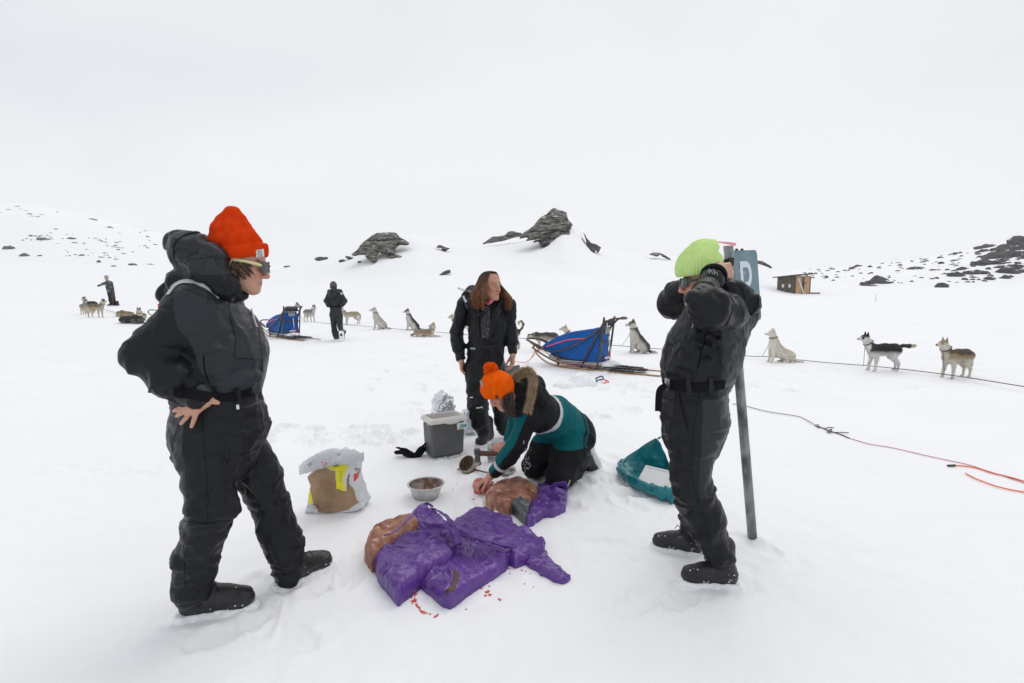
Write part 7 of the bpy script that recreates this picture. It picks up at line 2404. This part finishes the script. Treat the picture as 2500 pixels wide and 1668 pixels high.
mb = MB(); mb.loft(lathe([(.066, .034), (.062, .0), (.048, -.030), (.001, -.044)], cl, 32, rot=Rl), cap=False); mb.build('feed_crust', M['ladle_in'], t)
hs = P(1158, 1147, ql[1] - .02); he = P(1196, 1156, ql[1] - .10); he[2] = max(he[2], .02)
mb = MB(); mb.tube([hs, hs * .6 + he * .4, he], [.008, .006, .010], 8); mb.build('handle', M['steel_in'], t)
Ya = 3.74
t = thing('axe', 'hatchet with a brown wooden handle held upside down in the far hand', 'axe', tuple(P(1166, 1138, Ya)))
z4 = lambda x, y, Y=Ya: P(1020 + x / 6.532, 930 + y / 6.532, Y)
M['axe_wood'] = mat('dark_axe_wood', (.07, .032, .02), (.15, .075, .045), 10, .45, stretch=(.6, 3, 3), bump=.3, bscale=60)
M['axe_steel'] = mat('axe_steel', (.10, .105, .115), (.20, .21, .22), 12, .4, metal=.8, rough2=.55)
mb = MB()
ra = [z4(985, 1155), z4(1080, 1158), z4(1180, 1160), z4(1300, 1150)]
mb.tube(spline(ra, 4), .021, 10, flat=((0, 1, 0), .62)); mb.build('handle', M['axe_wood'], t)
oln = np.array([z4(x, y)[[0, 2]] for x, y in [(900, 1088), (990, 1086), (996, 1120), (994, 1200), (1000, 1270), (1018, 1330), (990, 1352), (945, 1370), (896, 1360), (905, 1270), (912, 1190), (898, 1150)]])
v = Vox((oln[:, 0].min() - .02, Ya - .04, oln[:, 1].min() - .02), (oln[:, 0].max() + .02, Ya + .04, oln[:, 1].max() + .02), .0026)
zt = oln[:, 1].max(); zb_ = oln[:, 1].min()
v.prism(oln, lambda U, V_, d2: -(.003 + .017 * np.clip((V_ - zb_) / (zt - zb_) - .15, 0, .6) / .6), lambda U, V_, d2: (.003 + .017 * np.clip((V_ - zb_) / (zt - zb_) - .15, 0, .6) / .6), rnd=.003, origin=(0, Ya, 0), ax=axv)
vox_obj('axe_head', v, M['axe_steel'], t, 1)
mb = MB()
for k in range(26):
    p = z4(940 + rs.normal() * 22, 1325 + rs.normal() * 18, Ya - .008); s_ = rs.uniform(.002, .005); mb.box(p, (s_, .002, s_), bev=.001)
o = mb.build('snow_grains', M['snow_bits'], t); o['kind'] = 'stuff'
qt = G(1207, 1128)
t = thing('tin_can', 'open silver tin can with dark bands standing behind the axe', 'tin', tuple(qt))
pr = [(.001, 0), (.055, 0), (.057, .003)] + [(.056 + .0012 * (k % 2), .02 + k * .008) for k in range(14)] + [(.057, .142), (.060, .148), (.058, .152), (.054, .148), (.053, .03), (.001, .03)]
mb = MB(); mb.loft(lathe(pr, qt, 36), cap=False); mb.build('can', M['steel'], t)
for z in (.03, .042, .054, .12): 
    mb = MB(); mb.loft(lathe([(.0585, z), (.0585, z + .005)], qt, 36), cap=False); mb.build('band', M['ink'], t)
qp = G(1237, 1150)
t = thing('steel_dish', 'small upturned steel dish on the snow under the kneeling sleeve', 'dish', tuple(qp))
mb = MB(); mb.loft(lathe([(.075, .0), (.078, .006), (.070, .03), (.055, .055), (.02, .066), (.001, .067)], qp, 36), cap=False); mb.build('dish', M['steel'], t)

# ================================================================== purple wrapped meat
def plastic(name, c1, c2, rough=.3):
    return mat(name, c1, c2, 3.5, rough, spec=.5, extra=wrinkle_bump(6, 30, .45, .10, .02))
M['purple'] = plastic('purple_plastic', (.085, .030, .205), (.120, .045, .275), .30)
M['grey_film'] = plastic('grey_plastic_film', (.045, .055, .06), (.09, .10, .105), .3)
M['teal_film'] = plastic('teal_plastic', (.002, .13, .16), (.004, .18, .21), .36)
z1 = lambda x, y: (860 + x / 4.02, 1140 + y / 4.02)
def slab(name, outline, h, mt, parent=None, label=None, cat=None, ztop=.06, res=.0052, rnd=.010, zlo=-.03, seed=0, top=None, am=(.012, .004), sc=(10, 26), smooth=True, zpl=None, edge=.05, rough_=0.0):
    pts = np.array([PZ(*z1(x, y), ztop)[:2] for x, y in outline])
    hm = h + .08
    if mt is M['purple']: h = h * .80
    v = Vox((pts[:, 0].min() - .04, pts[:, 1].min() - .04, -.03), (pts[:, 0].max() + .04, pts[:, 1].max() + .04, hm + .05), res)
    def zh(U, V_, d2):
        q = np.stack([U[:, :, 0], V_[:, :, 0], 0 * U[:, :, 0] + seed], -1)
        n = fbm(q * 4.5, 2)
        z = h * (.90 + .16 * n) * np.clip(.62 + .38 * np.sqrt(np.clip(-d2[:, :, 0] / edge, 0, 1)), .5, 1)
        if top is not None: z = z + top(q[..., 0], q[..., 1])
        return z[:, :, None] * np.ones_like(U)
    v.prism(pts, zlo, zh, rnd=rnd)
    def dsp(V, N):
        st = V + .05 * np.stack([vnoise(V * 7 + seed), vnoise(V * 7 + seed + 5), 0 * V[:, 0]], 1)
        st = np.stack([st[:, 0] * .8 + st[:, 1] * .6, (-st[:, 0] * .6 + st[:, 1] * .8) * .6, st[:, 2]], 1)
        top_ = np.clip((N[:, 2] - .2) / .5, .25, 1)
        c1_ = np.abs(fbm(st * np.array([.42, .42, .4]) * sc[0] + seed, 2)); c2_ = np.abs(fbm(st * np.array([.4, .5, .5]) * sc[1] + seed + 4, 1))
        if rough_ == 0: return (am[0] * .75 * (np.minimum(c1_ * 2.0, 1) ** .7 - .7) + crumple(V, seed, 6, .013) + crumple(V, seed + 3, 17, .006)) * top_
        return (am[0] * (np.minimum(c1_ * 2.2, 1) ** .7 - .7) + am[1] * (np.minimum(c2_ * 2, 1) ** .7 - .6)) * top_ + am[0] * .25 * fbm(V * 30, 2) * rough_
    o = vox_obj(name, v, mt, parent, 2, dsp, smooth)
    if label: setp(o, label, cat)
    return o
base_m = thing('meat_bundle', 'purple plastic wrapped meat block with raw brown meat showing at its left end', 'meat', tuple(PZ(*z1(560, 900), 0)))
slab('meat', [(112, 700), (150, 600), (200, 545), (300, 500), (385, 482), (480, 440), (600, 418), (660, 480), (620, 560), (470, 640), (330, 720), (240, 800), (180, 830)], .135, M['meat'], base_m, ztop=.12, rnd=.03, seed=3, am=(.008, .006), sc=(16, 50), rough_=1.5)
slab('wrapping', [(192, 800), (200, 740), (320, 680), (450, 600), (580, 440), (690, 372), (790, 410), (950, 470), (1005, 610), (1010, 790), (960, 840), (700, 985), (450, 1168), (400, 1130), (250, 940)], .128, M['purple'], base_m, ztop=.10, seed=7, rnd=.03,
     top=lambda x, y: .045 * np.exp(-(((x - PZ(*z1(680, 430), .1)[0]) / .09) ** 2 + ((y - PZ(*z1(680, 430), .1)[1]) / .07) ** 2)) - .04 * np.exp(-(((x - PZ(*z1(700, 560), .1)[0]) / .13) ** 2 + ((y - PZ(*z1(700, 560), .1)[1]) / .045) ** 2)), am=(.016, .006))
# edge of the torn film standing up over the meat
def film(name, pts_px, widths, mt, parent, amp=.012, seed=0, n=7, label=None, cat=None, lean=(0, 0, 1), thick=.004):
    pth = spline([PZ(*z1(x, y), z) for x, y, z in pts_px], n)
    m = len(pth); W_ = np.interp(np.linspace(0, 1, m), np.linspace(0, 1, len(widths)), widths)
    ln = nrm(lean)
    Gd = np.zeros((m, 9, 3))
    for i, p in enumerate(pth):
        d = nrm(pth[min(i + 1, m - 1)] - pth[max(i - 1, 0)])
        s_ = nrm(np.cross(d, np.cross(ln, d)))
        for j in range(9):
            u_ = j / 8
            Gd[i, j] = p + s_ * W_[i] * u_
    q = Gd.reshape(-1, 3)
    nn2 = nrm(np.cross(pth[-1] - pth[0], ln))
    off = amp * (fbm(q * 13 + seed, 3) * 1.6 + (np.abs(fbm(q * 26 + seed, 2)) - .2))
    q = q + nn2 * off[:, None]
    Gd = q.reshape(m, 9, 3)
    mb = MB(); rings = []
    for i in range(m):
        rings.append(np.concatenate([Gd[i], (Gd[i] + nn2 * thick)[::-1]]))
    mb.loft(rings)
    o = mb.build(name, mt, parent, loc=None if parent is not None else tuple(pth[0]))
    if label: setp(o, label, cat)
    return o
film('torn_edge', [(300, 672, .15), (440, 598, .17), (540, 500, .19), (610, 420, .20), (700, 362, .205), (790, 400, .18)], [.02, .035, .045, .05, .05, .03], M['purple'], base_m, .010, 3, lean=(.5, -.8, .5))
film('torn_edge', [(880, 590, .15), (940, 620, .155), (985, 690, .14), (1005, 760, .11), (985, 810, .08)], [.02, .04, .045, .04, .02], M['purple'], base_m, .010, 9, lean=(.6, .2, .7))
t = thing('meat_bundle', 'purple plastic wrapped block in the middle of the heap with a torn crescent opening', 'meat', tuple(PZ(*z1(1000, 950), 0)))
slab('wrapping', [(990, 640), (1240, 680), (1480, 760), (1545, 805), (1530, 865), (1300, 1010), (1100, 1130), (960, 1232), (880, 1200), (760, 1110), (665, 1045), (740, 950), (960, 820)], .088, M['purple'], t, ztop=.08, seed=17, am=(.012, .004), rnd=.022, edge=.03)
slab('wrapping', [(1380, 955), (1500, 870), (1640, 850), (1560, 910), (1420, 975)], .05, M['purple'], t, ztop=.03, seed=19, rnd=.014)
crs = [(985, 1020), (1015, 1030), (1030, 1060), (1010, 1130), (985, 1190), (950, 1232), (905, 1222), (945, 1190), (975, 1120), (990, 1060)]
wr_ = t.children[0]
bvw = BVHTree.FromPolygons([tuple(np.array(v_.co) + np.array(t.location)) for v_ in wr_.data.vertices], [tuple(p.vertices) for p in wr_.data.polygons])
P_, N_ = [], []
for q in spline([np.array(p, float) for p in [(985, 1015), (1012, 1050), (1008, 1105), (985, 1165), (955, 1215), (915, 1228)]], 4):
    h_ = bvw.ray_cast(Vector((0, 0, CAM_H)), Vector(ray(*z1(*q))).normalized())
    if h_[0] is not None: P_.append(np.array(h_[0])); N_.append(np.array(h_[1]))
ribbon3('meat', P_, N_, [.012, .034, .036, .034, .03, .012], M['meat_dark'], .002, .002, t)
ribbon3('torn_edge', [p + np.array([-.016, 0, .002]) for p in P_], N_, [.006, .012, .014, .012, .006], M['purple'], .005, .004, t)
t = thing('meat_bundle', 'large purple plastic sheet at the right of the heap with a long crumpled tail', 'meat', tuple(PZ(*z1(1450, 650), 0)))
slab('wrapping', [(970, 470), (1080, 402), (1220, 356), (1300, 345), (1400, 400), (1560, 455), (1750, 562), (1885, 655), (1893, 705), (1830, 762), (1760, 768), (1600, 830), (1440, 745), (1240, 690), (1100, 600), (1010, 560)], .102, M['purple'], t, ztop=.10, seed=29, am=(.015, .005), rnd=.03,
     top=lambda x, y: .03 * np.exp(-(((x - PZ(*z1(1300, 420), .1)[0]) / .12) ** 2 + ((y - PZ(*z1(1300, 420), .1)[1]) / .08) ** 2)))
slab('tail', [(1540, 770), (1640, 760), (1800, 765), (1880, 800), (1960, 880), (2060, 970), (2146, 1040), (2120, 1075), (2070, 1095), (1990, 1075), (1930, 1045), (1850, 1010), (1820, 975), (1740, 945), (1690, 900), (1640, 870)], .038, M['purple'], t, ztop=.03, seed=31, am=(.018, .009), sc=(18, 40), rnd=.006, edge=.02)
film('torn_edge', [(800, 400, .17), (880, 450, .17), (960, 500, .16), (1080, 600, .15), (1220, 690, .13), (1400, 745, .11), (1560, 800, .07)], [.03, .06, .07, .07, .06, .05, .03], M['purple'], t, .014, 33, lean=(-.2, -.8, .45))
# creases inked on the sheet: black scrawl
mb = MB()
for pts in ([(1290, 620), (1310, 605), (1300, 640), (1340, 600), (1345, 635), (1375, 590), (1385, 620), (1400, 600)], [(1530, 632), (1580, 622), (1610, 632)], [(1540, 640), (1600, 648)]):
    h = []
    for x, y in pts: h.append(PZ(*z1(x, y), .152))
    mb.tube(h, .0022, 4)
o = mb.build('marker_scrawl', M['ink'], t)
# block by the kneeling person
t = thing('meat_block', 'frozen brown meat block half out of its grey and purple plastic, before the kneeling person', 'meat', tuple(PZ(*z1(1600, 250), 0)))
slab('meat', [(1308, 215), (1330, 185), (1400, 135), (1480, 105), (1565, 95), (1600, 78), (1640, 85), (1750, 125), (1815, 165), (1828, 215), (1812, 262), (1740, 285), (1600, 305), (1530, 372), (1480, 355), (1420, 320), (1350, 270)], .115, M['meat'], t, ztop=.09, rnd=.018, seed=41, am=(.006, .005), sc=(14, 46), rough_=1.5)
slab('grey_film', [(1525, 345), (1560, 305), (1720, 285), (1745, 380), (1735, 440), (1705, 512), (1650, 470), (1600, 420), (1540, 385)], .09, M['grey_film'], t, ztop=.05, seed=43, am=(.014, .006), sc=(16, 34))
slab('purple_film', [(1735, 290), (1820, 262), (1850, 200), (1810, 140), (1860, 150), (1940, 118), (1965, 215), (2020, 182), (2080, 195), (2112, 240), (2092, 370), (1985, 420), (1870, 432), (1770, 500), (1712, 512), (1740, 400)], .085, M['purple'], t, ztop=.05, seed=47, am=(.020, .008), sc=(13, 30))
film('film_edge', [(1965, 225, .09), (2020, 185, .13), (2085, 200, .12), (2110, 260, .08), (2090, 350, .03)], [.03, .05, .05, .04, .02], M['purple'], t, .014, 51, lean=(-.3, -.5, .7))
o = slab('meat_chunk', [(1178, 150), (1200, 108), (1260, 100), (1330, 110), (1390, 118), (1375, 165), (1320, 210), (1250, 210), (1195, 195)], .052, M['meat_red'], None, 'raw red meat chunk under the kneeling person\'s hand', 'meat', ztop=.04, rnd=.014, seed=53, am=(.010, .006), sc=(20, 60), rough_=2)

# ================================================================== teal bag
z8 = lambda x, y: (1480 + x / 7.468, 1040 + y / 7.468)
t = thing('teal_bag', 'collapsed teal plastic bag open on the snow behind the legs of the lime beanie', 'bag', tuple(G(*z8(700, 1150))))
A3 = [PZ(*z8(x, y), z) for x, y, z in [(240, 700, .03), (300, 640, .07), (400, 545, .10), (560, 440, .17), (720, 330, .24), (905, 222, .32), (1000, 330, .28), (1080, 500, .20), (1140, 700, .12)]]
B3 = [PZ(*z8(x, y), z) for x, y, z in [(290, 860, .02), (360, 850, .02), (460, 860, .02), (560, 840, .02), (700, 830, .03), (820, 830, .03), (920, 840, .03), (1040, 850, .03), (1150, 860, .04)]]
mm = 40
A3 = np.array([np.interp(np.linspace(0, 1, mm), np.linspace(0, 1, 9), np.array(A3)[:, i]) for i in range(3)]).T
B3 = np.array([np.interp(np.linspace(0, 1, mm), np.linspace(0, 1, 9), np.array(B3)[:, i]) for i in range(3)]).T
Gd = np.zeros((mm, 26, 3))
for j in range(26):
    u_ = j / 25; Gd[:, j] = A3 * (1 - u_) + B3 * u_
q = Gd.reshape(-1, 3); q = q + np.array([.1, -.9, .4]) * (.030 * fbm(q * 9 + 3, 3) + .020 * (np.abs(fbm(q * 19 + 5, 2)) - .2))[:, None]
Gd = q.reshape(mm, 26, 3); mb = MB(); mb.loft([np.concatenate([Gd[i], (Gd[i] + np.array([0, .006, 0]))[::-1]]) for i in range(mm)]); mb.build('back_sheet', M['teal_film'], t)
# rolled front rim
pth = spline([PZ(*z8(x, y), z) for x, y, z in [(330, 640, .06), (265, 740, .045), (330, 880, .045), (480, 1010, .05), (700, 1110, .05), (950, 1200, .05), (1150, 1240, .05), (1260, 1330, .03)]], 8)
rings = []
for i, p in enumerate(pth):
    f_ = i / (len(pth) - 1); d = nrm(pth[min(i + 1, len(pth) - 1)] - pth[max(i - 1, 0)]); s_ = np.cross(d, [0, 0, 1.]); s_ = nrm(s_); ra = np.interp(f_, [0, .2, .5, .8, 1], [.025, .034, .040, .045, .05])
    ring = np.array([p + ra * (.9 * math.cos(a) * s_ + .95 * math.sin(a) * np.array([0, 0, 1.])) for a in np.linspace(0, 2 * math.pi, 24, endpoint=False)])
    c = ring.mean(0); ring = ring + (ring - c) / ra * (crease(ring, 9, .018, 34, .004, 5) + crumple(ring, 8, 11, .018))[:, None]
    rings.append(ring)
mb = MB(); mb.loft(rings); mb.build('rolled_rim', M['teal_film'], t)
slb = [PZ(*z8(x, y), .02) for x, y in [(300, 780), (560, 720), (1150, 860), (1240, 1300), (900, 1180), (480, 1010)]]
v = Vox(np.min(slb, 0) - .05, np.max(slb, 0) + (.05, .05, .08), .008); v.prism(np.array(slb)[:, :2], -.02, .02, rnd=.01); vox_obj('floor_sheet', v, M['teal_film'], t, 1, lambda V, N: .008 * fbm(V * 14, 2))
rs = np.random.RandomState(12)
for (x, y, z, e) in ((1130, 840, .08, (1200, 880)), (1180, 1150, .07, (1060, 1170)), (250, 660, .07, (300, 640)), (960, 230, .33, (1000, 215))):
    a = PZ(*z8(x, y), z); b = PZ(*z8(*e), z + .01)
    mb = MB(); mb.tube([a, (a + b) / 2 + (0, 0, .008), b], [.02, .016, .004], 7, flat=((0, 0, 1), .4)); mb.build('film_scrap', M['teal_film'], t)
cc = [PZ(*z8(x, y), z) for x, y, z in [(575, 985, .075), (1100, 1120, .075), (1140, 960, .12), (1060, 835, .15), (620, 770, .15)]]
c_ = (cc[0] + cc[1] + cc[2] + cc[3] + cc[4]) / 5
ux = nrm(cc[1] - cc[0]); nz = nrm(np.array([-.05, -.55, .8])); nz = nrm(nz - ux * (nz @ ux)); uy = np.cross(nz, ux); Rt = np.stack([ux, uy, nz], 1)
tt = thing('plastic_tub', 'white lidded plastic tub inside the teal bag', 'tub', tuple(c_ - (0, 0, .08)))
Wt = np.linalg.norm(cc[1] - cc[0]) / 2; Ht = .085
v = Vox(c_ - .2, c_ + .2, .0048); v.box(c_ - nz * .055, (Wt - .012, Ht - .012, .05), Rt, .03); vox_obj('tub_body', v, M['box_white'], tt, 1)
v = Vox(c_ - .2, c_ + .2, .0042); v.box(c_, (Wt, Ht, .009), Rt, .008); v.box(c_ + nz * .008, (Wt - .016, Ht - .016, .006), Rt, .006, 0, 'sub')
vox_obj('lid', v, M['lid_white'] if 'lid_white' in M else M['board_white'], tt, 1)

# ================================================================== blood on the snow
M['blood'] = mat('bloody_snow', (.50, .035, .02), (.66, .16, .12), 60, .55, bump=.4, bscale=90, bdist=.003)
def stains(spots, label, name='blood_stain'):
    mb = MB(); rs = np.random.RandomState(len(spots))
    c0 = None
    for (x, y, a, b, an) in spots:
        c = PZ(*z1(x, y), 0.0)
        if c0 is None: c0 = c.copy()
        k = c[1] * 1.02 / FPX / 4.02
        n_ = 16
        rr_ = [rs.uniform(.45, 1.35) for _ in range(n_)]; a, b = a * 1.25, b * 1.3
        rings = []
        for f_, dz in ((1.0, -.003), (.85, .0022), (.4, .003), (.02, .003)):
            R_ = []
            for i in range(n_):
                th = 2 * math.pi * i / n_
                ex, ey = a * math.cos(th) * rr_[i] * f_, b * math.sin(th) * rr_[i] * f_
                X_ = c[0] + (ex * math.cos(an) - ey * math.sin(an)) * k; Y_ = c[1] + (ex * math.sin(an) + ey * math.cos(an)) * k * 2.2
                R_.append((X_, Y_, 0))
            R_ = np.array(R_); R_[:, 2] = gz(R_[:, 0], R_[:, 1]) + dz; rings.append(R_)
        mb.loft(rings, cap=False)
    c0[2] = float(gz(c0[0], c0[1])[0])
    o = mb.build(name, M['blood'], None, loc=tuple(c0)); setp(o, label, 'blood stain'); o['kind'] = 'stuff'
stains([(610, 1252, 26, 14, 0), (608, 1310, 32, 16, .3), (650, 1368, 26, 9, -.5), (690, 1415, 34, 13, -.4), (765, 1442, 10, 6, 0), (822, 1465, 20, 10, .4), (730, 1430, 18, 4, -.2), (585, 1280, 8, 5, 0), (630, 1345, 10, 8, 0), (968, 1384, 9, 4, 0), (1117, 1382, 8, 4, 0), (840, 1445, 8, 4, 0), (530, 1278, 10, 2, 0)],
       'curved trail of red blood spots on the snow at the front')
stains([(1322, 1222, 22, 9, .1), (1350, 1248, 20, 8, 0), (1308, 1258, 14, 6, 0), (1448, 1295, 18, 9, -.6), (1345, 1174, 9, 4, 0), (1270, 1195, 12, 4, .3), (1692, 1146, 6, 3, 0), (1778, 1174, 6, 3, 0)], 'cluster of blood drops right of the curved trail')
stains([(1600, 995, 26, 6, .2), (1625, 978, 9, 4, 0), (1540, 1008, 8, 3, 0), (1665, 1018, 12, 5, 0), (1548, 1052, 6, 3, 0), (1745, 1052, 6, 3, 0), (1700, 1030, 10, 2, -.3)], 'faint blood drops below the purple tail of plastic')
stains([(1040, 30, 10, 6, 0), (1035, 55, 6, 5, 0), (990, 222, 6, 3, 0), (1190, 318, 14, 3, .2), (1028, 162, 5, 3, 0), (1850, 768, 22, 4, 0), (170, 840, 22, 8, 0), (190, 852, 10, 4, 0)], 'scattered brown crumbs and drops between ladle, bowl and meat')

# ================================================================== far people
def far_person(label, px, py, parts, res, mats, seed, feet, head, fn=None):
    base = G(px, py)
    f = Fig(label, tuple(base), res, seed)
    Y = base[1]
    for a in parts:
        f.chain([Pr(q[0], q[1], Y + (q[3] if len(q) > 3 else 0), q[2]) for q in a['p']], a.get('flat'), a.get('k', .04))
    f.suit('snowsuit', mats, fn, .9, 1.0)
    C = P(head[0], head[1], Y + head[3]) ; Rm = frame(head[2], (0, 0, 1))
    f.body(res * .8, SKIN2, (C, Rm, 1.0), {'neck': P(head[0] + 1, head[1] + 8, Y)}, .5)
    return f, Y, C, Rm
FL = ((0, 1, 0), .7)
fW, Yw, Cw, Rw = far_person('person in dark snowsuit walking away from the camera beyond the group', 821, 831,
    [{'p': [(818, 722, 14.5), (818, 738, 14), (819, 747, 13)], 'flat': FL}, {'p': [(820, 752, 14.5), (820, 764, 15)], 'flat': FL}, {'p': [(804, 720, 7), (797, 735, 6.5), (801, 746, 5, -.12)]}, {'p': [(833, 720, 7), (841, 735, 6.5), (836, 745, 5, -.12)]},
     {'p': [(813, 768, 9), (815, 795, 7.2), (818, 818, 6.2), (820, 826, 5.5)], 'k': .01}, {'p': [(828, 768, 9), (830, 795, 7.2, -.1), (834, 812, 6.2, -.35), (834, 817, 5.5, -.4)], 'k': .01}, {'p': [(808, 712, 7), (830, 712, 7)]}],
    .016, [M['walker_suit'] if 'walker_suit' in M else M['charcoal_nylon']], 31, None, (814, 700, (.1, 1, 0), 0))
mb = MB(); mb.loft([np.array([Cw + np.array([.085 * s_ * math.cos(a), .10 * s_ * math.sin(a), z]) for a in np.linspace(0, 6.283, 20, endpoint=False)]) for z, s_ in ((-.05, 1.0), (.0, 1.12), (.06, 1.1), (.11, .85), (.145, .45), (.155, .05))]); mb.build('beanie', M['grey_knit'] if 'grey_knit' in M else M['label_grey'], fW.root)
v = Vox(Cw + (-.3, -.35, -.45), Cw + (.35, .3, .05), .016); v.cap((*(Cw + (-.06, -.1, -.16)), .09), (*(Cw + (.12, -.12, -.14)), .09), .04); v.cap((*(Cw + (.03, -.14, -.18)), .11), (*(Cw + (.03, -.14, -.27)), .09), .04)
vox_obj('hood', v, M['charcoal_nylon'], fW.root, 1, lambda V, N: .015 * fbm(V * 10, 2))
for px, ang in ((802, 0), (835, 0)):
    fW.ribbon('reflective_patch', [(px, 715), (px + 3 * (1 if px < 815 else -1), 719)], .06, M['reflective'], n=3, off=.01)
fW.ribbon('belt', [(806, 748), (820, 749.5), (834, 748)], .04, M['plain_black_cloth'], off=.01, thick=.01)
boot(fW.root, G(820, 832), G(820, 832) + (.0, .28, 0), s=1.0, laces=False)
bq = P(834, 818, Yw - .42)
boot(fW.root, bq + (0, -.03, .10), bq + (.0, .04, -.17), up=(0, 1, .25), s=1.0, laces=False, snow=True)

fF, Yf_, Cf_, Rf_ = far_person('distant man in checked jacket and grey cap holding one arm out', 276, 748,
    [{'p': [(266, 693, 8.5), (269, 706, 8), (271, 716, 7.6)], 'flat': ((0, 1, 0), 1.0)}, {'p': [(262, 690, 4.5), (252, 693, 3.4), (243, 697, 2.6)]}, {'p': [(269, 691, 5, .15), (270, 702, 3.8, .2), (267, 712, 3, .1)]}, {'p': [(271, 718, 7), (271, 732, 5.2), (273, 744, 4.2)], 'k': .02}, {'p': [(273, 718, 6.5, .15), (277, 732, 5, .2), (280, 744, 4, .25)], 'k': .02}],
    .028, [M['check_cloth'] if 'check_cloth' in M else M['charcoal_nylon'], M['navy_nylon'], M['brown_cloth'] if 'brown_cloth' in M else M['hut_dark']], 41, None, (260, 678, (-.9, -.3, -.25), 0),
    fn=lambda c: np.where(c[:, 2] < P(270, 714, G(276, 748)[1])[2], np.where(c[:, 0] > P(275, 730, G(276, 748)[1])[0], 2, 1), 0))
mb = MB(); mb.loft([np.array([Cf_ + np.array([.095 * s_ * math.cos(a), .11 * s_ * math.sin(a), z]) for a in np.linspace(0, 6.283, 16, endpoint=False)]) for z, s_ in ((-.0, 1.1), (.05, 1.15), (.10, .9), (.14, .4), (.145, .05))]); mb.build('cap', M['label_grey'], fF.root)
g0 = G(274, 748); boot(fF.root, g0 + (.08, 0, 0), g0 + (-.2, -.02, 0), s=1.1, laces=False); boot(fF.root, g0 + (.28, .2, 0), g0 + (.0, .15, 0), s=1.1, laces=False)
v = Vox(P(241, 697, Yf_) - .12, P(241, 697, Yf_) + .12, .02); v.cap((*P(243, 697, Yf_), .05), (*P(240, 698, Yf_), .055), .01); vox_obj('glove', v, M['plain_black_cloth'], fF.root, 1)

# ================================================================== thin winter air
hz = MB(); hz.box((0, 300, 110), (2750, 2950, 190)); ho = hz.build('haze', [], None, smooth=False, loc=(0, 300, 110))
hm = bpy.data.materials.new('haze'); hm.use_nodes = True
hm.node_tree.nodes.clear()
ho_out = hm.node_tree.nodes.new('ShaderNodeOutputMaterial'); pv = hm.node_tree.nodes.new('ShaderNodeVolumePrincipled')
pv.inputs['Color'].default_value = (.99, .993, 1.0, 1); pv.inputs['Density'].default_value = .00028; pv.inputs['Anisotropy'].default_value = .0
hm.node_tree.links.new(pv.outputs['Volume'], ho_out.inputs['Volume'])
ho.data.materials.append(hm)
ho['kind'] = 'stuff'
scene.cycles.volume_bounces = 2
